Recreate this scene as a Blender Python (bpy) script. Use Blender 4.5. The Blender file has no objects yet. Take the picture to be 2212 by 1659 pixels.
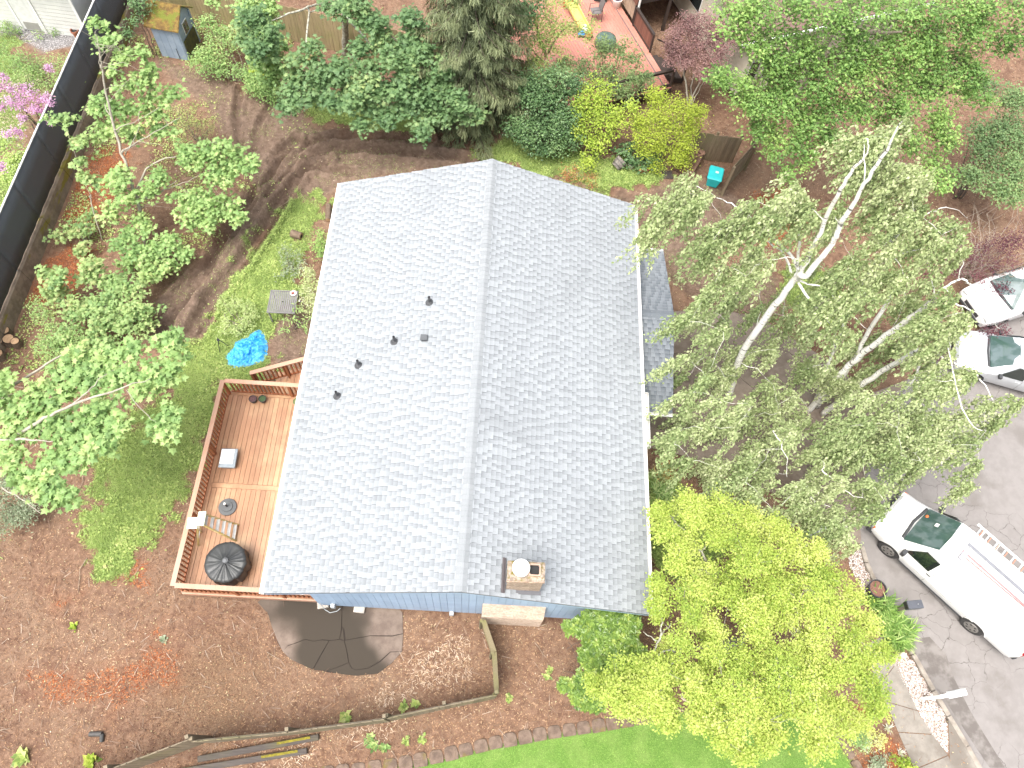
import bpy, bmesh, math, random
import numpy as np
from math import sin, cos, pi, radians, hypot, atan2
from mathutils import Vector, Matrix
random.seed(7)
RNG = np.random.default_rng(11)
SC = bpy.context.scene
COL = SC.collection

# ---------------------------------------------------------------- camera, sky, sun, exposure
cd = bpy.data.cameras.new("camera"); cam = bpy.data.objects.new("camera", cd); COL.objects.link(cam)
_rt = Vector((.9972923, .0438816, .05901251)); _up = Vector((-.06552863, .89448085, .44227821)); _fw = Vector((.03337769, .44494766, -.89493436))
_m = Matrix((_rt, _up, -_fw)).transposed().to_4x4(); _m.translation = Vector((0, 0, 23.6)); cam.matrix_world = _m
cd.sensor_fit = 'HORIZONTAL'; cd.sensor_width = 36.0; cd.lens = 36.0 * 1600.0 / 2212.0
cd.clip_start = .1; cd.clip_end = 900.0
SC.camera = cam
SUN_EL, SUN_AZ = 68.0, 225.0        # overcast: high, soft; azimuth clockwise from +Y
w = bpy.data.worlds.new("World"); SC.world = w; w.use_nodes = True
nt = w.node_tree; nt.nodes.clear()
sky = nt.nodes.new("ShaderNodeTexSky"); sky.sky_type = 'NISHITA'; sky.sun_disc = False
sky.sun_elevation = radians(SUN_EL); sky.sun_rotation = radians(SUN_AZ); sky.air_density = 1.0; sky.dust_density = 6.0; sky.ozone_density = .6
hsv = nt.nodes.new("ShaderNodeHueSaturation"); hsv.inputs['Saturation'].default_value = .38   # cloud cover: near-white sky
bg = nt.nodes.new("ShaderNodeBackground"); bg.inputs['Strength'].default_value = .15
out = nt.nodes.new("ShaderNodeOutputWorld")
nt.links.new(sky.outputs[0], hsv.inputs['Color']); nt.links.new(hsv.outputs[0], bg.inputs['Color']); nt.links.new(bg.outputs[0], out.inputs['Surface'])
sl = bpy.data.lights.new("sun", 'SUN'); sl.energy = 1.15; sl.angle = radians(38); sl.color = (1.0, .97, .92)
so = bpy.data.objects.new("sun", sl); COL.objects.link(so)
_sd = Vector((sin(radians(SUN_AZ)) * cos(radians(SUN_EL)), cos(radians(SUN_AZ)) * cos(radians(SUN_EL)), sin(radians(SUN_EL))))
so.rotation_euler = (-_sd).to_track_quat('-Z', 'Y').to_euler(); so.location = _sd * 60
SC.view_settings.view_transform = 'Standard'; SC.view_settings.look = 'None'; SC.view_settings.gamma = 1.0
SC.view_settings.use_curve_mapping = False
SC.view_settings.exposure = 1.36
SC.cycles.max_bounces = 7; SC.cycles.diffuse_bounces = 4; SC.cycles.glossy_bounces = 2; SC.cycles.transmission_bounces = 5; SC.cycles.transparent_max_bounces = 4

# ---------------------------------------------------------------- scene helpers
def tag(o, label=None, cat=None, group=None, kind=None):
    if label: o['label'] = label
    if cat: o['category'] = cat
    if group: o['group'] = group
    if kind: o['kind'] = kind
    return o
def thing(name, label, cat, loc=(0, 0, 0), rz=.0, group=None):
    o = bpy.data.objects.new(name, None); COL.objects.link(o)
    o.empty_display_size = .2; o.location = loc; o.rotation_euler = (0, 0, rz)
    return tag(o, label, cat, group)
def wloc(o):
    v = Vector((0, 0, 0))
    while o is not None:
        v += o.location; o = o.parent
    return v
def link(name, me, mat, parent=None, loc=None, rot=None):
    o = bpy.data.objects.new(name, me); COL.objects.link(o)
    if mat is not None and not me.materials: me.materials.append(mat)
    if parent is not None: o.parent = parent
    if loc is not None: o.location = loc
    if rot is not None: o.rotation_euler = rot
    return o
class MB:
    """collects shapes into one mesh"""
    def __init__(s): s.v = []; s.f = []; s.sm = False
    def add(s, vs, fs):
        n = len(s.v); s.v.extend([tuple(p) for p in vs]); s.f.extend([tuple(i + n for i in f) for f in fs]); return s
    def box(s, c, d, rz=.0, M=None):
        x, y, z = d[0] / 2, d[1] / 2, d[2] / 2
        vs = [Vector(p) for p in ((-x, -y, -z), (x, -y, -z), (x, y, -z), (-x, y, -z), (-x, -y, z), (x, -y, z), (x, y, z), (-x, y, z))]
        R = M if M is not None else Matrix.Rotation(rz, 3, 'Z')
        c = Vector(c)
        return s.add([R @ p + c for p in vs], [(3, 2, 1, 0), (4, 5, 6, 7), (0, 1, 5, 4), (1, 2, 6, 5), (2, 3, 7, 6), (3, 0, 4, 7)])
    def bar(s, a, b, wd, ht, up=(0, 0, 1)):
        """rectangular bar from a to b, wd across, ht along up"""
        a, b = Vector(a), Vector(b); d = (b - a); L = d.length; d.normalize(); u = Vector(up)
        x = d.cross(u)
        if x.length < 1e-4: x = d.cross(Vector((1, 0, 0)))
        x.normalize(); u = x.cross(d)
        M = Matrix((x, d, u)).transposed()
        return s.box((a + b) / 2, (wd, L, ht), M=M)
    def hexa(s, b4, t4):
        return s.add(list(b4) + list(t4), [(3, 2, 1, 0), (4, 5, 6, 7), (0, 1, 5, 4), (1, 2, 6, 5), (2, 3, 7, 6), (3, 0, 4, 7)])
    def prism(s, poly, z0, z1):
        n = len(poly)
        vs = [(p[0], p[1], z0) for p in poly] + [(p[0], p[1], z1) for p in poly]
        return s.add(vs, [tuple(range(n))[::-1], tuple(range(n, 2 * n))] + [(i, (i + 1) % n, n + (i + 1) % n, n + i) for i in range(n)])
    def tube(s, pts, rad, n=6, cap=True):
        pts = [Vector(p) for p in pts]; m = len(pts)
        if not hasattr(rad, '__len__'): rad = [rad] * m
        base = len(s.v); ref = Vector((.31, .2, .93)).normalized(); prev = None
        for i, p in enumerate(pts):
            d = (pts[min(i + 1, m - 1)] - pts[max(i - 1, 0)])
            if d.length < 1e-6: d = Vector((0, 0, 1))
            d.normalize()
            if prev is None:
                x = d.cross(ref)
                if x.length < 1e-3: x = d.cross(Vector((1, 0, 0)))
            else: x = prev - d * prev.dot(d)
            x.normalize(); prev = x; y = d.cross(x)
            for k in range(n):
                a = 2 * pi * k / n; s.v.append(tuple(p + (x * cos(a) + y * sin(a)) * rad[i]))
        for i in range(m - 1):
            for k in range(n):
                a = base + i * n + k; b = base + i * n + (k + 1) % n
                s.f.append((a, b, b + n, a + n))
        if cap:
            s.f.append(tuple(base + k for k in range(n))[::-1]); s.f.append(tuple(base + (m - 1) * n + k for k in range(n)))
        return s
    def lathe(s, prof, c, n=16, capb=True, capt=True, M=None):
        base = len(s.v); c = Vector(c)
        for r, z in prof:
            for k in range(n):
                a = 2 * pi * k / n; p = Vector((r * cos(a), r * sin(a), z))
                s.v.append(tuple((M @ p if M is not None else p) + c))
        for i in range(len(prof) - 1):
            for k in range(n):
                a = base + i * n + k; b = base + i * n + (k + 1) % n
                s.f.append((a, b, b + n, a + n))
        if capb: s.f.append(tuple(base + k for k in range(n))[::-1])
        if capt: s.f.append(tuple(base + (len(prof) - 1) * n + k for k in range(n)))
        return s
    def build(s, name, mat, parent=None, world=True, smooth=False, bevel=.0, kind=None):
        me = bpy.data.meshes.new(name); vs = s.v
        if parent is not None and world:
            L = wloc(parent); vs = [(p[0] - L.x, p[1] - L.y, p[2] - L.z) for p in vs]
        me.from_pydata(vs, [], s.f); me.update()
        if smooth: me.polygons.foreach_set('use_smooth', [True] * len(me.polygons))
        o = link(name, me, mat, parent)
        if bevel:
            b = o.modifiers.new('bevel', 'BEVEL'); b.width = bevel; b.segments = 1; b.limit_method = 'ANGLE'
        if kind: o['kind'] = kind
        return o
def npmesh(name, V, F, mat, parent=None, attrs=None, smooth=False, world=True):
    """fast mesh from numpy arrays; F is (n,k)"""
    me = bpy.data.meshes.new(name); V = np.asarray(V, dtype=np.float32); F = np.asarray(F, dtype=np.int32)
    if parent is not None and world: V = V - np.array(wloc(parent), dtype=np.float32)
    n, k = F.shape
    me.vertices.add(len(V)); me.vertices.foreach_set('co', V.ravel())
    me.loops.add(n * k); me.loops.foreach_set('vertex_index', F.ravel())
    me.polygons.add(n); me.polygons.foreach_set('loop_start', np.arange(0, n * k, k, dtype=np.int32)); me.polygons.foreach_set('loop_total', np.full(n, k, dtype=np.int32))
    me.polygons.foreach_set('use_smooth', np.full(n, bool(smooth)))
    me.update(calc_edges=True)
    for an, arr in (attrs or {}).items():
        arr = np.asarray(arr, dtype=np.float32)
        if arr.ndim == 1:
            a = me.attributes.new(an, 'FLOAT', 'POINT'); a.data.foreach_set('value', arr)
        else:
            a = me.attributes.new(an, 'FLOAT_COLOR', 'POINT'); a.data.foreach_set('color', arr.ravel())
    return link(name, me, mat, parent)

# ---------------------------------------------------------------- materials
def _mat(name):
    m = bpy.data.materials.new(name); m.use_nodes = True
    n = m.node_tree; n.nodes.clear()
    o = n.nodes.new("ShaderNodeOutputMaterial"); b = n.nodes.new("ShaderNodeBsdfPrincipled")
    n.links.new(b.outputs[0], o.inputs['Surface'])
    return m, n, b, o
def c4(c): return (c[0], c[1], c[2], 1.0)
def nd(n, typ, **kw):
    x = n.nodes.new(typ)
    for k, v in kw.items(): setattr(x, k, v)
    return x
def mix(n, fac, a, b, mode='MIX'):
    x = nd(n, "ShaderNodeMix", data_type='RGBA', blend_type=mode)
    for idx, val in ((0, fac), (6, a), (7, b)):
        if isinstance(val, (int, float)): x.inputs[idx].default_value = val
        elif isinstance(val, tuple): x.inputs[idx].default_value = c4(val)
        else: n.links.new(val, x.inputs[idx])
    return x.outputs[2]
def math_(n, op, a, b=None, clamp=False):
    x = nd(n, "ShaderNodeMath", operation=op, use_clamp=clamp)
    for i, v in ((0, a), (1, b)):
        if v is None: continue
        if isinstance(v, (int, float)): x.inputs[i].default_value = v
        else: n.links.new(v, x.inputs[i])
    return x.outputs[0]
def noise(n, scale, detail=4.0, rough=.55, vec=None, dist=.0):
    x = nd(n, "ShaderNodeTexNoise"); x.inputs['Scale'].default_value = scale; x.inputs['Detail'].default_value = detail
    x.inputs['Roughness'].default_value = rough; x.inputs['Distortion'].default_value = dist
    if vec is not None: n.links.new(vec, x.inputs['Vector'])
    return x.outputs['Fac']
def ramp(n, fac, stops):
    x = nd(n, "ShaderNodeValToRGB"); e = x.color_ramp.elements
    while len(e) < len(stops): e.new(.5)
    for i, (p, c) in enumerate(stops): e[i].position = p; e[i].color = c4(c) if len(c) == 3 else c
    n.links.new(fac, x.inputs[0]); return x.outputs[0]
def sharpen(n, fac, lo, hi):
    x = nd(n, "ShaderNodeMapRange", interpolation_type='SMOOTHSTEP'); x.inputs[1].default_value = lo; x.inputs[2].default_value = hi
    n.links.new(fac, x.inputs[0]); return x.outputs[0]
def bump(n, b, h, strength=.3, dist=.01):
    x = nd(n, "ShaderNodeBump"); x.inputs['Strength'].default_value = strength; x.inputs['Distance'].default_value = dist
    n.links.new(h, x.inputs['Height']); n.links.new(x.outputs[0], b.inputs['Normal'])
def coords(n, kind='Object', scale=None):
    t = nd(n, "ShaderNodeTexCoord"); v = t.outputs[kind]
    if scale:
        m = nd(n, "ShaderNodeMapping"); m.inputs['Scale'].default_value = scale; n.links.new(v, m.inputs['Vector']); v = m.outputs[0]
    return v
def wpos(n, scale=None):
    g = nd(n, "ShaderNodeNewGeometry"); v = g.outputs['Position']
    if scale:
        m = nd(n, "ShaderNodeMapping"); m.inputs['Scale'].default_value = scale; n.links.new(v, m.inputs['Vector']); v = m.outputs[0]
    return v
def simple(name, col, rough=.6, col2=None, scale=6.0, var=.0, bmp=.0, metal=.0, bscale=40.0, stretch=None, lo=.35, hi=.65, spec=.5, coat=.0):
    """painted / plain material: two tones mixed by noise, per-object brightness, fine bump"""
    m, n, b, o = _mat(name); v = wpos(n, stretch)
    if col2 is None: col2 = tuple(c * .85 for c in col)
    f = sharpen(n, noise(n, scale, 5, .6, v), lo, hi)
    c = mix(n, f, col, col2)
    if var:
        oi = nd(n, "ShaderNodeObjectInfo"); r = nd(n, "ShaderNodeMapRange"); r.inputs[3].default_value = 1 - var; r.inputs[4].default_value = 1 + var
        n.links.new(oi.outputs['Random'], r.inputs[0]); cc = nd(n, "ShaderNodeVectorMath", operation='SCALE'); n.links.new(c, cc.inputs[0]); n.links.new(r.outputs[0], cc.inputs['Scale']); c = cc.outputs[0]
    n.links.new(c, b.inputs['Base Color']); b.inputs['Roughness'].default_value = rough; b.inputs['Metallic'].default_value = metal
    b.inputs['Specular IOR Level'].default_value = spec; b.inputs['Coat Weight'].default_value = coat; b.inputs['Coat Roughness'].default_value = .05
    if bmp: bump(n, b, noise(n, bscale, 3, .6, v), bmp, .01)
    return m
def wood(name, col, col2, axis=1, rough=.6, var=.18, worn=None):
    """boards: grain stretched along a world axis, stains, per-board tone"""
    st = [14.0, 14.0, 14.0]; st[axis] = .8
    m, n, b, o = _mat(name); v = wpos(n, tuple(st)); g = noise(n, 3.0, 6, .65, v, .4)
    c = mix(n, sharpen(n, g, .3, .7), col, col2)
    blot = noise(n, .9, 4, .6, wpos(n))
    c = mix(n, math_(n, 'MULTIPLY', sharpen(n, blot, .45, .7), .55), c, worn if worn else tuple(x * .7 for x in col))
    oi = nd(n, "ShaderNodeObjectInfo"); r = nd(n, "ShaderNodeMapRange"); r.inputs[3].default_value = 1 - var; r.inputs[4].default_value = 1 + var
    n.links.new(oi.outputs['Random'], r.inputs[0]); cc = nd(n, "ShaderNodeVectorMath", operation='SCALE'); n.links.new(c, cc.inputs[0]); n.links.new(r.outputs[0], cc.inputs['Scale'])
    n.links.new(cc.outputs[0], b.inputs['Base Color']); b.inputs['Roughness'].default_value = rough
    bump(n, b, g, .25, .004)
    return m
def leafmat(name, cols, rough=.5, trans=.35, spec=.35):
    """leaf colours picked by the per-leaf 'tone' attribute"""
    m, n, b, o = _mat(name)
    a = nd(n, "ShaderNodeAttribute", attribute_name='tone')
    k = len(cols); c = ramp(n, a.outputs['Fac'], [(i / (k - 1), cols[i]) for i in range(k)])
    n.links.new(c, b.inputs['Base Color']); b.inputs['Roughness'].default_value = rough; b.inputs['Specular IOR Level'].default_value = spec
    t = nd(n, "ShaderNodeBsdfTranslucent"); tc = mix(n, .18, c, (.45, .58, .16), 'MIX'); n.links.new(tc, t.inputs['Color'])
    if cols[0][0] > cols[0][1]: n.links.new(c, t.inputs['Color'])
    ms = nd(n, "ShaderNodeMixShader"); ms.inputs[0].default_value = trans
    n.links.new(b.outputs[0], ms.inputs[1]); n.links.new(t.outputs[0], ms.inputs[2]); n.links.new(ms.outputs[0], o.inputs['Surface'])
    return m
def glassmat(name, col=(.02, .025, .025), rough=.05):
    m, n, b, o = _mat(name); b.inputs['Base Color'].default_value = c4(col); b.inputs['Roughness'].default_value = rough
    b.inputs['Specular IOR Level'].default_value = .8; b.inputs['Coat Weight'].default_value = .6; b.inputs['Coat Roughness'].default_value = .02
    return m

# ---------------------------------------------------------------- terrain
def smooth(t): t = np.clip(t, 0, 1); return t * t * (3 - 2 * t)
def zt(x, y): return -.7 * smooth((np.asarray(x, dtype=float) - 6.0) / 7.0)


# ================================================================ GROUND
def poly_sd(X, Y, poly):
    """signed distance to a polygon (positive inside)"""
    P = np.array([p[:2] for p in poly]); n = len(P)
    d = np.full(X.shape, 1e9); ins = np.zeros(X.shape, bool)
    for i in range(n):
        a, b = P[i], P[(i + 1) % n]; e = b - a
        t = np.clip(((X - a[0]) * e[0] + (Y - a[1]) * e[1]) / (e @ e + 1e-9), 0, 1)
        d = np.minimum(d, np.hypot(X - a[0] - t * e[0], Y - a[1] - t * e[1]))
        c = ((a[1] > Y) != (b[1] > Y)) & (X < (b[0] - a[0]) * (Y - a[1]) / (b[1] - a[1] + 1e-12) + a[0]); ins ^= c
    return np.where(ins, d, -d)
def line_d(X, Y, pts):
    P = np.array([p[:2] for p in pts]); d = np.full(X.shape, 1e9); s = np.zeros(X.shape); acc = .0
    for i in range(len(P) - 1):
        a, b = P[i], P[i + 1]; e = b - a; L = math.sqrt(e @ e)
        t = np.clip(((X - a[0]) * e[0] + (Y - a[1]) * e[1]) / (L * L + 1e-9), 0, 1)
        q = np.hypot(X - a[0] - t * e[0], Y - a[1] - t * e[1]); m = q < d
        d = np.where(m, q, d); s = np.where(m, acc + t * L, s); acc += L
    return d, s
def vnoise(X, Y, sc, seed=0):
    """cheap value noise 0..1"""
    x = X * sc + seed * 17.3; y = Y * sc + seed * 9.1
    xi = np.floor(x).astype(np.int64); yi = np.floor(y).astype(np.int64); fx = x - xi; fy = y - yi
    h = lambda a, b: ((np.sin(a * 127.1 + b * 311.7 + seed * 74.7) * 43758.5453) % 1.0)
    fx = fx * fx * (3 - 2 * fx); fy = fy * fy * (3 - 2 * fy)
    return (h(xi, yi) * (1 - fx) + h(xi + 1, yi) * fx) * (1 - fy) + (h(xi, yi + 1) * (1 - fx) + h(xi + 1, yi + 1) * fx) * fy
def fbm(X, Y, sc, seed=0, o=4):
    r = 0; a = .5; t = 0
    for i in range(o): r = r + a * vnoise(X, Y, sc * 2 ** i, seed + i); t += a; a *= .55
    return r / t

GRASS_YARD = [(-6.89,19.52,.0),(-7.89,19.43,.0),(-8.66,18.66,.0),(-9.18,17.59,.0),(-9.53,16.25,.0),(-9.8,15.07,.0),(-10.02,14.14,.0),(-10.09,13.35,.0),(-10.33,12.56,.0),(-10.82,12.24,.0),(-10.94,11.4,.0),(-10.53,10.71,.0),(-11.28,9.95,.0),(-11.67,9.07,.0),(-12.15,7.81,.0),(-12.06,6.95,.0),(-12.18,5.88,.0),(-12.0,5.01,.0),(-11.51,4.54,.0),(-10.9,4.62,.0),(-10.5,5.24,.0),(-9.81,6.48,.0),(-9.34,8.24,.0),(-9.25,10.98,.0),(-8.28,11.32,.0),(-7.58,11.84,.0),(-7.86,12.94,.0),(-7.92,13.72,.0),(-7.3,14.97,.0),(-7.38,16.44,.0),(-7.7,17.28,.0),(-7.59,18.18,.0),(-6.86,19.29,.0)]
GRASS_BACK = [(-1.62,22.0,.0),(-.53,23.27,.0),(1.24,23.45,.0),(3.03,22.98,.0),(4.81,22.89,.0),(6.77,22.34,-.02),(7.15,21.89,-.05),(6.14,21.42,-.0),(4.19,20.89,.0),(3.04,21.07,.0),(1.68,21.57,.0),(-.18,22.19,.0)]
GRASS_MOSS = [(-9.09,25.34,.0),(-7.87,25.2,.0),(-6.01,24.71,.0),(-4.2,24.49,.0),(-2.55,23.86,.0),(-3.67,23.21,.0),(-5.63,23.27,.0),(-7.6,23.46,.0),(-8.69,24.15,.0)]
LAWN = [(-2.11,-.58,.0),(-1.29,-.35,.0),(-.0,-.08,.0),(1.3,.28,.0),(2.64,.54,.0),(3.99,.76,.0),(5.36,1.01,.0),(6.48,1.3,-.01),(8.25,1.87,-.17),(10.43,2.26,-.49),(11.18,1.15,-.58),(11.73,-.0,-.64),(12.86,-2.28,-.7),(13.74,-4.39,-.7),(-5.44,-5.25,.0),(-3.79,-.97,.0)]
LAWN_FRONT = [(5.56,8.39,.0),(5.98,8.92,.0),(7.21,8.03,-.06),(8.8,7.38,-.25),(8.03,6.06,-.14),(6.41,5.05,-.01),(5.62,5.89,.0)]
LAWN_BIRCH = [(11.89,18.35,-.65),(13.45,18.29,-.7),(14.2,17.0,-.7),(13.36,15.21,-.7),(12.49,15.56,-.69),(11.49,16.72,-.62)]
MUD = [(-15.46,26.62,.0),(-13.6,25.97,.0),(-11.42,25.09,.0),(-9.75,24.58,.0),(-7.75,23.18,.0),(-5.59,23.01,.0),(-3.26,22.99,.0),(-1.64,22.25,.0),(-.47,22.11,.0),(-6.35,20.17,.0),(-6.99,19.52,.0),(-7.89,19.43,.0),(-8.66,18.66,.0),(-9.18,17.59,.0),(-9.53,16.25,.0),(-9.8,15.07,.0),(-10.02,14.14,.0),(-10.09,13.35,.0),(-10.46,12.46,.0),(-12.1,12.52,.0),(-12.16,13.38,.0),(-12.08,14.37,.0),(-11.21,15.68,.0),(-10.47,17.03,.0),(-10.15,18.87,.0),(-9.98,20.3,.0),(-10.73,21.71,.0),(-11.74,22.89,.0),(-13.0,24.23,.0),(-14.62,25.29,.0)]
MUD_RIGHT = [(1.88,21.58,.0),(4.0,20.87,.0),(5.92,20.86,.0),(6.94,21.6,-.03),(9.42,21.98,-.34),(11.0,21.07,-.56),(9.98,19.17,-.42),(7.89,17.85,-.12),(8.99,17.16,-.28),(11.4,17.59,-.61),(11.41,16.06,-.61),(8.82,15.21,-.25),(6.69,16.79,-.02),(5.72,17.57,.0),(5.52,20.09,.0),(3.81,20.66,.0)]
MUD_SIDE = [(-7.92,13.72,.0),(-7.2,14.37,.0),(-6.43,14.84,.0),(-6.24,13.65,.0),(-6.16,12.13,.0),(-7.42,11.85,.0),(-7.83,12.76,.0)]
ORANGE = [([(-16.53,18.85,.0),(-15.2,18.98,.0),(-15.18,18.04,.0),(-15.87,17.3,.0),(-16.38,17.74,.0)], 1.0), ([(-15.99,16.45,.0),(-14.91,15.62,.0),(-15.1,14.7,.0),(-15.52,14.0,.0),(-17.02,13.4,.0),(-17.34,13.53,.0),(-17.08,15.2,.0)], .85),
          ([(-16.79,19.06,.0),(-16.53,20.52,.0),(-15.43,21.24,.0),(-14.82,19.77,.0),(-15.43,18.43,.0),(-16.75,18.31,.0)], .9), ([(-12.59,1.47,.0),(-10.37,1.99,.0),(-9.3,2.83,.0),(-8.25,2.03,.0),(-8.16,1.17,.0),(-9.97,.59,.0),(-11.7,.67,.0)], .42),
          ([(-12.62,3.61,.0),(-12.12,3.71,.0),(-12.16,3.34,.0),(-12.5,3.25,.0)], .5), ([(11.08,21.84,-.57),(12.85,22.63,-.7),(12.99,20.62,-.7),(12.05,19.54,-.67),(10.81,19.34,-.54)], .9), ([(-10.64,4.63,.0),(-10.2,4.58,.0),(-10.18,4.04,.0),(-10.61,3.95,.0)], .7),
          ([(11.88,1.53,-.65),(12.38,1.59,-.68),(12.25,1.33,-.68),(11.88,1.28,-.65)], .9), ([(11.95,.52,-.66),(13.06,.5,-.7),(13.13,.1,-.7),(11.98,.05,-.66)], .9)]
OCHRE = [(-8.44,2.37,.0),(-6.46,2.65,.0),(-5.74,1.81,.0),(-6.0,.34,.0),(-8.07,.09,.0),(-8.73,1.31,.0)]
STREET = [(16.86,-2.58,-.7),(15.6,.16,-.7),(15.34,.78,-.7),(14.95,1.61,-.7),(14.62,2.32,-.7),(14.18,3.38,-.7),(13.8,4.41,-.7),(13.42,5.27,-.7),(13.15,6.25,-.7),(13.08,6.8,-.7),(13.15,7.77,-.7),(14.03,10.59,-.7),(15.96,13.37,-.7),(18.19,15.27,-.7),(20.35,16.4,-.7),(22.76,18.16,-.7),(26.48,19.88,-.7),(26.03,2.75,-.7),(22.08,-4.54,-.7)]
DRIVE = [(5.53,14.59,.0),(6.98,15.3,-.04),(8.87,15.68,-.26),(10.57,15.5,-.51),(12.5,14.31,-.69),(14.4,12.67,-.7),(15.96,13.37,-.7),(14.03,10.59,-.7),(13.15,7.77,-.7),(13.07,6.72,-.7),(12.14,7.22,-.67),(11.24,7.95,-.59),(9.94,8.48,-.41),(8.29,9.13,-.18),(6.98,9.42,-.04),(5.61,9.66,.0)]
GRAVEL_N = [(-23.46,27.37,.0),(-21.74,27.61,.0),(-18.44,27.39,.0),(-18.57,26.02,.0),(-19.5,25.53,.0),(-21.03,26.29,.0),(-23.26,26.82,.0)]
RUTS = [([(-8.59,22.44,.0),(-9.18,21.49,.0),(-9.55,19.98,.0),(-10.01,18.19,.0),(-10.59,16.37,.0),(-11.2,14.55,.0),(-11.72,12.93,.0)], .13, .24), ([(-7.19,21.44,.0),(-8.1,20.68,.0),(-8.55,19.25,.0),(-8.99,17.72,.0),(-9.59,16.14,.0),(-10.33,14.42,.0),(-10.78,12.75,.0)], .14, .26),
        ([(-9.8,20.81,.0),(-9.93,19.59,.0),(-10.31,17.94,.0),(-10.97,16.12,.0),(-11.67,14.41,.0),(-12.11,13.19,.0)], .07, .18), ([(-8.32,19.27,.0),(-8.74,17.63,.0),(-9.31,16.05,.0),(-9.98,14.35,.0),(-10.37,12.75,.0)], .08, .16),
        ([(-1.43,22.07,.0),(-3.56,22.11,.0),(-5.49,22.19,.0),(-7.0,22.04,.0),(-8.4,21.32,.0),(-8.96,20.28,.0)], .12, .22), ([(-3.06,22.93,.0),(-5.18,22.79,.0),(-6.9,22.67,.0),(-8.16,22.18,.0),(-8.95,21.27,.0),(-9.37,20.0,.0)], .13, .22),
        ([(-6.07,20.88,.0),(-7.59,20.98,.0),(-8.65,20.63,.0),(-9.17,19.43,.0)], .09, .2), ([(-9.94,24.56,.0),(-10.26,23.18,.0),(-10.18,21.77,.0),(-10.3,20.52,.0)], .07, .16), ([(-11.42,25.09,.0),(-11.29,23.47,.0),(-10.78,21.96,.0),(-10.79,20.23,.0)], .06, .18),
        ([(2.26,21.55,.0),(4.19,20.69,.0),(6.11,20.58,-.0),(8.12,21.2,-.15),(10.1,20.39,-.44)], .08, .2), ([(5.68,19.4,.0),(7.2,19.11,-.05),(9.12,18.54,-.29),(10.6,17.46,-.51)], .08, .22), ([(5.63,17.79,.0),(6.72,17.34,-.02),(7.77,16.09,-.11),(9.66,15.98,-.37)], .08, .22)]
WALL_X = -16.95
LEAFLITTER = [(-15.94,5.35,.0),(-11.27,5.23,.0),(-6.05,4.74,.0),(-1.73,4.21,.0),(.76,1.77,.0),(-2.84,.75,.0),(-8.07,.09,.0),(-11.55,-1.07,.0),(-13.56,-1.16,.0)]

def grid_axis(lo, hi, f0, f1, fine, coarse):
    a = list(np.arange(f0, f1, fine))
    x = f0
    st = fine
    while x > lo: st = min(coarse if x < -22 else .3, st * 1.25); x -= st; a.insert(0, x)
    x = a[-1]; st = fine
    while x < hi: st = min(coarse if x > 25 else .2, st * 1.25); x += st; a.append(x)
    return np.array(a)
gx = grid_axis(-140, 140, -16.6, 8.0, .08, 14.0); gy = grid_axis(-120, 150, -1.5, 26.0, .085, 14.0)
GX, GY = np.meshgrid(gx, gy)
def height(X, Y, detail=True):
    Z = zt(X, Y)
    Z = Z + .70 * smooth((WALL_X - .12 - X) / .1) * (Y < 40)
    lw = smooth((poly_sd(X, Y, LAWN) + .05) / .25); Z = Z - .12 * lw
    if detail:
        yard = (X > -16.8) & (X < 9)
        Z = Z + yard * (.05 * (fbm(X, Y, .9, 3) - .5) + .035 * (fbm(X, Y, 4.0, 5) - .5)) * (1 - lw)
        md = np.maximum(smooth((poly_sd(X, Y, MUD) + .2) / .6), smooth((poly_sd(X, Y, MUD_RIGHT) + .2) / .6))
        Z = Z + md * .11 * (fbm(X, Y, 3.2, 8) - .5) + md * .10 * (fbm(X, Y, 9.0, 9, 3) - .5)
        for k, (pts, dep, wd) in enumerate(RUTS):
            wd = wd * 1.15; dep = dep * 1.15; wob = .12 * (fbm(X, Y, 1.6, 20 + k, 2) - .5)
            d, s = line_d(X, Y, pts); d = d + wob
            near = d < wd * 3.2
            tread = .5 + .5 * np.sin(s * 2 * pi / .17 + 2.0 * vnoise(X, Y, 3.0, k))
            cut = smooth(1 - (d - wd * .55) / (wd * .5))
            lip = np.exp(-((d - wd * 1.35) / (wd * .4)) ** 2)
            stir = .55 + .9 * vnoise(X, Y, 1.1, 40 + k)
            Z = Z + near * stir * (-dep * 1.15 * cut + dep * .95 * lip * (.4 + 1.1 * fbm(X, Y, 5.0, 50 + k, 3)) - .085 * cut * tread)
    return Z
HZ = height(GX, GY)
# nothing of the yard rises into the slabs or the house
under = (GX > -4.4) & (GX < 4.2) & (GY > 4.0) & (GY < 17.4)
HZ = np.where(under, -.05, HZ)
PATIO = [(-6.54,3.75,.0),(-6.17,3.44,.0),(-5.94,3.01,.0),(-5.66,2.52,.0),(-5.27,2.18,.0),(-4.64,1.97,.0),(-4.1,1.87,.0),(-3.28,1.82,.0),(-2.66,1.91,.0),(-2.29,2.22,.0),(-2.02,2.56,.0),(-2.04,3.06,.0),(-2.13,3.69,.0),(-2.32,3.83,.0),(-4.96,3.92,.0),(-6.35,3.95,.0)]
for sd_poly, z in ((PATIO, .0),):
    sd = poly_sd(GX, GY, sd_poly); HZ = np.where(sd > -.02, np.minimum(HZ, -.03), HZ)
sdS = poly_sd(GX, GY, STREET); sdD = poly_sd(GX, GY, DRIVE)
HZ = np.where(sdS > -.1, zt(GX, GY) - .14, HZ); HZ = np.where(sdD > -.1, np.minimum(HZ, zt(GX, GY) - .06), HZ)
_ix = lambda a, v: np.clip(np.searchsorted(a, v) - 1, 0, len(a) - 2)
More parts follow.
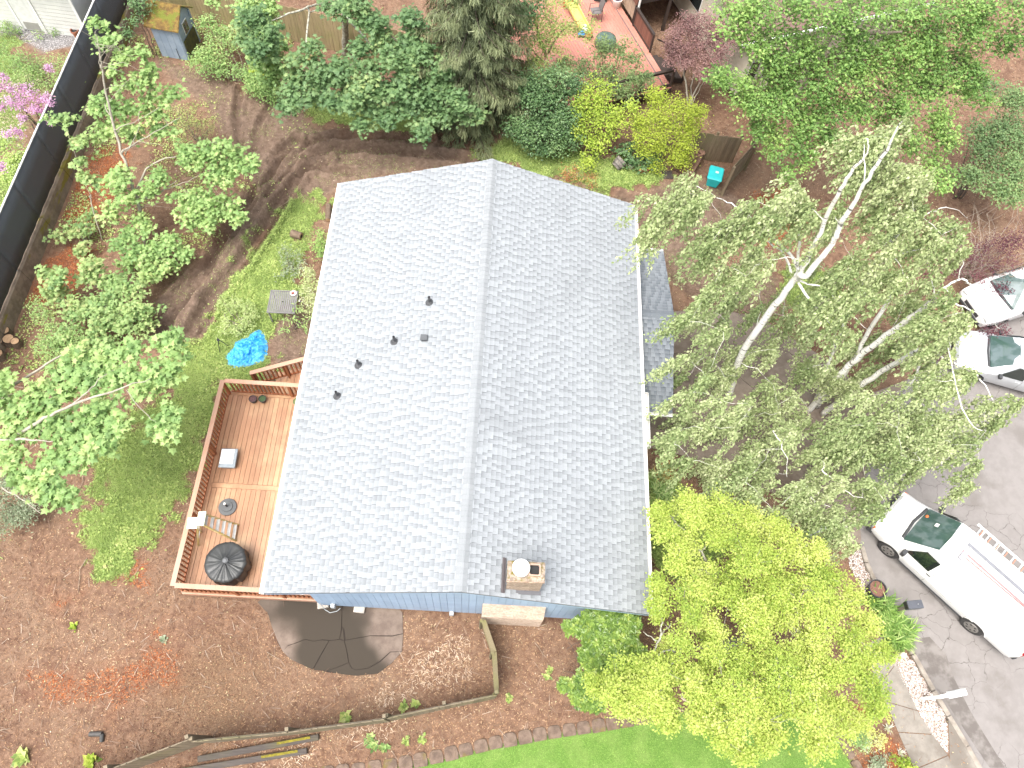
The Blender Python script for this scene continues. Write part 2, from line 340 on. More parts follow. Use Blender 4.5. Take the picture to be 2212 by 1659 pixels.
def ground_z(x, y):
    x = np.asarray(x, float); y = np.asarray(y, float)
    i = _ix(gx, x); j = _ix(gy, y); fx = np.clip((x - gx[i]) / (gx[i + 1] - gx[i]), 0, 1); fy = np.clip((y - gy[j]) / (gy[j + 1] - gy[j]), 0, 1)
    return (HZ[j, i] * (1 - fx) + HZ[j, i + 1] * fx) * (1 - fy) + (HZ[j + 1, i] * (1 - fx) + HZ[j + 1, i + 1] * fx) * fy
nb = lambda s, a: (fbm(GX, GY, s, a) - .5)
def feather(sd, w, s=1.3, a=1, amp=.9): return smooth(.5 + (sd + amp * nb(s, a)) / w)
grass = np.maximum.reduce([feather(poly_sd(GX, GY, GRASS_YARD) + .1, 1.0, 2.6, 60, 1.7), feather(poly_sd(GX, GY, GRASS_BACK), .7, 2.4, 61, 1.5), .7 * feather(poly_sd(GX, GY, GRASS_MOSS), .8, 2.0, 62, 1.5),
                           feather(poly_sd(GX, GY, LAWN_FRONT), .4, 1.5, 63), .8 * feather(poly_sd(GX, GY, LAWN_BIRCH), .4, 1.5, 64)])
lawn = smooth((poly_sd(GX, GY, LAWN) + .04) / .08)
mud = np.maximum.reduce([feather(poly_sd(GX, GY, MUD), .6, 1.4, 65), feather(poly_sd(GX, GY, MUD_RIGHT), .7, 1.4, 66), feather(poly_sd(GX, GY, MUD_SIDE), .6, 1.4, 67)])
orange = np.zeros_like(GX)
for p, k in ORANGE: orange = np.maximum(orange, k * feather(poly_sd(GX, GY, p), 1.0, 1.8, 70, 1.4))
ochre = feather(poly_sd(GX, GY, OCHRE), 1.6, 1.2, 71, 1.6)
ngrass = smooth((-17.2 - GX) / .3) * smooth((fbm(GX, GY, .6, 77) - .35) / .12); ngrav = feather(poly_sd(GX, GY, GRAVEL_N), .4, 1.5, 78, .5)
far = smooth((np.hypot(GX - 2, GY - 12) - 36) / 10) * smooth((fbm(GX, GY, .08, 80) - .3) / .2)
grass = np.maximum(grass, np.maximum(ngrass, far)) * (1 - .95 * ngrav)
rut_dark = np.zeros_like(GX)  # wet mud tone that also paints shade into the ruts
for k, (pts, dep, wd) in enumerate(RUTS):
    d_, s_ = line_d(GX, GY, pts); rut_dark = np.maximum(rut_dark, smooth(1 - (d_ + .12 * (fbm(GX, GY, 1.6, 20 + k, 2) - .5) - wd * .4) / (wd * .7)) * smooth((fbm(GX, GY, .9, 90 + k, 3) - .3) / .3))
grass = grass * (1 - .85 * rut_dark)
A = np.stack([grass, mud, orange, rut_dark], -1).reshape(-1, 4); B = np.stack([lawn, ochre, ngrav, np.ones_like(GX)], -1).reshape(-1, 4)
ny, nx = GX.shape
idx = np.arange(nx * ny).reshape(ny, nx)
FQ = np.stack([idx[:-1, :-1], idx[:-1, 1:], idx[1:, 1:], idx[1:, :-1]], -1).reshape(-1, 4)
m, n, b, o = _mat("ground_soil_and_grass")
aA = nd(n, "ShaderNodeAttribute", attribute_name='ma'); aB = nd(n, "ShaderNodeAttribute", attribute_name='mb')
sA = nd(n, "ShaderNodeSeparateColor"); n.links.new(aA.outputs['Color'], sA.inputs[0]); sB = nd(n, "ShaderNodeSeparateColor"); n.links.new(aB.outputs['Color'], sB.inputs[0])
pw = wpos(n)
big = noise(n, .7, 4, .6, pw); mid = noise(n, 5.0, 5, .65, pw); fine = noise(n, 38.0, 4, .7, pw); vfine = noise(n, 95.0, 3, .7, pw)
soil = ramp(n, mid, [(.25, (.075, .038, .024)), (.5, (.188, .11, .071)), (.8, (.30, .192, .128))])
soil = mix(n, sharpen(n, fine, .52, .72), soil, (.36, .235, .15)); soil = mix(n, sharpen(n, vfine, .66, .74), soil, (.36, .26, .18))
soil = mix(n, math_(n, 'MULTIPLY', sharpen(n, noise(n, 1.5, 6, .7, pw), .48, .66), .6), soil, (.11, .056, .039))
soil = mix(n, math_(n, 'MULTIPLY', sharpen(n, noise(n, .33, 5, .65, pw), .46, .62), .5), soil, mix(n, sharpen(n, fine, .4, .62), (.16, .10, .066), (.34, .235, .155)))
och = mix(n, sharpen(n, fine, .38, .62), (.10, .058, .036), (.25, .16, .09))
soil = mix(n, math_(n, 'MULTIPLY', sB.outputs[1], .7), soil, och)
org = mix(n, sharpen(n, fine, .38, .6), (.16, .055, .025), (.36, .13, .055))
of = math_(n, 'MULTIPLY', sA.outputs[2], sharpen(n, noise(n, 2.2, 5, .7, pw), .3, .62)); soil = mix(n, of, soil, org)
mudc = ramp(n, mid, [(.28, (.13, .085, .06)), (.55, (.23, .158, .115)), (.8, (.32, .235, .175))]); mudc = mix(n, sharpen(n, vfine, .68, .75), mudc, (.36, .31, .19))
mudc = mix(n, math_(n, 'MULTIPLY', aA.outputs['Alpha'], .35), mudc, (.085, .053, .037)); c = mix(n, sA.outputs[1], soil, mudc)
gr = ramp(n, fine, [(.3, (.10, .125, .04)), (.55, (.18, .245, .07)), (.75, (.28, .35, .115))]); gr = mix(n, math_(n, 'MULTIPLY', sharpen(n, mid, .45, .7), .5), gr, (.17, .135, .075))
gf = sharpen(n, math_(n, 'ADD', sA.outputs[0], math_(n, 'MULTIPLY', math_(n, 'SUBTRACT', mid, .5), 1.1)), .35, .75); c = mix(n, gf, c, gr)
lw = ramp(n, fine, [(.3, (.075, .145, .028)), (.6, (.135, .245, .045)), (.8, (.20, .33, .075))]); lw = mix(n, math_(n, 'MULTIPLY', sharpen(n, noise(n, 1.6, 4, .6, pw), .42, .68), .55), lw, (.20, .29, .075))
c = mix(n, sB.outputs[0], c, lw)
gv = ramp(n, vfine, [(.3, (.11, .10, .10)), (.6, (.26, .25, .25)), (.8, (.48, .46, .45))]); c = mix(n, sB.outputs[2], c, gv)
n.links.new(c, b.inputs['Base Color'])
rg = mix(n, math_(n, 'MULTIPLY', sA.outputs[1], sharpen(n, big, .45, .62)), (.95, .95, .95), (.5, .5, .5)); n.links.new(rg, b.inputs['Roughness']); b.inputs['Specular IOR Level'].default_value = .3
hsum = math_(n, 'ADD', math_(n, 'MULTIPLY', fine, .6), math_(n, 'ADD', math_(n, 'MULTIPLY', vfine, .35), mid)); clod = noise(n, 13.0, 4, .7, pw, .5); hsum = math_(n, 'ADD', hsum, math_(n, 'MULTIPLY', clod, math_(n, 'MULTIPLY', sA.outputs[1], 2.6))); bump(n, b, hsum, .95, .04)
MAT_GROUND = m
ground = npmesh("ground", np.stack([GX, GY, HZ], -1).reshape(-1, 3), FQ, MAT_GROUND, attrs={'ma': A, 'mb': B}, smooth=True); ground['kind'] = 'structure'

# ---------------------------------------------------------------- street, kerb, driveway, sidewalk, patio
def sheet(name, poly, dz, mat, th=.1, seg=.5):
    """slab that follows the slope of the terrain"""
    bm = bmesh.new(); vs = [bm.verts.new((p[0], p[1], 0)) for p in poly]; f = bm.faces.new(vs); bmesh.ops.triangulate(bm, faces=[f])
    if seg:
        for ax in (0, 1):
            lo = min(v.co[ax] for v in bm.verts); hi = max(v.co[ax] for v in bm.verts); k = lo + seg
            while k < hi:
                co = [0, 0, 0]; co[ax] = k; no = [0, 0, 0]; no[ax] = 1
                bmesh.ops.bisect_plane(bm, geom=bm.verts[:] + bm.edges[:] + bm.faces[:], plane_co=co, plane_no=no); k += seg
    for v in bm.verts: v.co.z = float(zt(v.co.x, v.co.y)) + dz
    bmesh.ops.recalc_face_normals(bm, faces=bm.faces)
    if sum(f.normal.z for f in bm.faces) < 0: bmesh.ops.reverse_faces(bm, faces=bm.faces)
    ret = bmesh.ops.extrude_face_region(bm, geom=bm.faces[:]); 
    for v in [g for g in ret['geom'] if isinstance(g, bmesh.types.BMVert)]: v.co.z += .0
    newv = set(g for g in ret['geom'] if isinstance(g, bmesh.types.BMVert))
    for v in bm.verts:
        if v not in newv: v.co.z -= th
    bmesh.ops.recalc_face_normals(bm, faces=bm.faces)
    me = bpy.data.meshes.new(name); bm.to_mesh(me); bm.free()
    return link(name, me, mat)
def crackmat(name, col, col2, crack_scale, crack_col, dark=None, crackw=.012, zone=.55, rough=.9, base=3.0):
    m, n, b, o = _mat(name); v = wpos(n)
    c = mix(n, sharpen(n, noise(n, base, 6, .65, v), .35, .65), col, col2)
    c = mix(n, sharpen(n, noise(n, 60, 3, .7, v), .6, .75), c, tuple(x * 1.25 for x in col))
    if dark: c = mix(n, math_(n, 'MULTIPLY', sharpen(n, noise(n, zone, 5, .6, v), .52, .66), .75), c, dark)
    wv = nd(n, "ShaderNodeVectorMath", operation='ADD'); nz = nd(n, "ShaderNodeTexNoise"); nz.inputs['Scale'].default_value = 3.5; nz.inputs['Detail'].default_value = 4; n.links.new(v, nz.inputs['Vector'])
    sc = nd(n, "ShaderNodeVectorMath", operation='SCALE'); n.links.new(nz.outputs['Color'], sc.inputs[0]); sc.inputs['Scale'].default_value = .35; n.links.new(v, wv.inputs[0]); n.links.new(sc.outputs[0], wv.inputs[1])
    vo = nd(n, "ShaderNodeTexVoronoi", feature='DISTANCE_TO_EDGE', voronoi_dimensions='2D'); vo.inputs['Scale'].default_value = crack_scale; n.links.new(wv.outputs[0], vo.inputs['Vector'])
    k = sharpen(n, vo.outputs['Distance'], .0, crackw); k = math_(n, 'SUBTRACT', 1.0, k)
    msk = sharpen(n, noise(n, .22, 3, .5, v), .52, .60); k = math_(n, 'MULTIPLY', k, msk)
    c = mix(n, k, c, crack_col); n.links.new(c, b.inputs['Base Color']); b.inputs['Roughness'].default_value = rough; b.inputs['Specular IOR Level'].default_value = .3
    h = math_(n, 'SUBTRACT', noise(n, 80, 3, .7, v), math_(n, 'MULTIPLY', k, 2.0)); bump(n, b, h, .35, .008)
    return m
M_ASPHALT = crackmat("old_asphalt", (.225, .208, .198), (.20, .184, .174), 1.5, (.10, .088, .08), dark=(.155, .14, .128), crackw=.02)
M_CONC = crackmat("aged_concrete", (.235, .19, .155), (.18, .143, .115), .35, (.06, .045, .035), dark=(.12, .09, .07), crackw=.004)
M_WALK = crackmat("sidewalk_concrete", (.25, .225, .195), (.195, .175, .15), .3, (.07, .06, .05), dark=(.14, .12, .10), crackw=.003)
st = sheet("street", STREET, -.1, M_ASPHALT, .2, 1.0); st['kind'] = 'structure'
# wet strip and joint along the gutter pan
M_WET = simple("damp_asphalt", (.115, .10, .09), .75, (.19, .172, .158), 2.2, lo=.4, hi=.62, bmp=.2)
gp = [(14.24,3.85,-.7),(14.89,3.96,-.7),(15.32,3.44,-.7),(15.37,3.13,-.7),(15.44,2.69,-.7),(15.72,1.82,-.7),(16.03,1.12,-.7),(16.45,.24,-.7),(15.97,.22,-.7),(15.67,.75,-.7),(15.09,1.86,-.7),(14.68,2.57,-.7),(14.45,3.05,-.7),(14.17,3.53,-.7)]
gutter_pan = sheet("gutter_pan", [(p[0], p[1]) for p in gp], -.096, M_WET, .05, .8); gutter_pan['kind'] = 'structure'
kl = [(16.86,-2.58,-.7),(15.6,.16,-.7),(15.34,.78,-.7),(14.95,1.61,-.7),(14.62,2.32,-.7),(14.18,3.38,-.7),(13.8,4.41,-.7),(13.42,5.27,-.7),(13.15,6.25,-.7),(13.08,6.8,-.7)]
M_KERB = simple("kerb_concrete", (.30, .265, .225), .9, (.20, .17, .14), 3.0, bmp=.3)
kerb = bpy.data.objects.new("kerb", None); COL.objects.link(kerb); kerb['kind'] = 'structure'; kerb.location = kl[0]
for i in range(len(kl) - 1):
    a, bb = Vector(kl[i]), Vector(kl[i + 1]); L = (bb - a).length; k = max(1, round(L / 1.2))
    for j in range(k):
        p = a.lerp(bb, (j + .008) / k); q = a.lerp(bb, (j + .992) / k)
        MB().bar((p.x, p.y, p.z - .05), (q.x, q.y, q.z - .05), .15, .16).build("kerb_stone", M_KERB, kerb, bevel=.015)
# driveway: concrete slabs with open joints
drive = bpy.data.objects.new("driveway", None); COL.objects.link(drive); drive['kind'] = 'structure'; drive.location = (8.5, 12.0, -.3)
def clip_poly(poly, a, nrm):
    outp = []
    for i in range(len(poly)):
        p, q = poly[i], poly[(i + 1) % len(poly)]
        dp = (p[0] - a[0]) * nrm[0] + (p[1] - a[1]) * nrm[1]; dq = (q[0] - a[0]) * nrm[0] + (q[1] - a[1]) * nrm[1]
        if dp >= 0: outp.append(p)
        if dp * dq < 0:
            t = dp / (dp - dq); outp.append((p[0] + (q[0] - p[0]) * t, p[1] + (q[1] - p[1]) * t))
    return outp
ca, sa = cos(radians(-38)), sin(radians(-38)); d2 = [(p[0], p[1]) for p in DRIVE]
for i in range(-4, 5):
    for j in range(-4, 5):
        o0 = (9.0 + (ca * i - sa * j) * 2.4, 11.5 + (sa * i + ca * j) * 2.4)
        q = d2
        for nv in ((ca, sa), (-ca, -sa), (-sa, ca), (sa, -ca)):
            q = clip_poly(q, (o0[0] - nv[0] * 1.19, o0[1] - nv[1] * 1.19), nv)
            if len(q) < 3: break
        if len(q) >= 3:
            ar = abs(sum(q[k][0] * q[(k + 1) % len(q)][1] - q[(k + 1) % len(q)][0] * q[k][1] for k in range(len(q)))) / 2
            if ar > .15:
                s_ = sheet("slab", q, .004, M_CONC, .1, .8); s_.parent = drive; s_.matrix_parent_inverse = Matrix.Translation(-Vector(drive.location))
# sidewalk slabs
walk = bpy.data.objects.new("sidewalk", None); COL.objects.link(walk); walk['kind'] = 'structure'; walk.location = (13.0, 1.5, -.7)
WL = [(12.53,3.55,-.69),(12.69,2.93,-.7),(12.9,2.4,-.7),(12.99,1.93,-.7),(13.24,1.07,-.7),(13.54,.07,-.7),(13.84,-.86,-.7)]; WR = [(13.24,3.87,-.7),(13.39,3.45,-.7),(13.56,3.08,-.7),(13.96,1.71,-.7),(14.31,1.06,-.7),(14.66,.5,-.7),(14.94,-.33,-.7)]
for i in range(len(WL) - 1):
    a, b2, c_, d_ = [Vector(q) for q in (WL[i], WR[i], WR[i + 1], WL[i + 1])]
    e1 = (d_ - a).normalized() * .012
    s_ = sheet("paving_slab", [tuple(a + e1)[:2], tuple(b2 + e1)[:2], tuple(c_ - e1)[:2], tuple(d_ - e1)[:2]], .02, M_WALK, .1, 0); s_.parent = walk; s_.matrix_parent_inverse = Matrix.Translation(-Vector(walk.location))
# concrete apron between strip and kerb
s_ = sheet("paving_slab", [q[:2] for q in [(14.92,1.6,-.7),(15.02,1.57,-.7),(15.57,.2,-.7),(14.66,.16,-.7)]], .012, M_WALK, .1, 0); s_.parent = walk; s_.matrix_parent_inverse = Matrix.Translation(-Vector(walk.location))
# cracked half-round patio behind the house: broken plates with open cracks
patio = bpy.data.objects.new("patio", None); COL.objects.link(patio); patio['kind'] = 'structure'; patio.location = (-3.2, 2.6, .0)
M_PATIO = crackmat("damp_patio_concrete", (.20, .155, .125), (.135, .10, .08), .5, (.05, .04, .03), dark=(.145, .108, .084), crackw=.0, base=2.0, zone=1.7)
for i, p in enumerate([[(-6.54,3.75,.0),(-6.17,3.44,.0),(-5.99,3.08,.0),(-5.73,2.66,.0),(-5.53,2.38,.0),(-5.42,2.56,.0),(-5.16,2.66,.0),(-4.94,2.77,.0),(-4.69,2.72,.0),(-4.43,2.78,.0),(-4.13,2.78,.0),(-3.93,2.82,.0),(-3.91,3.11,.0),(-3.99,3.78,.0),(-4.96,3.92,.0),(-6.35,3.95,.0)],
          [(-5.53,2.38,.0),(-5.27,2.18,.0),(-4.87,2.03,.0),(-4.58,1.93,.0),(-4.4,2.37,.0),(-4.23,2.75,.0),(-4.43,2.76,.0),(-4.68,2.71,.0),(-4.93,2.75,.0),(-5.16,2.64,.0),(-5.42,2.54,.0)],
          [(-4.55,1.91,.0),(-4.15,1.92,.0),(-3.87,2.03,.0),(-3.56,2.17,.0),(-3.68,2.54,.0),(-3.78,2.77,.0),(-3.92,2.8,.0),(-4.13,2.76,.0),(-4.21,2.75,.0),(-4.38,2.35,.0)],
          [(-4.14,1.91,.0),(-3.85,2.02,.0),(-3.55,2.16,.0),(-3.46,2.02,.0),(-3.32,1.97,.0),(-2.94,2.04,.0),(-2.62,2.24,.0),(-2.36,2.52,.0),(-2.02,2.56,.0),(-2.29,2.22,.0),(-2.66,1.91,.0),(-3.28,1.82,.0),(-3.73,1.84,.0)],
          [(-3.76,2.77,.0),(-3.66,2.55,.0),(-3.54,2.17,.0),(-3.44,2.04,.0),(-3.32,1.98,.0),(-2.95,2.06,.0),(-2.65,2.26,.0),(-2.37,2.54,.0),(-2.03,2.57,.0),(-2.04,3.06,.0),(-2.37,2.97,.0),(-3.02,2.95,.0),(-3.31,2.88,.0),(-3.71,2.79,.0)],
          [(-3.91,2.84,.0),(-3.78,2.79,.0),(-3.85,3.12,.0),(-3.87,3.12,.0)], [(-3.72,2.81,.0),(-3.31,2.9,.0),(-3.02,2.97,.0),(-2.37,3.0,.0),(-2.05,3.08,.0),(-2.13,3.69,.0),(-2.32,3.83,.0),(-3.97,3.78,.0),(-3.9,3.19,.0),(-3.82,3.12,.0)]]):
    s_ = sheet("concrete_plate", [q[:2] for q in p], .012 - .01 * (i == 3), M_PATIO, .06, .6); s_.parent = patio; s_.matrix_parent_inverse = Matrix.Translation(-Vector(patio.location))
s_ = sheet("concrete_bed", [q[:2] for q in PATIO], -.012, simple("dark_crack_dirt", (.035, .026, .02), .95), .04, .6); s_.parent = patio; s_.matrix_parent_inverse = Matrix.Translation(-Vector(patio.location))
# pale pebble strips beside the kerb
def pebbles(name, poly, count, size, mat, label, z=.0, cat='pebbles'):
    P = np.array([p[:2] for p in poly]); lo, hi = P.min(0), P.max(0); pts = []
    q = RNG.uniform(lo, hi, (count * 4, 2)); q = q[poly_sd(q[:, 0], q[:, 1], poly) > 0][:count]
    N = len(q); base = np.array([(1, 0, 0), (0, 1, 0), (-1, 0, 0), (0, -1, 0), (0, 0, 1), (0, 0, -1)], float); fa = np.array([(0, 1, 4), (1, 2, 4), (2, 3, 4), (3, 0, 4), (1, 0, 5), (2, 1, 5), (3, 2, 5), (0, 3, 5)])
    s3 = RNG.uniform(.5, 1.2, (N, 3)) * size * np.array([1.2, .8, .6]); th = RNG.uniform(0, 2 * pi, N)
    v = base[None] * s3[:, None]; x = v[..., 0] * np.cos(th)[:, None] - v[..., 1] * np.sin(th)[:, None]; y = v[..., 0] * np.sin(th)[:, None] + v[..., 1] * np.cos(th)[:, None]
    zz = ground_z(q[:, 0], q[:, 1]) + z
    V = np.stack([x + q[:, :1], y + q[:, 1:], v[..., 2] + zz[:, None]], -1).reshape(-1, 3); Fc = (fa[None] + 6 * np.arange(N)[:, None, None]).reshape(-1, 3)
    ob = npmesh(name, V, Fc, mat, attrs={'tone': np.repeat(RNG.uniform(0, 1, N), 6)}); tag(ob, label, cat, kind='stuff'); return ob
def tonemat(name, stops, rough=.85):
    m, n, b, o = _mat(name); a = nd(n, "ShaderNodeAttribute", attribute_name='tone'); n.links.new(ramp(n, a.outputs['Fac'], stops), b.inputs['Base Color']); b.inputs['Roughness'].default_value = rough
    b.inputs['Specular IOR Level'].default_value = .25
    return m
M_PEB = tonemat("pale_pebbles", [(0, (.16, .12, .10)), (.4, (.36, .29, .25)), (.75, (.62, .56, .52)), (1, (.8, .78, .75))])
pebbles("gravel", [(13.37,3.23,-.7),(13.91,3.44,-.7),(14.14,3.15,-.7),(14.57,2.46,-.7),(14.88,1.63,-.7),(14.69,.54,-.7),(14.27,1.04,-.7),(13.95,1.8,-.7),(13.6,2.71,-.7)], 5200, .024, M_PEB, "pale pebble strip between the sidewalk and the kerb", .01)
pebbles("gravel", [(12.56,6.39,-.69),(12.92,6.67,-.7),(13.29,6.78,-.7),(13.49,6.44,-.7),(13.53,6.17,-.7),(13.45,5.25,-.7),(12.92,5.14,-.7),(12.67,5.74,-.7),(12.52,6.11,-.69)], 2600, .024, M_PEB, "pale pebbles around the big pot beside the street", .01)
pebbles("gravel", GRAVEL_N, 5200, .024, tonemat("grey_gravel", [(0, (.08, .075, .075)), (.5, (.26, .25, .25)), (1, (.55, .53, .52))]), "grey gravel in front of the white garage", .0)


# ================================================================ HOUSE
XR, ZR, XL, XE, ZE = -.325, 4.55, -5.667, 4.87, 2.8       # ridge, left eave, right eave
Y0, Y1 = 3.55, 17.87
def roofz(x): return ZR - (ZR - ZE) * ((XR - x) / (XR - XL) if x < XR else (x - XR) / (XE - XR))
house = thing("house", "pale blue house under a light grey shingle gable roof in the middle", "house", (XR, 10.7, .0))
M_BLUE = simple("blue_siding_paint", (.34, .46, .60), .55, (.30, .41, .55), 2.0, var=.05, bmp=.1)
M_WHITE = simple("white_gutter_paint", (.84, .83, .80), .4, (.76, .745, .71), 1.5)
M_FOUND = simple("foundation_concrete", (.22, .20, .18), .9, (.14, .12, .10), 2.0, bmp=.3)
M_DARK = simple("dark_void", (.02, .02, .02), .8)
WX0, WX1, WY0, WY1 = -4.62, 4.25, 3.76, 17.62
mb = MB(); t = .16
for (a, c) in (((WX0, WY0), (WX0, WY1)), ((WX1, WY0), (WX1, WY1))):
    zt_ = roofz(a[0]) - .16
    mb.box((a[0] + (t / 2 if a[0] < 0 else -t / 2), (a[1] + c[1]) / 2, (.3 + zt_) / 2), (t, c[1] - a[1] - .04, zt_ - .3))
for yy, s in ((WY0, 1), (WY1, -1)):
    y2 = yy + s * t; b4 = [(WX0 + .02, yy, .3), (WX1 - .02, yy, .3)]
    pr = [(WX0 + .02, .3), (WX1 - .02, .3), (WX1 - .02, roofz(WX1) - .16), (XR, ZR - .16), (WX0 + .02, roofz(WX0) - .16)]
    k = len(pr); vs = [(p[0], yy + s * .02, p[1]) for p in pr] + [(p[0], y2, p[1]) for p in pr]
    mb.add(vs, [tuple(range(k)), tuple(range(k, 2 * k))[::-1]] + [(i, (i + 1) % k, k + (i + 1) % k, k + i) for i in range(k)])
mb.build("wall", simple("wall_blue_dark", (.20, .29, .40), .6), house)
mb = MB(); mb.box(((WX0 + WX1) / 2, (WY0 + WY1) / 2, .1), (WX1 - WX0 - .1, WY1 - WY0 - .1, .44)); mb.build("foundation", M_FOUND, house)
# vertical siding boards on both gables, each its own piece
BW = .205
for yy, s in ((WY0, -1), (WY1, 1)):
    x = WX0
    while x < WX1 - .02:
        x2 = min(x + BW, WX1); a, c = x + .004, x2 - .004
        if c - a > .03:
            y_in, y_out = yy + s * .001, yy + s * .018
            mids = [a, c] if not (a < XR < c) else [a, XR, c]
            top = [(q, roofz(q) - .17) for q in mids]; pr = [(a, .26), (c, .26)] + top[::-1]; k = len(pr)
            vs = [(q[0], y_out, q[1]) for q in pr] + [(q[0], y_in, q[1]) for q in pr]
            f = [tuple(range(k)), tuple(range(k, 2 * k))[::-1]] + [((i + 1) % k, i, k + i, k + (i + 1) % k) for i in range(k)]
            MB().add(vs, f).build("siding_board", M_BLUE, house)
        x = x2
# ---- roof deck + shingles
roof = None
mb = MB()
for xe in (XL, XE):
    th = .05
    mb.hexa([(XR, Y0, ZR - .03 - th), (xe, Y0, ZE - .03 - th), (xe, Y1, ZE - .03 - th), (XR, Y1, ZR - .03 - th)] if xe > XR else [(xe, Y0, ZE - .03 - th), (XR, Y0, ZR - .03 - th), (XR, Y1, ZR - .03 - th), (xe, Y1, ZE - .03 - th)],
            [(XR, Y0, ZR - .03), (xe, Y0, ZE - .03), (xe, Y1, ZE - .03), (XR, Y1, ZR - .03)] if xe > XR else [(xe, Y0, ZE - .03), (XR, Y0, ZR - .03), (XR, Y1, ZR - .03), (xe, Y1, ZE - .03)])
roof = mb.build("roof", simple("roof_underlay", (.10, .10, .105), .9), house)
def shinglemat(name, lo, hi, stain):
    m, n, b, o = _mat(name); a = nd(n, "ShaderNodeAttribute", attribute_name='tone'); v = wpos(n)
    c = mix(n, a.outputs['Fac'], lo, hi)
    g = noise(n, 55, 4, .75, v); c = mix(n, math_(n, 'MULTIPLY', sharpen(n, g, .35, .7), .35), c, tuple(x * .72 for x in lo))
    s = sharpen(n, noise(n, .5, 6, .68, v, .4), .48, .78); c = mix(n, math_(n, 'MULTIPLY', s, .42), c, stain)
    n.links.new(c, b.inputs['Base Color']); b.inputs['Roughness'].default_value = .95; b.inputs['Specular IOR Level'].default_value = .2
    bump(n, b, noise(n, 140, 2, .7, v), .5, .004)
    return m
M_SHING = shinglemat("grey_asphalt_shingle", (.18, .193, .204), (.32, .34, .355), (.16, .17, .178))
M_SHING2 = shinglemat("older_grey_shingle", (.105, .12, .135), (.235, .255, .275), (.10, .11, .12))
def shingle_field(origin, ax, up, length, slope, expo, mat, parent, nind, near, red=None):
    """courses of laminated shingles; ax = along the course, up = up the slope. The nind nearest pieces are objects, the rest one part."""
    ax, up = Vector(ax).normalized(), Vector(up).normalized(); nr = ax.cross(up)
    if nr.z < 0: nr = -nr
    O = Vector(origin); rows = int(math.ceil(slope / expo)); P = []
    for r in range(rows):
        u0 = r * expo; u1 = min(u0 + expo + .02, slope); s = -random.uniform(0, .2); hi = random.random() < .5
        while s < length:
            wd = random.choice((.11, .13, .15, .16, .18, .22)) if hi else random.choice((.08, .10, .12, .13, .15, .17))
            a, c = max(s, 0), min(s + wd, length)
            if c - a > .02:
                tone = (random.uniform(.74, 1.0) if hi else random.uniform(.46, .72)); P.append((a + .002, c - .002, u0, u1, .019 if hi else .006, tone))
            s += wd; hi = not hi
    def verts(p):
        a, c, u0, u1, h, tone = p; q = []
        for uu, hb, ht in ((u0, .0, h + .004), (u1, -.012, h - .010)):
            for ss in (a, c): q += [O + ax * ss + up * uu + nr * (hb - .012), O + ax * ss + up * uu + nr * ht]
        return q        # 0:a0b 1:a0t 2:c0b 3:c0t 4:a1b 5:a1t 6:c1b 7:c1t
    FA = [(1, 3, 7, 5), (0, 2, 3, 1), (0, 1, 5, 4), (2, 6, 7, 3), (4, 5, 7, 6)]
    if ax.cross(up).z < 0: FA = [f[::-1] for f in FA]
    P.sort(key=lambda p: (O + ax * ((p[0] + p[1]) / 2) + up * p[2] - Vector(near)).length); n_ind = nind
    L = wloc(parent); band = lambda p: [p[5] + .12] * 4 + [p[5] - (.5 if p[4] < .01 else .3)] * 4      # course shadow lines painted into the tone: lighter lower edge, darker upper end
    for p in P[:n_ind]:
        q = verts(p); cen = sum(q, Vector()) / 8; me = bpy.data.meshes.new("shingle"); me.from_pydata([tuple(x - cen) for x in q], [], FA); me.update()
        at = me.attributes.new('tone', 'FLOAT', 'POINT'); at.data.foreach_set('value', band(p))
        link("shingle", me, mat, parent, tuple(cen - L))
    V = []; T = []
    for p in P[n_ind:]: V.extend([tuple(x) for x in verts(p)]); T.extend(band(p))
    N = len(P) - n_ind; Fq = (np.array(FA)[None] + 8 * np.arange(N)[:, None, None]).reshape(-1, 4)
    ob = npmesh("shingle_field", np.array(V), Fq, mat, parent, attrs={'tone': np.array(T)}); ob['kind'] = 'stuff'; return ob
CAMP = (0, 0, 23.6)
sl_ = math.hypot(XR - XL, ZR - ZE); sr_ = math.hypot(XE - XR, ZR - ZE)
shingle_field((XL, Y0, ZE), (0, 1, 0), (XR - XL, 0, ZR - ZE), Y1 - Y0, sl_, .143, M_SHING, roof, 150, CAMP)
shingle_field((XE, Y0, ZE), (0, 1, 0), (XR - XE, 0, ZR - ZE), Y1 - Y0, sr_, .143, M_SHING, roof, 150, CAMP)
# ridge caps, each bent over the ridge
y = Y0 + .0; kR = (ZR - ZE) / (XE - XR); kL = (ZR - ZE) / (XR - XL); M_CAP = shinglemat("ridge_cap_shingle", (.225, .24, .25), (.275, .29, .30), (.205, .215, .225))
while y < Y1:
    y2 = min(y + .15, Y1); wv = .15; h0 = .034; h1 = .024
    vs = []
    for yy, h in ((y, h0), (y2 + .004, h1)):
        vs += [(XR - wv, yy, ZR - kL * wv + h - .006), (XR - .03, yy, ZR + h), (XR + .03, yy, ZR + h), (XR + wv, yy, ZR - kR * wv + h - .006), (XR - wv, yy, ZR - kL * wv - .01), (XR + wv, yy, ZR - kR * wv - .01)]
    f = [(0, 1, 7, 6), (1, 2, 8, 7), (2, 3, 9, 8), (4, 0, 6, 10), (3, 5, 11, 9), (4, 5, 3, 2, 1, 0)]
    o_ = MB().add(vs, f).build("ridge_cap", M_CAP, roof); at = o_.data.attributes.new('tone', 'FLOAT', 'POINT'); at.data.foreach_set('value', [random.uniform(.3, 1)] * 12); y = y2
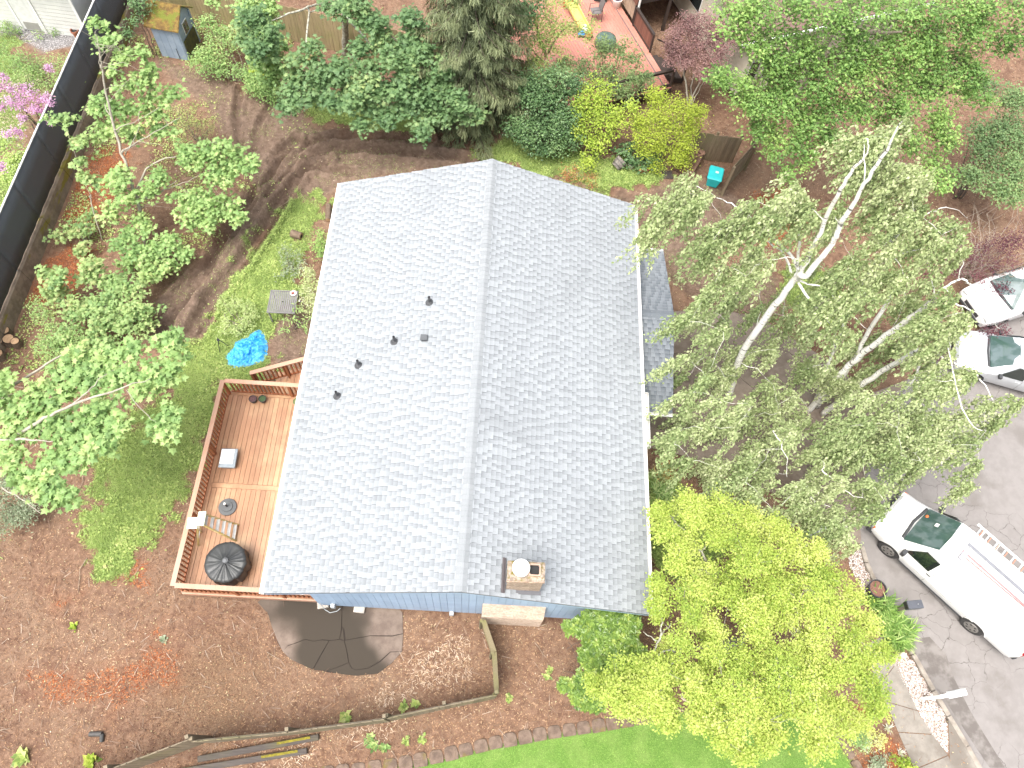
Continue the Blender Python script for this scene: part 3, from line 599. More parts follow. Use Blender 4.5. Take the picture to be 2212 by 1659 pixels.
# gutters: open white channels with end caps and fascia behind
def gutter(a, bb, outdir, mat, parent, name="gutter"):
    a, bb = Vector(a), Vector(bb); o = Vector(outdir); prof = [(0, .0), (0, -.11), (.02, -.125), (.09, -.125), (.125, -.05), (.125, .0), (.105, .0), (.105, -.045), (.085, -.11), (.02, -.11), (.012, .0)]
    k = len(prof); vs = [a + o * p[0] + Vector((0, 0, p[1])) for p in prof] + [bb + o * p[0] + Vector((0, 0, p[1])) for p in prof]
    f = [(i, (i + 1) % k, k + (i + 1) % k, k + i) for i in range(k)] + [tuple(range(6))[::-1], tuple(range(k, k + 6))]
    return MB().add(vs, f).build(name, mat, parent)
gutter((XL + .012, Y0 - .01, ZE - .012), (XL + .012, Y1, ZE - .012), (-1, 0, 0), M_WHITE, house); gutter((XE - .012, Y0 - .01, ZE - .012), (XE - .012, Y1, ZE - .012), (1, 0, 0), M_WHITE, house)
for yy, s in ((Y0, 1), (Y1, -1)):      # barge boards
    for xe in (XL + .02, XE - .02):
        k_ = -1 if xe < 0 else 1
        MB().hexa(*[[(XR, yy + s * .002, ZR - zz), (xe, yy + s * .002, roofz(xe) - zz), (xe, yy + s * .03, roofz(xe) - zz), (XR, yy + s * .03, ZR - zz)] for zz in (.2, .035)]).build("barge_board", M_BLUE, house)
MB().box(((XL + WX0) / 2 + .03, (Y0 + Y1) / 2, ZE - .10), (WX0 - XL - .05, Y1 - Y0 - .08, .02)).build("soffit", M_WHITE, house)
MB().box(((XE + WX1) / 2 - .03, (Y0 + Y1) / 2, ZE - .10), (XE - WX1 - .05, Y1 - Y0 - .08, .02)).build("soffit", M_WHITE, house)
# pipe vents with rubber boots, square vent
M_VENT = simple("black_vent_plastic", (.045, .048, .05), .45, (.07, .07, .075), 8)
for p in ((-1.95,12.36,4.02), (-2.91,11.06,3.7), (-3.95,10.35,3.36), (-4.47,9.35,3.19)):
    mb = MB(); sl3 = Matrix.Rotation(-math.atan(kL), 3, 'Y')
    mb.lathe([(.13, .012), (.125, .03), (.1, .035), (.09, .06), (.075, .065), (.065, .1), (.05, .11)], p, 14, M=sl3)
    mb.lathe([(.042, .0), (.042, .32), (.034, .32), (.034, .2)], p, 10, capt=True); mb.build("vent_pipe", M_VENT, roof)
p = (-1.99,11.05,4.0); mb = MB(); mb.box((p[0], p[1], p[2] + .13), (.22, .2, .05)); mb.box((p[0], p[1], p[2] + .06), (.16, .15, .14)); mb.build("square_vent", simple("grey_vent_metal", (.09, .095, .10), .5), roof, bevel=.012)
# ---- chimney stack with weathered crown, leaning lid and open flue
M_BRICK = simple("weathered_chimney_brick", (.27, .195, .145), .9, (.38, .30, .235), 14.0, var=.16, bmp=.5)
M_MORT = simple("old_mortar", (.12, .085, .06), .95)
M_CROWN = None
m, n, b, o = _mat("mossy_chimney_crown"); v = wpos(n); c = mix(n, sharpen(n, noise(n, 9, 5, .7, v), .4, .6), (.40, .33, .27), (.22, .17, .13)); c = mix(n, sharpen(n, noise(n, 5, 5, .7, v), .45, .6), c, (.17, .14, .025)); n.links.new(c, b.inputs['Base Color']); b.inputs['Roughness'].default_value = .95; bump(n, b, noise(n, 40, 4, .7, v), .8, .02); M_CROWN = m
chim = MB().box((1.26, 4.0, 4.52), (.84, .42, 1.3)).build("chimney", M_MORT, house)
def brick_face(parent, x0, x1, z0, z1, y, depth, bh=.075, bl=.2, mat=M_BRICK):
    z = z0; r = 0
    while z + bh <= z1 + 1e-4:
        x = x0 - (bl / 2 if r % 2 else 0)
        while x < x1 - .02:
            a, c = max(x, x0) + .004, min(x + bl, x1) - .004
            if c - a > .02: MB().box(((a + c) / 2, y + random.uniform(-.003, .003), z + bh / 2), (c - a, depth, bh - .01)).build("brick", mat, parent)
            x += bl
        z += bh; r += 1
brick_face(chim, .82, 1.70, 3.95, 5.15, 3.785, .03)
MB().prism([(.79, 3.76), (1.73, 3.76), (1.73, 4.25), (.79, 4.25)], 5.17, 5.27).build("crown", M_CROWN, chim, bevel=.02)
mb = MB()
for i in range(7): mb.box((.85 + .135 * i, 3.755 + random.uniform(-.015, .01), 5.2), (.13, .03, random.uniform(.05, .09)))
mb.build("broken_rim", simple("splintered_rim", (.42, .31, .23), .9, (.25, .17, .12), 12, bmp=.6), chim)
fx, fy = 1.46, 4.035
mb = MB(); w0, w1 = .15, .118
rr = lambda w, r=.04, k=4: [(fx + sx * (w - r) + r * cos(a0 + pi / 2 * j / k), fy + sy * (w - r) + r * sin(a0 + pi / 2 * j / k)) for sx, sy, a0 in ((1, 1, 0), (-1, 1, pi / 2), (-1, -1, pi), (1, -1, 3 * pi / 2)) for j in range(k + 1)]
A_, B_ = rr(w0), rr(w1); k = len(A_)
vs = [(p[0], p[1], 5.2) for p in A_] + [(p[0], p[1], 5.36) for p in A_] + [(p[0], p[1], 5.36) for p in B_] + [(p[0], p[1], 5.0) for p in B_]
f = [(r * k + i, r * k + (i + 1) % k, (r + 1) * k + (i + 1) % k, (r + 1) * k + i) for r in range(3) for i in range(k)]
MB().add(vs, f).build("flue", simple("clay_flue", (.46, .32, .24), .85, (.36, .25, .19), 8), chim)
MB().prism(B_, 5.02, 5.28).build("flue_void", M_DARK, chim)  # black block fills the flue, standing in for its dark opening
MB().lathe([(.0, .02), (.2, .015), (.225, -.01), (.21, -.03), (.0, -.02)], (1.12, 4.045, 5.44), 20, capb=False, capt=False, M=Matrix.Rotation(radians(6), 3, 'X') @ Matrix.Rotation(radians(-5), 3, 'Y')).build("lid", simple("white_lid", (.86, .86, .85), .35), chim, smooth=True)
MB().tube([(1.12, 4.045, 5.2), (1.12, 4.045, 5.43)], .11, 12).build("flue_stub", M_VENT, chim)
a_, b_ = (.71,4.54,4.2), (.74,3.65,4.19); mb = MB(); mb.box(((a_[0] + b_[0]) / 2, (a_[1] + b_[1]) / 2, a_[2] + .05), (.05, abs(a_[1] - b_[1]), .1)); mb.box(((a_[0] + b_[0]) / 2 + .05, (a_[1] + b_[1]) / 2, a_[2] + .02), (.05, abs(a_[1] - b_[1]), .05)); mb.build("flashing", simple("brown_flashing", (.07, .055, .055), .5), chim)
MB().box((1.26, 3.73, 4.06), (.96, .12, .02)).build("flashing", simple("lead_flashing", (.10, .10, .11), .5), chim)
# ---- fireplace chase outside the gable: sloped brick shoulder, then face
mb = MB(); mb.hexa([(.28, 3.50, .0), (2.08, 3.50, .0), (2.08, 3.74, .0), (.28, 3.74, .0)], [(.28, 3.50, 1.42), (2.08, 3.50, 1.42), (2.08, 3.74, 2.0), (.28, 3.74, 2.0)]); chase = mb.build("fireplace_chase", simple("pale_mortar", (.42, .35, .29), .95), house)
M_PBRICK = simple("pale_tan_brick", (.44, .33, .25), .9, (.56, .45, .36), 16.0, var=.15, bmp=.4)
brick_face(chase, .28, 2.08, .05, 1.40, 3.49, .02, .067, .2, M_PBRICK)
sl4 = math.atan2(2.0 - 1.42, .24); nrw = 9
for r in range(nrw):
    x = .28 - (.1 if r % 2 else 0)
    while x < 2.06:
        a, c = max(x, .28) + .004, min(x + .2, 2.08) - .004
        if c - a > .02:
            tt = (r + .5) / nrw; MB().box(((a + c) / 2, 3.5 + .24 * tt - .008, 1.42 + .58 * tt + .004), (c - a, .062, .02), M=Matrix.Rotation(sl4, 3, 'X')).build("brick", M_PBRICK, chase)
        x += .2
# boxes and well covers along the gable foot
M_GREYBOX = simple("grey_utility_box", (.42, .45, .46), .5, (.36, .38, .39), 5)
for tkn, d in (((-4.16,3.66,.54), (.13, .12, .22)), ((-.62,3.66,.35), (.13, .12, .2))):
    MB().box((tkn[0], 3.68, max(.2, tkn[2])), d).build("utility_box", M_GREYBOX, house, bevel=.01)
for p, ang in (((-4.56,3.75,.0), .22), ((-3.44,3.68,.0), -.06)):
    MB().box((p[0], p[1] + .05, .06), (.33, .26, .1), rz=ang).build("splash_block", simple("splash_concrete", (.46, .42, .37), .9, (.38, .35, .31), 6, bmp=.3), house, bevel=.01)
MB().tube([(-4.55, 3.73, .55), (-4.45, 3.62, .2), (-4.3, 3.55, .1), (-4.1, 3.6, .12), (-3.98, 3.66, .3)], .012, 6).build("cable", M_GREYBOX, house)
# ---- entry wing on the right: lower gable roof, ridge across
WYa, WYb, WZe, WZr, WXe = 10.17, 16.68, 1.76, 2.62, 6.13; WYm = (WYa + WYb) / 2; WX_0 = 4.0
wr = MB(); 
for ye, s in ((WYa, 1), (WYb, -1)):
    q = [(WX_0, ye, WZe), (WXe, ye, WZe), (WXe, WYm, WZr), (WX_0, WYm, WZr)]
    if s < 0: q = q[::-1]
    wr.hexa([(p[0], p[1], p[2] - .1) for p in q], [(p[0], p[1], p[2] - .03) for p in q])
wroof = wr.build("wing_roof", simple("wing_underlay", (.08, .085, .09), .9), house)
wl = math.hypot(WYm - WYa, WZr - WZe)
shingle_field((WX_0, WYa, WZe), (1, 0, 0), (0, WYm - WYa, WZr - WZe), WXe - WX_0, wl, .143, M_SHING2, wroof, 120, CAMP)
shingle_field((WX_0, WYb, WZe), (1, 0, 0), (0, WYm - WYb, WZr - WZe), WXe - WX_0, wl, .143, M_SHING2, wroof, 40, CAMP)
x = WX_0
while x < WXe:
    x2 = min(x + .15, WXe); kk = (WZr - WZe) / (WYm - WYa); wv = .15
    vs = []
    for xx, h in ((x2, .03), (x, .022)): vs += [(xx, WYm - wv, WZr - kk * wv + h - .006), (xx, WYm, WZr + h), (xx, WYm + wv, WZr - kk * wv + h - .006)]
    o_ = MB().add(vs, [(0, 3, 4, 1), (1, 4, 5, 2), (0, 1, 2), (5, 4, 3)]).build("ridge_cap", M_SHING2, wroof); at = o_.data.attributes.new('tone', 'FLOAT', 'POINT'); at.data.foreach_set('value', [random.uniform(.2, .6)] * 6); x = x2
gutter((4.9, WYa + .012, WZe - .012), (WXe, WYa + .012, WZe - .012), (0, -1, 0), M_WHITE, house); gutter((4.9, WYb - .012, WZe - .012), (WXe, WYb - .012, WZe - .012), (0, 1, 0), M_WHITE, house)
mb = MB(); mb.box((4.75, WYm, .75), (1.9, WYb - WYa - .8, 1.8)); mb.add([(5.70, WYa + .4, 1.65), (5.70, WYb - .4, 1.65), (5.70, WYm, WZr - .12)], [(0, 1, 2)]); mb.build("wing_wall", simple("wing_blue", (.22, .33, .46), .6), house)
MB().box((5.2, WYa + .385, .85), (.7, .03, 1.5)).build("entry_door", simple("dark_door", (.05, .07, .10), .4), house)
# white flat-bottomed window canopy hung below the right eave
mb = MB(); cx0, cx1, cy0, cy1, cz = 5.03, 5.22, 8.72, 10.62, 2.2
mb.box(((cx0 + cx1) / 2, (cy0 + cy1) / 2, cz - .05), (cx1 - cx0, cy1 - cy0, .02))
for a, d in ((((cx0 + cx1) / 2, cy0), (cx1 - cx0, .025)), (((cx0 + cx1) / 2, cy1), (cx1 - cx0, .025)), ((cx1, (cy0 + cy1) / 2), (.025, cy1 - cy0)), ((cx0, (cy0 + cy1) / 2), (.025, cy1 - cy0)), (((cx0 + cx1) / 2, 9.35), (cx1 - cx0, .02)), (((cx0 + cx1) / 2, 10.0), (cx1 - cx0, .02))): mb.box((a[0], a[1], cz), (d[0], d[1], .1))
mb.build("window_canopy", M_WHITE, house)
for yy in (8.8, 10.5): MB().bar((5.1, yy, 2.2), (4.3, yy, 1.7), .03, .03).build("canopy_bracket", M_WHITE, house)
MB().box((4.265, 9.65, 1.5), (.04, 1.7, 1.1)).build("window", glassmat("house_glass"), house)

# ================================================================ DECK
DX0, DX1, DY0, DY1, DZ = -8.62, -4.64, 3.86, 10.44, .60
deck = thing("deck", "stained orange wooden deck with railings along the left of the blue house", "deck", (-6.6, 7.0, .0))
M_DECK = wood("stained_deck_boards", (.39, .21, .115), (.30, .15, .08), 1, .4, .17, worn=(.51, .35, .20))
M_RAIL = wood("stained_rail_timber", (.42, .225, .14), (.47, .28, .19), 1, .5, .1, worn=(.45, .30, .225))
M_BALU = wood("stained_baluster", (.36, .13, .052), (.28, .095, .038), 2, .6, .14)
ydiv = 7.18
bw = .155; x = DX0 + .14
while x < DX1 - .02:
    x2 = min(x + bw, DX1)
    for a, c in ((DY0 + .10, ydiv - .085), (ydiv + .085, DY1 - .10)):
        MB().box(((x + x2) / 2, (a + c) / 2, DZ - .02), (x2 - x - .010, c - a, .038)).build("deck_board", M_DECK, deck)
    x = x2
MB().box(((DX0 + DX1) / 2 + .05, ydiv, DZ - .02), (DX1 - DX0 - .12, .15, .038)).build("deck_board", M_DECK, deck)
for yy in (DY0 + .03, DY1 - .03): MB().box(((DX0 + DX1) / 2, yy, DZ - .02), (DX1 - DX0, .12, .038)).build("deck_board", M_DECK, deck)
MB().box((DX0 + .06, (DY0 + DY1) / 2, DZ - .02), (.14, DY1 - DY0 - .2, .038)).build("deck_board", M_DECK, deck)
for a, c, nm in (((DX0 - .02, DY0 - .05), (DX1, DY0 - .05), 0), ((DX0 - .04, DY0 - .03), (DX0 - .04, DY1 + .03), 1), ((DX0 - .02, DY1 + .05), (DX1, DY1 + .05), 2)):
    MB().bar((a[0], a[1], DZ - .15), (c[0], c[1], DZ - .15), .038, .22).build("rim_joist", M_RAIL, deck)
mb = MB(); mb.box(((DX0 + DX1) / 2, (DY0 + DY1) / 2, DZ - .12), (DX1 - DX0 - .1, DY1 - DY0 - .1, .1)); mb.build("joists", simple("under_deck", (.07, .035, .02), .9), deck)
for xx in (DX0 + .1, -6.6):
    for yy in (DY0 + .1, ydiv, DY1 - .1): MB().box((xx, yy, .2), (.1, .1, .55)).build("footing_post", M_BALU, deck)
RT_ = DZ + .88
def rail_run(a, bb, parent, posts=(), z0=DZ, ztop=RT_, balu=.13, z0b=None, ztopb=None, capw=.14):
    a, bb = Vector((*a, 0)), Vector((*bb, 0)); L = (bb - a).length; d = (bb - a).normalized(); z0b = z0 if z0b is None else z0b; ztopb = ztop if ztopb is None else ztopb
    lz = lambda t, p, q: p + (q - p) * t
    MB().bar((a.x, a.y, ztop - .019), (bb.x, bb.y, ztopb - .019), capw, .038).build("top_rail", M_RAIL, parent)
    MB().bar((a.x, a.y, ztop - .085), (bb.x, bb.y, ztopb - .085), .038, .085).build("sub_rail", M_BALU, parent)
    MB().bar((a.x, a.y, z0 + .09), (bb.x, bb.y, z0b + .09), .038, .075).build("bottom_rail", M_BALU, parent)
    k = int(L / balu)
    for i in range(1, k):
        t = i / k; p = a + d * L * t
        if any(abs(t - q) < .07 / L * 1.2 for q in posts): continue
        zb, ztp = lz(t, z0, z0b), lz(t, ztop, ztopb)
        MB().box((p.x, p.y, (zb + .1 + ztp - .05) / 2), (.042, .042, ztp - zb - .16)).build("baluster", M_BALU, parent)
    for q in posts:
        p = a + d * L * q; zb, ztp = lz(q, z0, z0b), lz(q, ztop, ztopb)
        MB().box((p.x, p.y, (zb - .2 + ztp - .04) / 2), (.09, .09, ztp - zb + .15)).build("rail_post", M_BALU, parent)
rail_run((DX0, DY0 - .02), (DX0, DY1 + .02), deck, posts=(.012, .33, .66, .988))
rail_run((DX0 + .07, DY1), (DX1, DY1), deck, posts=(.52,))
rail_run((DX0 + .07, DY0), (DX1 + .02, DY0), deck, posts=(.4, .75))
# stairs down to the lawn at the far end
stairs = thing("deck_stairs", "short flight of orange wooden steps with a sloping rail beside the deck", "stairs", (-6.3, 11.0, .0))
for i in range(7): MB().box((-5.55, 10.60 + i * .155, DZ - .02), (1.75, .147, .038)).build("landing_board", M_DECK, stairs)
MB().box((-6.43, 11.05, DZ - .13), (.038, 1.08, .2)).build("rim_joist", M_RAIL, stairs)
MB().box((-5.5, 11.05, DZ - .2), (1.7, 1.0, .3)).build("stringer", M_BALU, stairs)
for k, (xx, zz) in enumerate(((-6.62, .42), (-6.92, .24), (-7.2, .08))):
    for j in (0, 1): MB().box((xx + (.075 if j else -.075), 11.05, zz - .02), (.14, 1.06, .038)).build("tread", M_DECK, stairs)
    for yy in (10.56, 11.54): MB().box((xx, yy, zz - .1), (.3, .038, .16)).build("stringer", M_BALU, stairs)
rail_run((-8.0, 11.05), (-6.1, 11.46), stairs, posts=(.02, .62), z0=.05, ztop=.92, z0b=.58, ztopb=1.47)
rail_run((-6.1, 11.49), (-4.7, 11.62), stairs, posts=(.15,), z0=.6, ztop=1.47)


# ================================================================ THINGS ON THE DECK AND IN THE YARD
M_BLACKPL = simple("black_plastic", (.03, .03, .033), .45)
def foliage_ball(mb_pts, n, r, size): pass
# storage tote with white lid
c = (-8.09,8.01,.85); tt = thing("storage_box", "white lidded grey storage box on the deck boards", "box", (c[0], c[1], DZ)); tt.rotation_euler = (0, 0, .04)
MB().hexa([(-.2, -.26, 0), (.2, -.26, 0), (.2, .26, 0), (-.2, .26, 0)], [(-.24, -.3, .24), (.24, -.3, .24), (.24, .3, .24), (-.24, .3, .24)]).build("body", simple("grey_tote", (.22, .25, .28), .45), tt, world=False, bevel=.02)
MB().box((0, 0, .255), (.52, .64, .04)).build("rim", simple("grey_tote_rim", (.30, .34, .37), .4), tt, world=False, bevel=.015)
MB().box((-.03, .04, .285), (.42, .5, .03)).build("lid", simple("white_tote_lid", (.80, .82, .82), .4), tt, world=False, bevel=.015)
# umbrella base
c = (-7.85,6.48,.65); ub = thing("umbrella_base", "round grey parasol base with a short pole on the deck", "parasol base", (c[0], c[1], DZ))
MB().lathe([(.27, 0), (.28, .03), (.27, .05), (.17, .065), (.16, .09), (.05, .1)], (0, 0, 0), 28).build("foot", simple("grey_resin", (.105, .11, .112), .6), ub, world=False)
MB().lathe([(.028, .09), (.028, .36)], (0, 0, 0), 12).build("pole", M_BLACKPL, ub, world=False); MB().lathe([(.034, .33), (.034, .385)], (0, 0, 0), 12).build("collar", M_WHITE, ub, world=False)
# round table under a black cover
c = (-7.34,4.64,1.15); tb = thing("covered_table", "round table wrapped in a wrinkled black cover on the deck", "table", (c[0], c[1], DZ))
mb = MB(); n_ = 96; rings = [(.02, .80), (.06, .80), (.12, .76), (.3, .73), (.5, .715), (.585, .70), (.605, .66), (.6, .5), (.585, .3), (.575, .08)]
for ri, (r, z) in enumerate(rings):
    for k in range(n_):
        a = 2 * pi * k / n_; f = (sin(a * 9 + 1) + .7 * sin(a * 17 + 2) + .5 * sin(a * 29)) * (.010 if ri < 4 else (.008 if ri < 7 else .014)) * (1.6 if sin(a + 2) > 0 else .6)
        mb.v.append(((r + (f if ri > 5 else 0)) * cos(a), (r + (f if ri > 5 else 0)) * sin(a), z + (f if 0 < ri <= 5 else 0)))
for ri in range(len(rings) - 1):
    for k in range(n_): mb.f.append((ri * n_ + k, ri * n_ + (k + 1) % n_, (ri + 1) * n_ + (k + 1) % n_, (ri + 1) * n_ + k)[::-1])
mb.f.append(tuple(range(n_)))
mm = simple("black_tarp_cover", (.03, .032, .033), .42, (.045, .047, .045), 4, bmp=.3, bscale=20); mb.build("cover", mm, tb, world=False, smooth=True)
MB().lathe([(.1, .735), (.085, .8), (.03, .83)], (.02, .03, 0), 10).build("umbrella_hole_cap", simple("grey_cover_top", (.13, .135, .14), .5), tb, world=False)
MB().lathe([(.05, 0), (.05, .7)], (0, 0, 0), 10).build("pedestal", M_BLACKPL, tb, world=False)
# stepladder, opened out, on the deck
M_YEL = simple("yellow_fibreglass", (.55, .40, .12), .5, (.5, .42, .22), 6); M_ALU = simple("dull_aluminium", (.58, .59, .58), .35, (.45, .46, .45), 8, metal=.4)
topc = Vector((-7.95,5.63,2.25)); fr_a, fr_b = Vector((-7.41,5.94,.6)), Vector((-7.38,5.44,.6)); bk_a, bk_b = Vector((-8.4,5.34,.6)), Vector((-8.38,5.52,.6))
lad = thing("stepladder", "yellow stepladder standing open on the deck beside the black covered table", "ladder", (topc.x, topc.y, DZ))
w_ = (fr_b - fr_a).normalized(); ta, tb_ = topc - w_ * .15, topc + w_ * .15
for a, bb in ((ta, fr_a), (tb_, fr_b)): MB().bar(a, bb, .03, .08, up=w_.cross(bb - a)).build("rail", M_YEL, lad)
for i in range(6):
    t = (i + .7) / 6.2; a, bb = ta.lerp(fr_a, t), tb_.lerp(fr_b, t); MB().bar(a, bb, .09, .03).build("step", M_ALU, lad)
mid_b = (bk_a + bk_b) / 2; bw_ = w_ * .2
for s in (-1, 1): MB().bar(topc + w_ * .13 * s + Vector((-.12, 0, -.05)), mid_b + bw_ * s + Vector((-.1, 0, 0)), .03, .05).build("rear_rail", M_YEL, lad)
for t in (.45, .8): MB().bar(topc + Vector((-.12, 0, -.05)) - w_ * .15 + (mid_b - topc) * t, topc + Vector((-.12, 0, -.05)) + w_ * .15 + (mid_b - topc) * t, .02, .02).build("rear_brace", M_ALU, lad)
MB().box(topc + Vector((0, 0, .02)), (.22, .42, .06), rz=atan2(w_.y, w_.x) - pi / 2).build("top_cap", simple("paint_splashed_cap", (.62, .66, .55), .5, (.45, .50, .33), 14), lad, bevel=.01)
MB().box(topc + Vector((-.25, -.12, -.06)), (.3, .34, .03), rz=.1).build("paint_shelf", simple("pale_shelf", (.66, .68, .6), .5), lad, bevel=.01)
# ---- patio table in the yard
c = (-7.59,14.41,.0); pt = thing("patio_table", "square grey slatted metal table standing on the grass", "table", (c[0] + .1, c[1] - .35, 0), rz=.03)
M_GREYM = simple("grey_metal_table", (.20, .19, .185), .5, (.16, .155, .15), 4)
for i in range(13): MB().box((-.42 + .07 * i, 0, .70), (.052, .86, .018)).build("slat", M_GREYM, pt, world=False)
mb = MB()
for s in (-1, 1): mb.box((s * .475, 0, .7), (.035, .96, .035)); mb.box((0, s * .46, .7), (.92, .035, .034))
mb.build("frame", M_GREYM, pt, world=False)
for sx in (-1, 1):
    for sy in (-1, 1): MB().box((sx * .44, sy * .43, .34), (.045, .045, .68)).build("leg", M_GREYM, pt, world=False)
MB().lathe([(.03, .712), (.024, .718)], (0, 0, 0), 10).build("parasol_hole", M_DARK, pt, world=False)
c = (pt.location.x + .33, pt.location.y + .36, .715); sh = thing("planter_dish", "small white dish of red scraps on the corner of the slatted table", "dish", c)
MB().lathe([(.07, 0), (.12, .05), (.11, .05), (.07, .02)], (0, 0, 0), 14, capt=True).build("bowl", simple("white_dish", (.75, .68, .62), .5), sh, world=False)
MB().box((-.02, 0, .045), (.1, .07, .03), rz=.5).build("scraps", simple("red_scraps", (.22, .05, .04), .8), sh, world=False)
# ---- crumpled blue tarp
TARP = [(-9.11,12.65,.0),(-8.68,12.95,.0),(-8.54,13.17,.0),(-8.33,13.27,.0),(-8.06,13.05,.0),(-7.89,12.59,.0),(-7.85,12.18,.0),(-7.98,11.92,.0),(-8.43,11.73,.0),(-8.85,11.6,.0),(-9.14,11.73,.0),(-9.32,12.07,.0),(-9.14,12.39,.0)]
tc = np.array([p[:2] for p in TARP]).mean(0); gx_ = np.arange(-1.3, 1.3, .03); X_, Y_ = np.meshgrid(gx_ + tc[0], gx_ + tc[1])
sd = poly_sd(X_, Y_, TARP); wx = X_ + .5 * (fbm(X_, Y_, 2.0, 301) - .5); wy = Y_ + .5 * (fbm(X_, Y_, 2.0, 302) - .5)
ridge = 1 - np.abs(2 * fbm(wx * .45 + wy * .9, wy * 2.2 - wx * 1.1, 2.6, 303, 3) - 1); ridge2 = 1 - np.abs(2 * fbm(wx, wy, 7, 304, 3) - 1)
hz_ = smooth(sd / .18) * (.05 + .22 * ridge ** 3 * smooth(sd / .4) + .05 * ridge2 ** 2); Zt_ = ground_z(X_, Y_) + .015 + hz_
ii = np.arange(X_.size).reshape(X_.shape); ok = (sd > -.01); q = np.stack([ii[:-1, :-1], ii[:-1, 1:], ii[1:, 1:], ii[1:, :-1]], -1).reshape(-1, 4); q = q[ok.ravel()[q].all(1)]
m, n, b, o = _mat("blue_poly_tarp"); v = wpos(n); cc = mix(n, sharpen(n, noise(n, 7, 4, .6, v, 1.5), .4, .62), (.02, .27, .68), (.10, .48, .82)); n.links.new(cc, b.inputs['Base Color']); b.inputs['Roughness'].default_value = .28; bump(n, b, noise(n, 22, 4, .6, v, 2.0), .6, .03)
used = np.unique(q); rm = np.full(X_.size, -1); rm[used] = np.arange(len(used))
tp = npmesh("tarp", np.stack([X_, Y_, Zt_], -1).reshape(-1, 3)[used], rm[q], m); tag(tp, "crumpled bright blue tarp lying on the grass near the deck stairs", "tarp")
md_ = tp.modifiers.new('thick', 'SOLIDIFY'); md_.thickness = .004
# little black garden lantern post / tripod by the tarp
c = (-9.46,12.42,.0); tr = thing("plant_stand", "thin black metal tripod stand beside the blue tarp", "stand", c)
for a in (.3, 2.4, 4.5): MB().tube([(.22 * cos(a), .22 * sin(a), 0), (.03 * cos(a), .03 * sin(a), .55)], .012, 6).build("leg", M_BLACKPL, tr, world=False)
MB().lathe([(.05, .53), (.05, .57)], (0, 0, 0), 10).build("hub", M_BLACKPL, tr, world=False); MB().tube([(0, 0, .56), (.02, 0, .72)], .012, 6).build("spike", M_BLACKPL, tr, world=False)
# ---- logs
M_BARK = simple("log_bark", (.11, .075, .05), .9, (.18, .13, .09), 9, bmp=.9, bscale=18); M_CUT = simple("cut_wood", (.46, .30, .17), .8, (.34, .21, .12), 9)
def log(name, label, a, bb, r, cat='log', group=None, jag=.0, hollow=False):
    a, bb = Vector(a), Vector(bb); d = bb - a; th_ = thing(name, label, cat, ((a + bb) / 2 - Vector((0, 0, r))), group=group)
    MB().tube([a, a + d * .3, a + d * .7, bb], [r, r * 1.03, r * .98, r], 14, cap=False).build("bark", M_BARK, th_, smooth=True)
    for e, s in ((a, -1), (bb, 1)):
        MB().tube([e - d.normalized() * .01 * s, e + d.normalized() * .004 * s], [r * .86, r * .86], 14).build("cut_face", M_CUT, th_); 
        if hollow and s > 0: MB().tube([e, e + d.normalized() * .008], [r * .55, r * .5], 12).build("hollow", M_DARK, th_)
    return th_
a = (-7.89,17.51,.0); bb = (-7.5,17.39,.0); log("log", "short hollow log round lying on the grass above the patio table", (a[0], a[1], .15), (bb[0], bb[1], .15), .15, hollow=True)
a = (-6.62,18.27,.0); bb = (-6.71,19.01,.0); log("log", "pale split log beside the top left corner of the house", (a[0], a[1], .13), (bb[0], bb[1], .13), .11)
for i, (tk, lb, r) in enumerate((((-16.89,12.36,.0), "upper one of the cut log rounds by the end of the left wall", .16), ((-16.66,12.04,.0), "pale topped log round at the foot of the left retaining wall", .2), ((-16.41,11.96,.0), "small dark log round on the right side of the log heap", .15), ((-16.98,11.92,.0), "leftmost log round at the photo's left edge below the wall", .17), ((-16.8,11.45,.0), "lone log round below the heap at the left edge", .16))):
    log("log_round", lb, (tk[0], tk[1], .0), (tk[0] + .03, tk[1], .34), r, group="cut log rounds at the left edge")
# ---- loose sticks on the ground
M_TWIG = simple("dry_twig", (.34, .26, .19), .8, (.22, .16, .11), 9)
def stick(label, pts, r, wob=.02):
    P = [Vector((p[0], p[1], float(ground_z(p[0], p[1])) + r + .02)) for p in pts]; Q = []
    for i in range(len(P) - 1):
        for t in (0, .35, .7): Q.append(P[i].lerp(P[i + 1], t) + Vector((random.uniform(-wob, wob), random.uniform(-wob, wob), random.uniform(0, wob))))
    Q.append(P[-1]); o_ = MB().tube(Q, [r * (1 - .6 * i / len(Q)) for i in range(len(Q))], 5).build("stick", M_TWIG); tag(o_, label, "stick", "fallen sticks"); return o_
for lb, p in (("forked dead branch lying just behind the far roof edge", [(-2.13,21.68,.0),(-2.65,22.25,.0),(-3.33,22.68,.0)]), ("dead twig crossing the branch behind the roof", [(-2.66,22.32,.0),(-2.92,22.86,.0),(-3.33,23.25,.0)]), ("long pale stick on the bare soil left of the deck", [(-11.95,4.79,.0),(-12.04,4.44,.0),(-11.9,3.72,.0)]),
              ("curved short stick on the mud behind the house", [(-5.93,21.17,.0),(-5.67,21.16,.0),(-5.43,21.32,.0)]), ("thin stick on the soil under the left branches", [(-12.84,7.51,.0),(-12.79,7.21,.0),(-12.79,6.96,.0)]), ("stick lying across the mulch beside the rhododendron", [(1.95,3.0,.0),(2.34,2.58,.0)]),
              ("pale stick on the tyre tracks", [(-8.31,19.5,.0),(-8.55,19.16,.0),(-8.92,18.74,.0)])): stick(lb, p, .014)
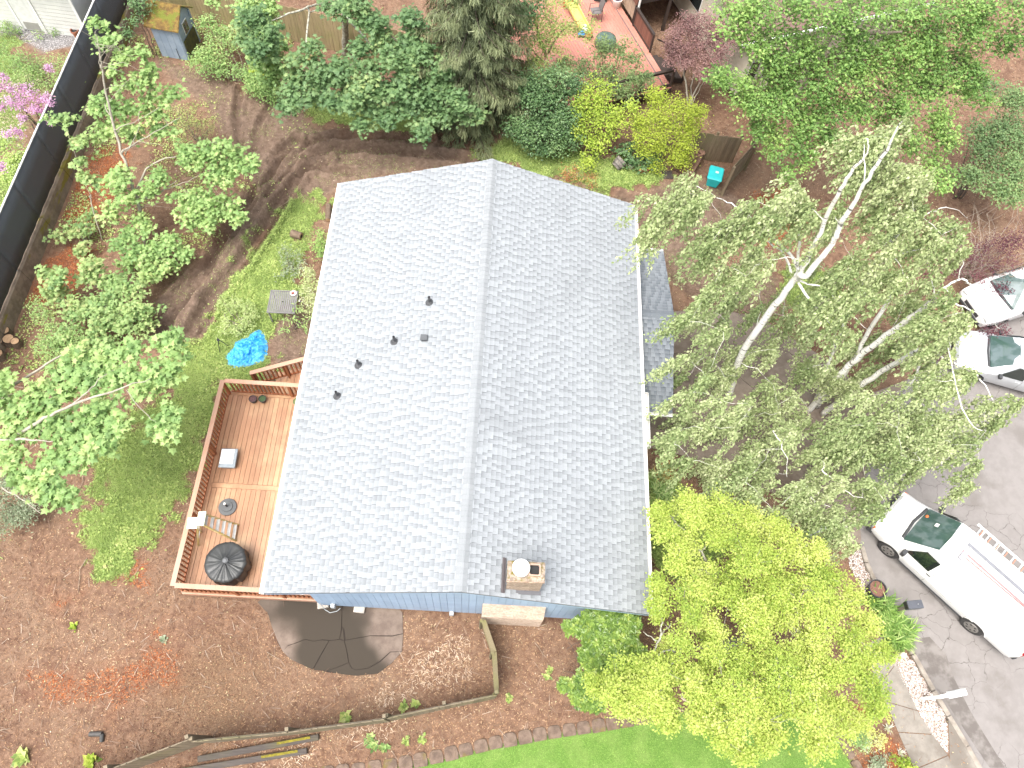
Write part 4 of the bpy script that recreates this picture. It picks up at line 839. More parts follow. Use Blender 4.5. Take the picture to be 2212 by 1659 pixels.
for i, p in enumerate(([(-13.2,1.07,.0),(-12.84,1.24,.0)], [(-12.92,-.07,.0),(-12.66,-.01,.0)], [(-5.99,2.34,.0),(-5.6,2.16,.0)], [(-6.3,1.78,.0),(-6.04,1.45,.0)])): stick(("thin pale twig on the bare soil at the far left", "short twig at the left edge near the bottom fence", "twig just below the cracked patio's left rim", "thin bent twig on the soil left of the patio")[i], p, .012)
# drain pipe piece and grey bucket half buried at bottom left
c = (-10.15,-.04,.0); dp = thing("drain_pipe", "dark plastic drain pipe end poking out of the soil near the bottom left", "pipe", c)
MB().tube([(-.3, -.02, .02), (.05, 0, .06)], [.07, .07], 12).build("pipe", simple("dull_pipe", (.07, .065, .06), .6), dp, world=False); MB().tube([(.05, 0, .06), (.08, -.2, .03)], [.06, .055], 10).build("elbow", simple("dull_pipe2", (.05, .05, .048), .6), dp, world=False)

# ---- back fence at the bottom: weathered boards seen nearly from above
M_OLDWOOD = wood("weathered_grey_wood", (.24, .20, .135), (.15, .115, .075), 2, .85, .2, worn=(.16, .155, .06))
M_OLDRAIL = wood("weathered_rail", (.27, .23, .165), (.17, .13, .09), 0, .85, .12, worn=(.17, .16, .07))
FT = 1.5
fence = thing("wooden_fence", "weathered board fence running along the bottom of the yard", "fence", (-4.0, -.4, .0))
def board_fence(root, top_pts, zt_, bw=.14, gap=.012, side=-1, posts=True, mat=M_OLDWOOD, rmat=M_OLDRAIL, base=None, capboard=False, lean=.0, zf=None):
    for i in range(len(top_pts) - 1):
        a, bb = Vector(top_pts[i][:2]), Vector(top_pts[i + 1][:2]); L = (bb - a).length; d = (bb - a).normalized(); nrm = Vector((-d.y, d.x)) * side; k = max(1, int(L / (bw + gap))); ang = atan2(d.y, d.x)
        z0_ = lambda p: float(zf(p) if zf else ground_z(p.x, p.y))
        for j in range(k):
            p = a + d * ((j + .5) * L / k); z0 = z0_(p); h = zt_ + random.uniform(-.03, .03)
            q = p + nrm * .022; MB().box((q.x, q.y, z0 + h / 2 + .02), (L / k - gap, .02, h), M=Matrix.Rotation(ang, 3, 'Z') @ Matrix.Rotation(random.uniform(-.02, .02), 3, 'Y')).build("board", mat, root)
        for hz in (.3, zt_ - .25):
            p, q = a - nrm * .01, bb - nrm * .01; MB().bar((p.x, p.y, z0_(a) + hz), (q.x, q.y, z0_(bb) + hz), .038, .085).build("fence_rail", rmat, root)
        if capboard:
            MB().bar((a.x, a.y, z0_(a) + zt_ + .045), (bb.x, bb.y, z0_(bb) + zt_ + .045), .14, .035).build("cap_board", rmat, root)
        if posts:
            for p in ([a] if i else [a]) + ([bb] if i == len(top_pts) - 2 else []):
                p2 = p - nrm * .06; MB().box((p2.x, p2.y, z0_(p) + zt_ / 2 + .04), (.09, .09, zt_ + .14), rz=ang).build("fence_post", mat, root)
board_fence(fence, [(-10.71,-1.5,1.9),(-8.97,-.84,1.9),(-7.13,-.06,1.9)], 1.85, side=-1); board_fence(fence, [(-7.07,-.1,1.8),(-4.65,.23,1.8),(-2.15,.66,1.8)], 1.75, side=-1); board_fence(fence, [(-2.11,.69,1.6),(-.59,1.07,1.6),(.82,1.41,1.6)], 1.55, side=-1)
gate = thing("side_fence", "short mossy fence panel from the bottom fence up to the chimney", "fence", [(.74,2.27,.0)][0])
M_MOSSW = wood("mossy_fence_timber", (.20, .165, .10), (.13, .10, .055), 2, .9, .15, worn=(.14, .15, .035))
board_fence(gate, [(.83,1.43,1.3),(.7,2.54,1.3),(.34,3.39,1.3)], 1.25, side=-1, mat=M_MOSSW, rmat=M_MOSSW, capboard=True)
M_TIMBER = wood("dark_landscape_timber", (.10, .085, .075), (.06, .05, .045), 0, .9, .15, worn=(.13, .12, .05))
for lb, a, bb in (("dark landscape timber behind the bottom fence, the upper one", (-7.32,-.55,.0), (-4.1,.15,.0)), ("mossy dark landscape timber behind the bottom fence, the lower one", (-7.87,-.9,.0), (-4.37,-.21,.0))):
    tl = thing("landscape_timber", lb, "timber", ((a[0] + bb[0]) / 2, (a[1] + bb[1]) / 2, 0)); MB().bar((a[0], a[1], .08), (bb[0], bb[1], .08), .16, .15).build("beam", M_TIMBER, tl, bevel=.015)
    MB().bar((a[0] * .35 + bb[0] * .65, a[1] * .35 + bb[1] * .65 + .03, .16), (bb[0] * .93 + a[0] * .07, bb[1] * .93 + a[1] * .07 + .03, .16), .07, .02).build("moss", simple("yellow_moss", (.24, .20, .02), 1.0, (.14, .12, .02), 14, bmp=.8), tl, bevel=.008)
# ---- edging stones: one row along the lawn, another beside the sidewalk bed
def stone_row(root, pts, ln, wd, hgt, mat):
    P = [Vector((p[0], p[1])) for p in pts]; seg = [(P[i + 1] - P[i]).length for i in range(len(P) - 1)]; tot = sum(seg); k = int(tot / ln)
    for j in range(k):
        s = (j + .5) * tot / k; i = 0
        while s > seg[i]: s -= seg[i]; i += 1
        d = (P[i + 1] - P[i]).normalized(); c = P[i] + d * s; nr = Vector((-d.y, d.x)); l2 = tot / k / 2 - .012; w2 = wd / 2 * random.uniform(.92, 1.06); ch = .07; cc = random.uniform(-.015, .015)
        pl = [(-l2 + ch * .3, -w2), (l2 - ch * .3, -w2), (l2, -w2 * .3), (l2 - ch * .4, w2 * .75), (l2 - ch * 1.4, w2), (-l2 + ch * 1.4, w2), (-l2 + ch * .4, w2 * .75), (-l2, -w2 * .3)]
        pl = [(c.x + d.x * (u + cc) + nr.x * v, c.y + d.y * (u + cc) + nr.y * v) for u, v in pl]; z = float(zt(c.x, c.y)); h = hgt + random.uniform(-.012, .012)
        MB().prism(pl, z - .2, z + h).build("edging_stone", mat, root, bevel=.012)
M_STONE = None
m, n, b, o = _mat("mossy_edging_stone"); v = wpos(n); cc = mix(n, sharpen(n, noise(n, 6, 5, .7, v), .35, .65), (.19, .135, .10), (.105, .073, .055)); cc = mix(n, math_(n, 'MULTIPLY', sharpen(n, noise(n, 2.2, 4, .6, v), .56, .68), .7), cc, (.16, .125, .02)); cc = mix(n, sharpen(n, noise(n, 70, 2, .7, v), .68, .74), cc, (.38, .29, .22)); n.links.new(cc, b.inputs['Base Color']); b.inputs['Roughness'].default_value = .95; bump(n, b, noise(n, 45, 4, .7, v), .7, .02); M_STONE = m
ed = thing("stone_edging", "row of mossy brown edging stones along the top of the lawn", "edging", (4.0, -.2, 0)); stone_row(ed, [(-3.95,-.77,.0),(-1.93,-.46,.0),(-.65,-.18,.0),(.91,.24,.0),(2.23,.52,.0),(3.85,.81,.0),(5.22,1.09,.0),(6.2,1.36,-.0)], .42, .36, .04, M_STONE)
ed2 = thing("stone_edging", "dark edging stones between the lawn and the sidewalk planting bed", "edging", (10.8, .5, -.7)); stone_row(ed2, [(11.01,1.44,-.56),(11.23,1.04,-.59),(11.48,.63,-.62),(11.71,.21,-.64),(11.96,-.33,-.66)], .55, .26, .05, M_STONE)

# ================================================================ LEFT NEIGHBOUR: retaining wall, screened fence, garage, shed
m, n, b, o = _mat("mossy_wall_concrete"); v = wpos(n); cc = mix(n, sharpen(n, noise(n, 2.5, 5, .7, v), .35, .65), (.26, .20, .145), (.16, .12, .085)); cc = mix(n, sharpen(n, noise(n, 1.1, 5, .7, wpos(n, (1, .5, 2))), .52, .62), cc, (.20, .165, .025)); n.links.new(cc, b.inputs['Base Color']); b.inputs['Roughness'].default_value = .95; bump(n, b, noise(n, 30, 4, .7, v), .6, .02); M_WALLC = m
rw = thing("retaining_wall", "low mossy concrete retaining wall under the black screened fence", "wall", (WALL_X, 16, 0))
y = 5.0
while y < 33:
    MB().hexa([(WALL_X - .14, y + .004, -.2), (WALL_X + .16, y + .004, -.2), (WALL_X + .16, y + 2.39, -.2), (WALL_X - .14, y + 2.39, -.2)], [(WALL_X - .14, y + .004, .70), (WALL_X + .10, y + .004, .70), (WALL_X + .10, y + 2.39, .70), (WALL_X - .14, y + 2.39, .70)]).build("wall_panel", M_WALLC, rw, bevel=.02); y += 2.4
m, n, b, o = _mat("black_privacy_mesh"); v = wpos(n); ws = nd(n, "ShaderNodeTexWave", wave_type='BANDS', bands_direction='Z'); ws.inputs['Scale'].default_value = 9.0; ws.inputs['Distortion'].default_value = .4; n.links.new(v, ws.inputs['Vector']); ws2 = nd(n, "ShaderNodeTexWave", wave_type='BANDS', bands_direction='Y'); ws2.inputs['Scale'].default_value = 9.0; n.links.new(v, ws2.inputs['Vector'])
k = math_(n, 'MULTIPLY', ws.outputs['Fac'], ws2.outputs['Fac']); cc = mix(n, k, (.040, .045, .053), (.20, .215, .24)); n.links.new(cc, b.inputs['Base Color']); b.inputs['Roughness'].default_value = .6; bump(n, b, k, .4, .01); M_MESH = m
sf = thing("screened_fence", "tall black mesh fence with a white top rail on the left boundary", "fence", (WALL_X, 16, .7))
y = 5.0; M_RAILW = simple("white_rail", (.78, .78, .78), .4)
while y < 33:
    mb = MB(); k = 10
    for j in range(k + 1):
        for z in (.72, 1.3, 1.9, 2.5): mb.v.append((WALL_X - .02 + .012 * sin(j * 2.1 + z * 3 + y), y + 2.4 * j / k, z))
    for j in range(k):
        for r in range(3): a = j * 4 + r; mb.f.append((a, a + 4, a + 5, a + 1))
    o_ = mb.build("mesh_panel", M_MESH, sf, smooth=True); md_ = o_.modifiers.new('t', 'SOLIDIFY'); md_.thickness = .006
    MB().lathe([(.03, .69), (.03, 2.53)], (WALL_X - .06, y, 0), 10).build("fence_post", M_RAILW, sf); MB().tube([(WALL_X - .03, y + .01, 2.54), (WALL_X - .03, y + 2.39, 2.54)], .032, 10).build("top_rail", M_RAILW, sf); y += 2.4
# white garage
ga, gb = (-21.1,26.79,.7), (-17.89,26.58,.7); d = Vector((gb[0] - ga[0], gb[1] - ga[1])); gl = d.length; gang = atan2(d.y, d.x)
gar = thing("garage", "white lap sided garage in the top left corner", "garage", (ga[0], ga[1], .7), rz=gang)
M_WSID = simple("white_lap_siding", (.66, .66, .62), .5, (.60, .60, .57), 2, var=.03)
mb = MB(); mb.box((gl / 2 - 1, 2.5, 1.25), (gl + 2 - .02, 4.96, 2.5)); mb.build("wall", M_WSID, gar, world=False)
for i in range(14): 
    for x0, x1 in ((-2, .35), (1.35, gl)): MB().box(((x0 + x1) / 2, -.012, .09 + i * .18), (x1 - x0, .03, .165), M=Matrix.Rotation(radians(-5), 3, 'X')).build("siding_board", M_WSID, gar, world=False)
MB().box((.85, -.02, 1.05), (.9, .05, 2.0)).build("door", simple("white_door", (.72, .72, .70), .4), gar, world=False, bevel=.01)
MB().box((.85, -.05, .28), (.62, .02, .36)).build("door_kick_panel", simple("grey_panel", (.33, .32, .29), .5), gar, world=False)
for x in (.36, 1.34): MB().box((x, -.03, 1.08), (.09, .08, 2.16)).build("door_trim", M_WHITE, gar, world=False)
for x in (-2 + .05, gl - .05): MB().box((x, -.035, 1.25), (.11, .07, 2.5)).build("corner_trim", M_WHITE, gar, world=False)
MB().hexa([(-2.4, -.4, 2.5), (gl + .4, -.4, 2.5), (gl + .4, 2.5, 3.7), (-2.4, 2.5, 3.7)], [(-2.4, -.4, 2.6), (gl + .4, -.4, 2.6), (gl + .4, 2.5, 3.8), (-2.4, 2.5, 3.8)]).build("roof", simple("garage_roof", (.12, .11, .10), .9), gar, world=False)
MB().hexa([(-2.4, 2.51, 3.7), (gl + .4, 2.51, 3.7), (gl + .4, 5.4, 2.5), (-2.4, 5.4, 2.5)], [(-2.4, 2.51, 3.8), (gl + .4, 2.51, 3.8), (gl + .4, 5.4, 2.6), (-2.4, 5.4, 2.6)]).build("roof", simple("garage_roof_b", (.12, .11, .10), .9), gar, world=False)
# fan trellis + clay pot + bench against the garage
c = (-18.41,26.52,.7); cp = thing("clay_pot", "tall terracotta pot at the garage corner", "pot", c); MB().lathe([(.1, 0), (.14, .3), (.17, .32), (.17, .4), (.15, .4), (.13, .3)], (0, 0, 0), 16, capt=True).build("pot", simple("terracotta", (.40, .15, .09), .8, (.34, .13, .08), 6), cp, world=False)
MB().lathe([(.13, .33), (.02, .35)], (0, 0, 0), 12).build("soil", M_DARK, cp, world=False)
c = (-18.66,26.85,.7); tre = thing("fan_trellis", "fan shaped metal trellis leaning on the white garage", "trellis", c)
for i in range(8):
    a = (i - 4.5) * .13; MB().tube([(0, 0, .05), (.55 * a * 1.0, .08, .7), (1.5 * a, .1, 1.9)], [.012, .012, .01], 5).build("rod", simple("weathered_rod", (.26, .21, .16), .8), tre, world=False)
for z, a in ((.8, .32), (1.4, .62)): MB().tube([(-.62 * a * 1.5, .08, z), (.48 * a * 1.5, .08, z)], .01, 5).build("crossbar", simple("weathered_bar", (.26, .21, .16), .8), tre, world=False)
c = (-19.28,26.69,.7); be = thing("garden_rack", "old grey wooden rack standing by the garage wall", "rack", c, rz=gang)
for i in range(6): MB().box((-.28 + .11 * i, .05, .28 + .03 * (i % 2)), (.08, .025, .56)).build("slat", M_OLDWOOD, be, world=False)
for z in (.12, .42): MB().box((0, .08, z), (.66, .03, .06)).build("rail", M_OLDWOOD, be, world=False)
c = (-17.82,28.47,.75); bt = thing("blue_cover", "bright blue tarp bundle between the garage and the black fence", "tarp", (c[0] - .9, c[1] + 1.2, .7))
mb = MB(); 
for ri, (r, z) in enumerate(((.62, 0), (.6, .35), (.5, .62), (.3, .78), (.05, .82))):
    for k in range(18): a = 2 * pi * k / 18; s = 1 + .12 * sin(a * 5 + ri) + .06 * sin(a * 9); mb.v.append((r * s * cos(a), 1.3 * r * s * sin(a), z + .04 * sin(a * 7)))
for ri in range(4):
    for k in range(18): mb.f.append((ri * 18 + k, ri * 18 + (k + 1) % 18, (ri + 1) * 18 + (k + 1) % 18, (ri + 1) * 18 + k))
mb.f.append(tuple(range(72, 90))); mb.build("cover", simple("blue_cover_cloth", (.02, .12, .55), .4, (.03, .2, .65), 6, bmp=.5, bscale=15), bt, world=False, smooth=True)
# ---- small blue garden shed with mossy roof
ca_, cb_, cc_ = Vector((-15.05,26.62,.0)), Vector((-13.97,26.47,.0)), Vector((-13.62,27.59,.0))
sh = thing("garden_shed", "small pale blue wooden shed with a mossy roof at the top left", "shed", cb_, rz=atan2((cb_ - ca_).y, (cb_ - ca_).x))
W_ = (cb_ - ca_).length + .08; D_ = (cc_ - cb_).length + .15; H_ = 1.62; HR_ = H_ + .55
M_SHB = simple("pale_blue_shed_paint", (.30, .37, .45), .6, (.24, .31, .39), 3, bmp=.2)
wl_ = MB(); pr = [(-W_, 0), (0, 0), (0, D_), (-W_, D_)]; wl_.prism(pr, 0, H_); wl_.add([(0, 0, H_), (0, D_, H_), (0, D_ / 2, HR_ - .03), (-W_, 0, H_), (-W_, D_, H_), (-W_, D_ / 2, HR_ - .03)], [(0, 1, 2), (4, 3, 5)]); wl_.build("wall", M_SHB, sh, world=False)
for i in range(4): MB().box((-W_ + (i + .5) * W_ / 4, -.008, H_ / 2), (W_ / 4 - .01, .015, H_ - .02)).build("wall_board", M_SHB, sh, world=False)
MB().box((-.35, -.022, .3), (.02, .02, .55)).build("batten", M_DARK, sh, world=False)
m, n, b, o = _mat("mossy_shed_roof"); v = wpos(n); q_ = mix(n, sharpen(n, noise(n, 5, 5, .7, v), .4, .6), (.26, .17, .045), (.14, .085, .03)); q_ = mix(n, sharpen(n, noise(n, 2.3, 4, .7, v), .5, .62), q_, (.17, .19, .03)); n.links.new(q_, b.inputs['Base Color']); b.inputs['Roughness'].default_value = 1; bump(n, b, noise(n, 25, 5, .8, v), 1.0, .06); M_MOSSR = m
for s, y0, y1 in ((1, -.16, D_ / 2), (-1, D_ + .16, D_ / 2 + .002)):
    z0 = H_ - .1; q = [(-W_ - .18, y0, z0), (.16, y0, z0), (.16, y1, HR_), (-W_ - .18, y1, HR_)]
    if s < 0: q = q[::-1]
    MB().hexa([(p[0], p[1], p[2] - .0) for p in q], [(p[0], p[1], p[2] + .07) for p in q]).build("roof", M_MOSSR, sh, world=False, bevel=.02)
MB().box((.03, D_ * .5, 1.22), (.03, .42, .56)).build("window_frame", M_WHITE, sh, world=False)
for iy in (-1, 0, 1) :
    for iz in (-1, 0, 1): 
        if iy == 0: continue
        MB().box((.05, D_ * .5 + iy * .098, 1.22 + iz * .17), (.02, .165, .15)).build("window_pane", glassmat("shed_glass", (.03, .035, .04)), sh, world=False)
for zz in (.45,): MB().box((.03, D_ * .5, zz), (.02, D_ - .1, .8)).build("door_panel", simple("mossy_door", (.06, .055, .03), .9, (.10, .10, .03), 6), sh, world=False)
for yy, zz in ((.05, .8), (D_ - .05, .8)): MB().box((.025, yy, H_ / 2), (.05, .08, H_ - .02)).build("corner_trim", M_SHB, sh, world=False)
# wooden boundary fence behind the shed and the maples
bf = thing("boundary_fence", "pale weathered board fence behind the shed and the maple tree", "fence", (-10, 28, 0))
M_FB = wood("sunbleached_fence_board", (.34, .27, .15), (.24, .185, .10), 2, .85, .18, worn=(.22, .21, .08))
board_fence(bf, [(-16.6, 29.6), (-12.0, 28.7), (-7.5, 27.75), (-3.0, 26.9), (1.0, 26.0)], 1.75, side=-1, mat=M_FB, rmat=M_FB)


# ================================================================ NEIGHBOUR BEHIND: red deck, upper deck, cream house, fences
ND = .75
nd_ = thing("neighbour_deck", "faded red plank deck with dark railings behind the shrubs at the top", "deck", (3.0, 29.0, 0))
M_NDECK = wood("faded_red_deck_board", (.46, .20, .15), (.39, .16, .12), 1, .7, .07, worn=(.50, .25, .19))
M_NDARK = wood("dark_stained_timber", (.055, .038, .030), (.035, .026, .022), 2, .6, .2)
M_NREDB = wood("reddish_infill_board", (.20, .085, .055), (.13, .06, .045), 2, .7, .25)
# deck outline: right edge runs back from the near right corner
nr_, nrb = Vector((7.2,26.34,.75)), Vector((5.11,31.3,.75)); nl = Vector((2.07,28.63,.75)); e_ = Vector((nrb.x - nr_.x, nrb.y - nr_.y)).normalized(); f_ = Vector((-e_.y, e_.x))  # e_: away; f_: left
nL = 11.0; bwN = .14
P_ = lambda u, v, z: (nr_.x + e_.x * u + f_.x * v, nr_.y + e_.y * u + f_.y * v, z)
angN = atan2(e_.y, e_.x)
for i in range(44):
    v0 = i * bwN + bwN / 2
    c = P_(nL / 2, v0, ND - .02); MB().box(c, (nL, bwN - .008, .038), rz=angN).build("deck_board", M_NDECK, nd_)
a, bb = P_(nL / 2, .02, ND + .004), P_(nL / 2, .6, ND)
MB().box(P_(nL / 2, .30, ND + .006), (nL, .05, .012), rz=angN).build("inlay_strip", simple("grey_inlay", (.16, .12, .11), .7), nd_)
MB().box(P_(0, 3.1, ND - .16), (.04, 6.2, .26), rz=angN).build("rim_joist", M_NDARK, nd_); MB().box(P_(nL / 2, 0, ND - .16), (nL, .04, .26), rz=angN).build("rim_joist", M_NDARK, nd_)
for v in (.2, 2, 4, 6): MB().box(P_(.1, v, .35), (.12, .12, .9), rz=angN).build("deck_leg", M_NDARK, nd_)
def nrail(root, a, bb, z, h=.92, infill=None, k=3):
    a, bb = Vector(a), Vector(bb); d = bb - a
    MB().bar((a.x, a.y, z + h), (bb.x, bb.y, z + h), .12, .035).build("top_rail", M_NDARK, root); MB().bar((a.x, a.y, z + h - .1), (bb.x, bb.y, z + h - .1), .04, .08).build("sub_rail", M_NDARK, root); MB().bar((a.x, a.y, z + .1), (bb.x, bb.y, z + .1), .04, .08).build("bottom_rail", M_NDARK, root)
    for i in range(k + 1):
        p = a.lerp(bb, i / k); MB().box((p.x, p.y, z + h / 2), (.09, .09, h)).build("rail_post", M_NDARK, root)
    L = Vector((d.x, d.y)).length; ang = atan2(d.y, d.x)
    if infill == 'boards':
        n_ = int(L / .15)
        for i in range(n_): p = a.lerp(bb, (i + .5) / n_); MB().box((p.x, p.y, z + h / 2), (L / n_ - .01, .02, h - .2), rz=ang).build("infill_board", M_NREDB, root)
    elif infill == 'wire':
        for i in range(1, 7): MB().tube([(a.x, a.y, z + .1 + i * .1), (bb.x, bb.y, z + .1 + i * .1)], .006, 4).build("wire", M_NDARK, root)
        n_ = int(L / .12)
        for i in range(1, n_): p = a.lerp(bb, i / n_); MB().tube([(p.x, p.y, z + .1), (p.x, p.y, z + h - .1)], .004, 4).build("wire", M_NDARK, root)
nrail(nd_, P_(.08, .05, 0), P_(.08, 6.1, 0), ND, infill='wire', k=4)
nrail(nd_, P_(2.3, .0, 0), P_(4.1, .0, 0), ND, infill='boards', k=1)
# steps beside the deck corner
st_ = thing("deck_steps", "dark wooden steps at the right corner of the red deck", "steps", P_(1.4, -.6, 0))
for i in range(4): MB().box(P_(1.5, -.2 - i * .27, ND - .12 - i * .17), (1.3, .26, .04), rz=angN).build("tread", M_NDARK, st_)
for u in (.9, 2.1): MB().bar(P_(u, -.1, ND + .8), P_(u, -1.2, .85), .06, .05).build("handrail", M_NDARK, st_); MB().bar(P_(u, -.1, ND - .2), P_(u, -1.2, .0), .04, .22).build("stringer", M_NDARK, st_); MB().box(P_(u, -1.15, .45), (.08, .08, .9)).build("rail_post", M_NDARK, st_)
# upper deck
UD = 2.0
up_ = thing("upper_deck", "dark railed upper deck with orange floor at the top edge", "deck", P_(6, -2.0, 0))
for i in range(26): MB().box(P_(4.25 + 3.5, -.1 - i * .14, UD - .02), (7.0, .132, .038), rz=angN).build("deck_board", wood("upper_orange_board", (.36, .13, .07), (.28, .09, .05), 1, .6, .1) if i == 0 else bpy.data.materials["upper_orange_board"], up_)
MB().box(P_(4.25, -1.85, UD - .16), (.05, 3.7, .26), rz=angN).build("rim_joist", M_NDARK, up_); MB().box(P_(7.7, -.02, UD - .16), (7, .05, .26), rz=angN).build("rim_joist", M_NREDB, up_)
nrail(up_, P_(4.3, -.05, 0), P_(4.3, -3.6, 0), UD, infill='wire', k=2); nrail(up_, P_(4.3, -.05, 0), P_(11, -.05, 0), UD, infill='wire', k=4)
for u, v in ((4.3, -.1), (4.3, -1.8), (4.3, -3.5), (7.5, -.1), (10.5, -.1)): MB().box(P_(u, v, UD / 2), (.14, .14, UD)).build("support_post", M_NDARK, up_)
for i in range(22): MB().box(P_(4.6 + i * .3, -.12, 1.35), (.28, .02, 1.1), rz=angN).build("skirt_board", simple("tan_skirt", (.42, .32, .23), .8, var=.12) if i == 0 else bpy.data.materials["tan_skirt"], up_)
dp_ = thing("downpipe_post", "white post standing at the corner of the upper deck", "post", P_(4.15, -.1, ND)); MB().lathe([(.05, 0), (.05, 2.6)], (0, 0, 0), 12).build("post", M_WHITE, dp_, world=False)
# table and chairs on the upper deck
c = P_(5.6, -1.2, UD); tb2 = thing("patio_table", "long tan table on the upper deck with a board lying across it", "table", c, rz=angN + .2)
MB().box((0, 0, .72), (1.6, .9, .04)).build("table_top", simple("tan_table_top", (.44, .36, .26), .5, (.36, .29, .2), 3), tb2, world=False, bevel=.01)
for sx in (-.7, .7):
    for sy in (-.35, .35): MB().box((sx, sy, .35), (.05, .05, .7)).build("leg", M_NDARK, tb2, world=False)
pb = thing("board", "pale wooden board lying across the upper deck table", "board", (c[0], c[1], UD + .745), rz=angN - .55); MB().box((-.1, 0, .02), (1.7, .09, .03)).build("plank", simple("pale_plank", (.70, .62, .45), .6), pb, world=False)
def wire_chair(name, label, loc, rz, mat, seatmat, group):
    t = thing(name, label, "chair", loc, rz, group)
    MB().box((0, 0, .42), (.46, .44, .025)).build("seat", seatmat, t, world=False, bevel=.008)
    MB().box((0, .24, .72), (.46, .02, .5), M=Matrix.Rotation(radians(-12), 3, 'X')).build("backrest", seatmat, t, world=False)
    for sx in (-.25, .25):
        MB().tube([(sx, -.24, 0), (sx, -.22, .62), (sx, .2, .64), (sx, .27, .98)], .014, 6).build("arm_frame", mat, t, world=False); MB().tube([(sx, .22, .62), (sx, .26, 0)], .014, 6).build("leg", mat, t, world=False)
    return t
M_CHS = simple("grey_mesh_sling", (.16, .145, .14), .7); M_CHF = simple("dark_chair_frame", (.05, .045, .045), .5)
c = (3.82,30.36,.75); wire_chair("patio_chair", "grey sling armchair standing on the red deck", (c[0], c[1], ND), radians(-75), M_CHF, M_CHS, "patio chairs behind")
c = P_(4.9, -2.5, UD); wire_chair("patio_chair", "dark metal chair behind the tan table at the top edge", c, angN, M_CHF, M_CHF, "patio chairs behind"); c = P_(5.4, -.35, UD); wire_chair("patio_chair", "dark metal chair at the left end of the upper deck table", c, angN + 1.4, M_CHF, M_CHF, "patio chairs behind")
c = P_(4.9, -3.1, UD); rc = thing("folding_chair", "orange wooden folding chair with a red bag on the upper deck", "chair", c, rz=.6)
for sx in (-.2, .2): MB().bar((sx, -.25, 0), (sx, .2, .85), .03, .04).build("leg", M_RAIL, rc, world=False); MB().bar((sx, .25, 0), (sx, -.2, .5), .03, .04).build("leg", M_RAIL, rc, world=False)
for i in range(4): MB().box((0, -.15 + i * .1, .45), (.4, .08, .02)).build("slat", M_RAIL, rc, world=False)
MB().box((.1, .2, .8), (.3, .05, .2)).build("red_cushion", simple("red_cloth", (.45, .02, .03), .6), rc, world=False, bevel=.02)
# white pot, fire pit cover, toys, dark bin on the red deck
c = (4.84,31.31,.75); wp = thing("planter_pot", "big white pot on the red deck near the upper deck", "pot", (c[0], c[1], ND)); MB().lathe([(.16, 0), (.23, .4), (.24, .44), (.2, .44), (.19, .38)], (0, 0, 0), 18, capt=False).build("pot", M_WHITE, wp, world=False, smooth=True); MB().lathe([(.2, .39), (.02, .4)], (0, 0, 0), 16).build("soil", simple("purple_soil", (.05, .03, .05), .9), wp, world=False)
c = (4.28,28.62,.9); fp = thing("fire_pit_cover", "round dark green cover over a fire pit on the red deck", "cover", (c[0], c[1], ND)); MB().lathe([(.46, 0), (.48, .3), (.44, .42), (.25, .5), (.02, .52)], (0, 0, 0), 22).build("cover", simple("dark_green_cover", (.10, .15, .125), .45, (.07, .11, .09), 5, bmp=.4, bscale=12), fp, world=False, smooth=True)
c = (4.1,31.66,.75); bn = thing("deck_box", "dark green box at the top edge of the red deck", "box", (c[0], c[1] + .1, ND)); MB().box((0, 0, .25), (.6, .4, .5)).build("body", simple("dark_green_box", (.03, .05, .045), .5), bn, world=False, bevel=.02); MB().box((0, 0, .52), (.64, .44, .05)).build("lid", M_BLACKPL, bn, world=False)
c0 = (2.61,30.92,.8); c1 = (3.43,29.31,.8)
sl_t = thing("toy_slide", "long yellow plastic play slide lying on the red deck", "toy", ((c0[0] + c1[0]) / 2, (c0[1] + c1[1]) / 2, ND)); M_YT = simple("yellow_plastic", (.66, .58, .16), .4)
A0, A1 = Vector((c0[0], c0[1], ND + .42)), Vector((c1[0], c1[1], ND + .08)); dS = (A1 - A0); sd_ = Vector((-dS.y, dS.x, 0)).normalized() * .2
MB().hexa([A0 - sd_ - Vector((0, 0, .04)), A1 - sd_ - Vector((0, 0, .04)), A1 + sd_ - Vector((0, 0, .04)), A0 + sd_ - Vector((0, 0, .04))], [A0 - sd_, A1 - sd_, A1 + sd_, A0 + sd_]).build("chute", M_YT, sl_t)
for s in (-1, 1): MB().bar(A0 + sd_ * s * 1.1 + Vector((0, 0, .05)), A1 + sd_ * s * 1.1 + Vector((0, 0, .05)), .05, .12).build("side", M_YT, sl_t)
MB().box(A0 + Vector((0, .1, -.1)), (.5, .25, .6)).build("ladder_end", simple("red_plastic", (.5, .06, .03), .4), sl_t, bevel=.04)
for k_, (px, colr, lb) in enumerate((((3.2,29.13,.85), (.05, .3, .7), "blue plastic toy beside the yellow slide's foot"), ((3.57,29.05,.85), (.6, .05, .03), "red plastic toy at the yellow slide's foot"), ((3.36,29.47,.9), (.8, .8, .75), "white plastic toy car on the red deck"))):
    ty = thing("toy", lb, "toy", (px[0], px[1], ND), rz=k_); mt_ = simple("toy_plastic", colr, .35)
    MB().box((0, 0, .14), (.3, .2, .14)).build("body", mt_, ty, world=False, bevel=.04); MB().box((.02, 0, .25), (.16, .16, .1)).build("cab", mt_, ty, world=False, bevel=.03)
    for sx in (-.1, .1):
        for sy in (-.1, .1): MB().tube([(sx, sy - .02, .06), (sx, sy + .02, .06)], .06, 10).build("wheel", M_BLACKPL, ty, world=False)
# cream house behind, right
hc = Vector((9.83,27.79,.0)); h2 = thing("cream_house", "cream coloured house behind the red maple and the tall green tree", "house", (hc.x, hc.y, 0), rz=angN + pi / 2)
M_CREAM = simple("cream_render", (.58, .53, .42), .8, (.52, .47, .37), 2)
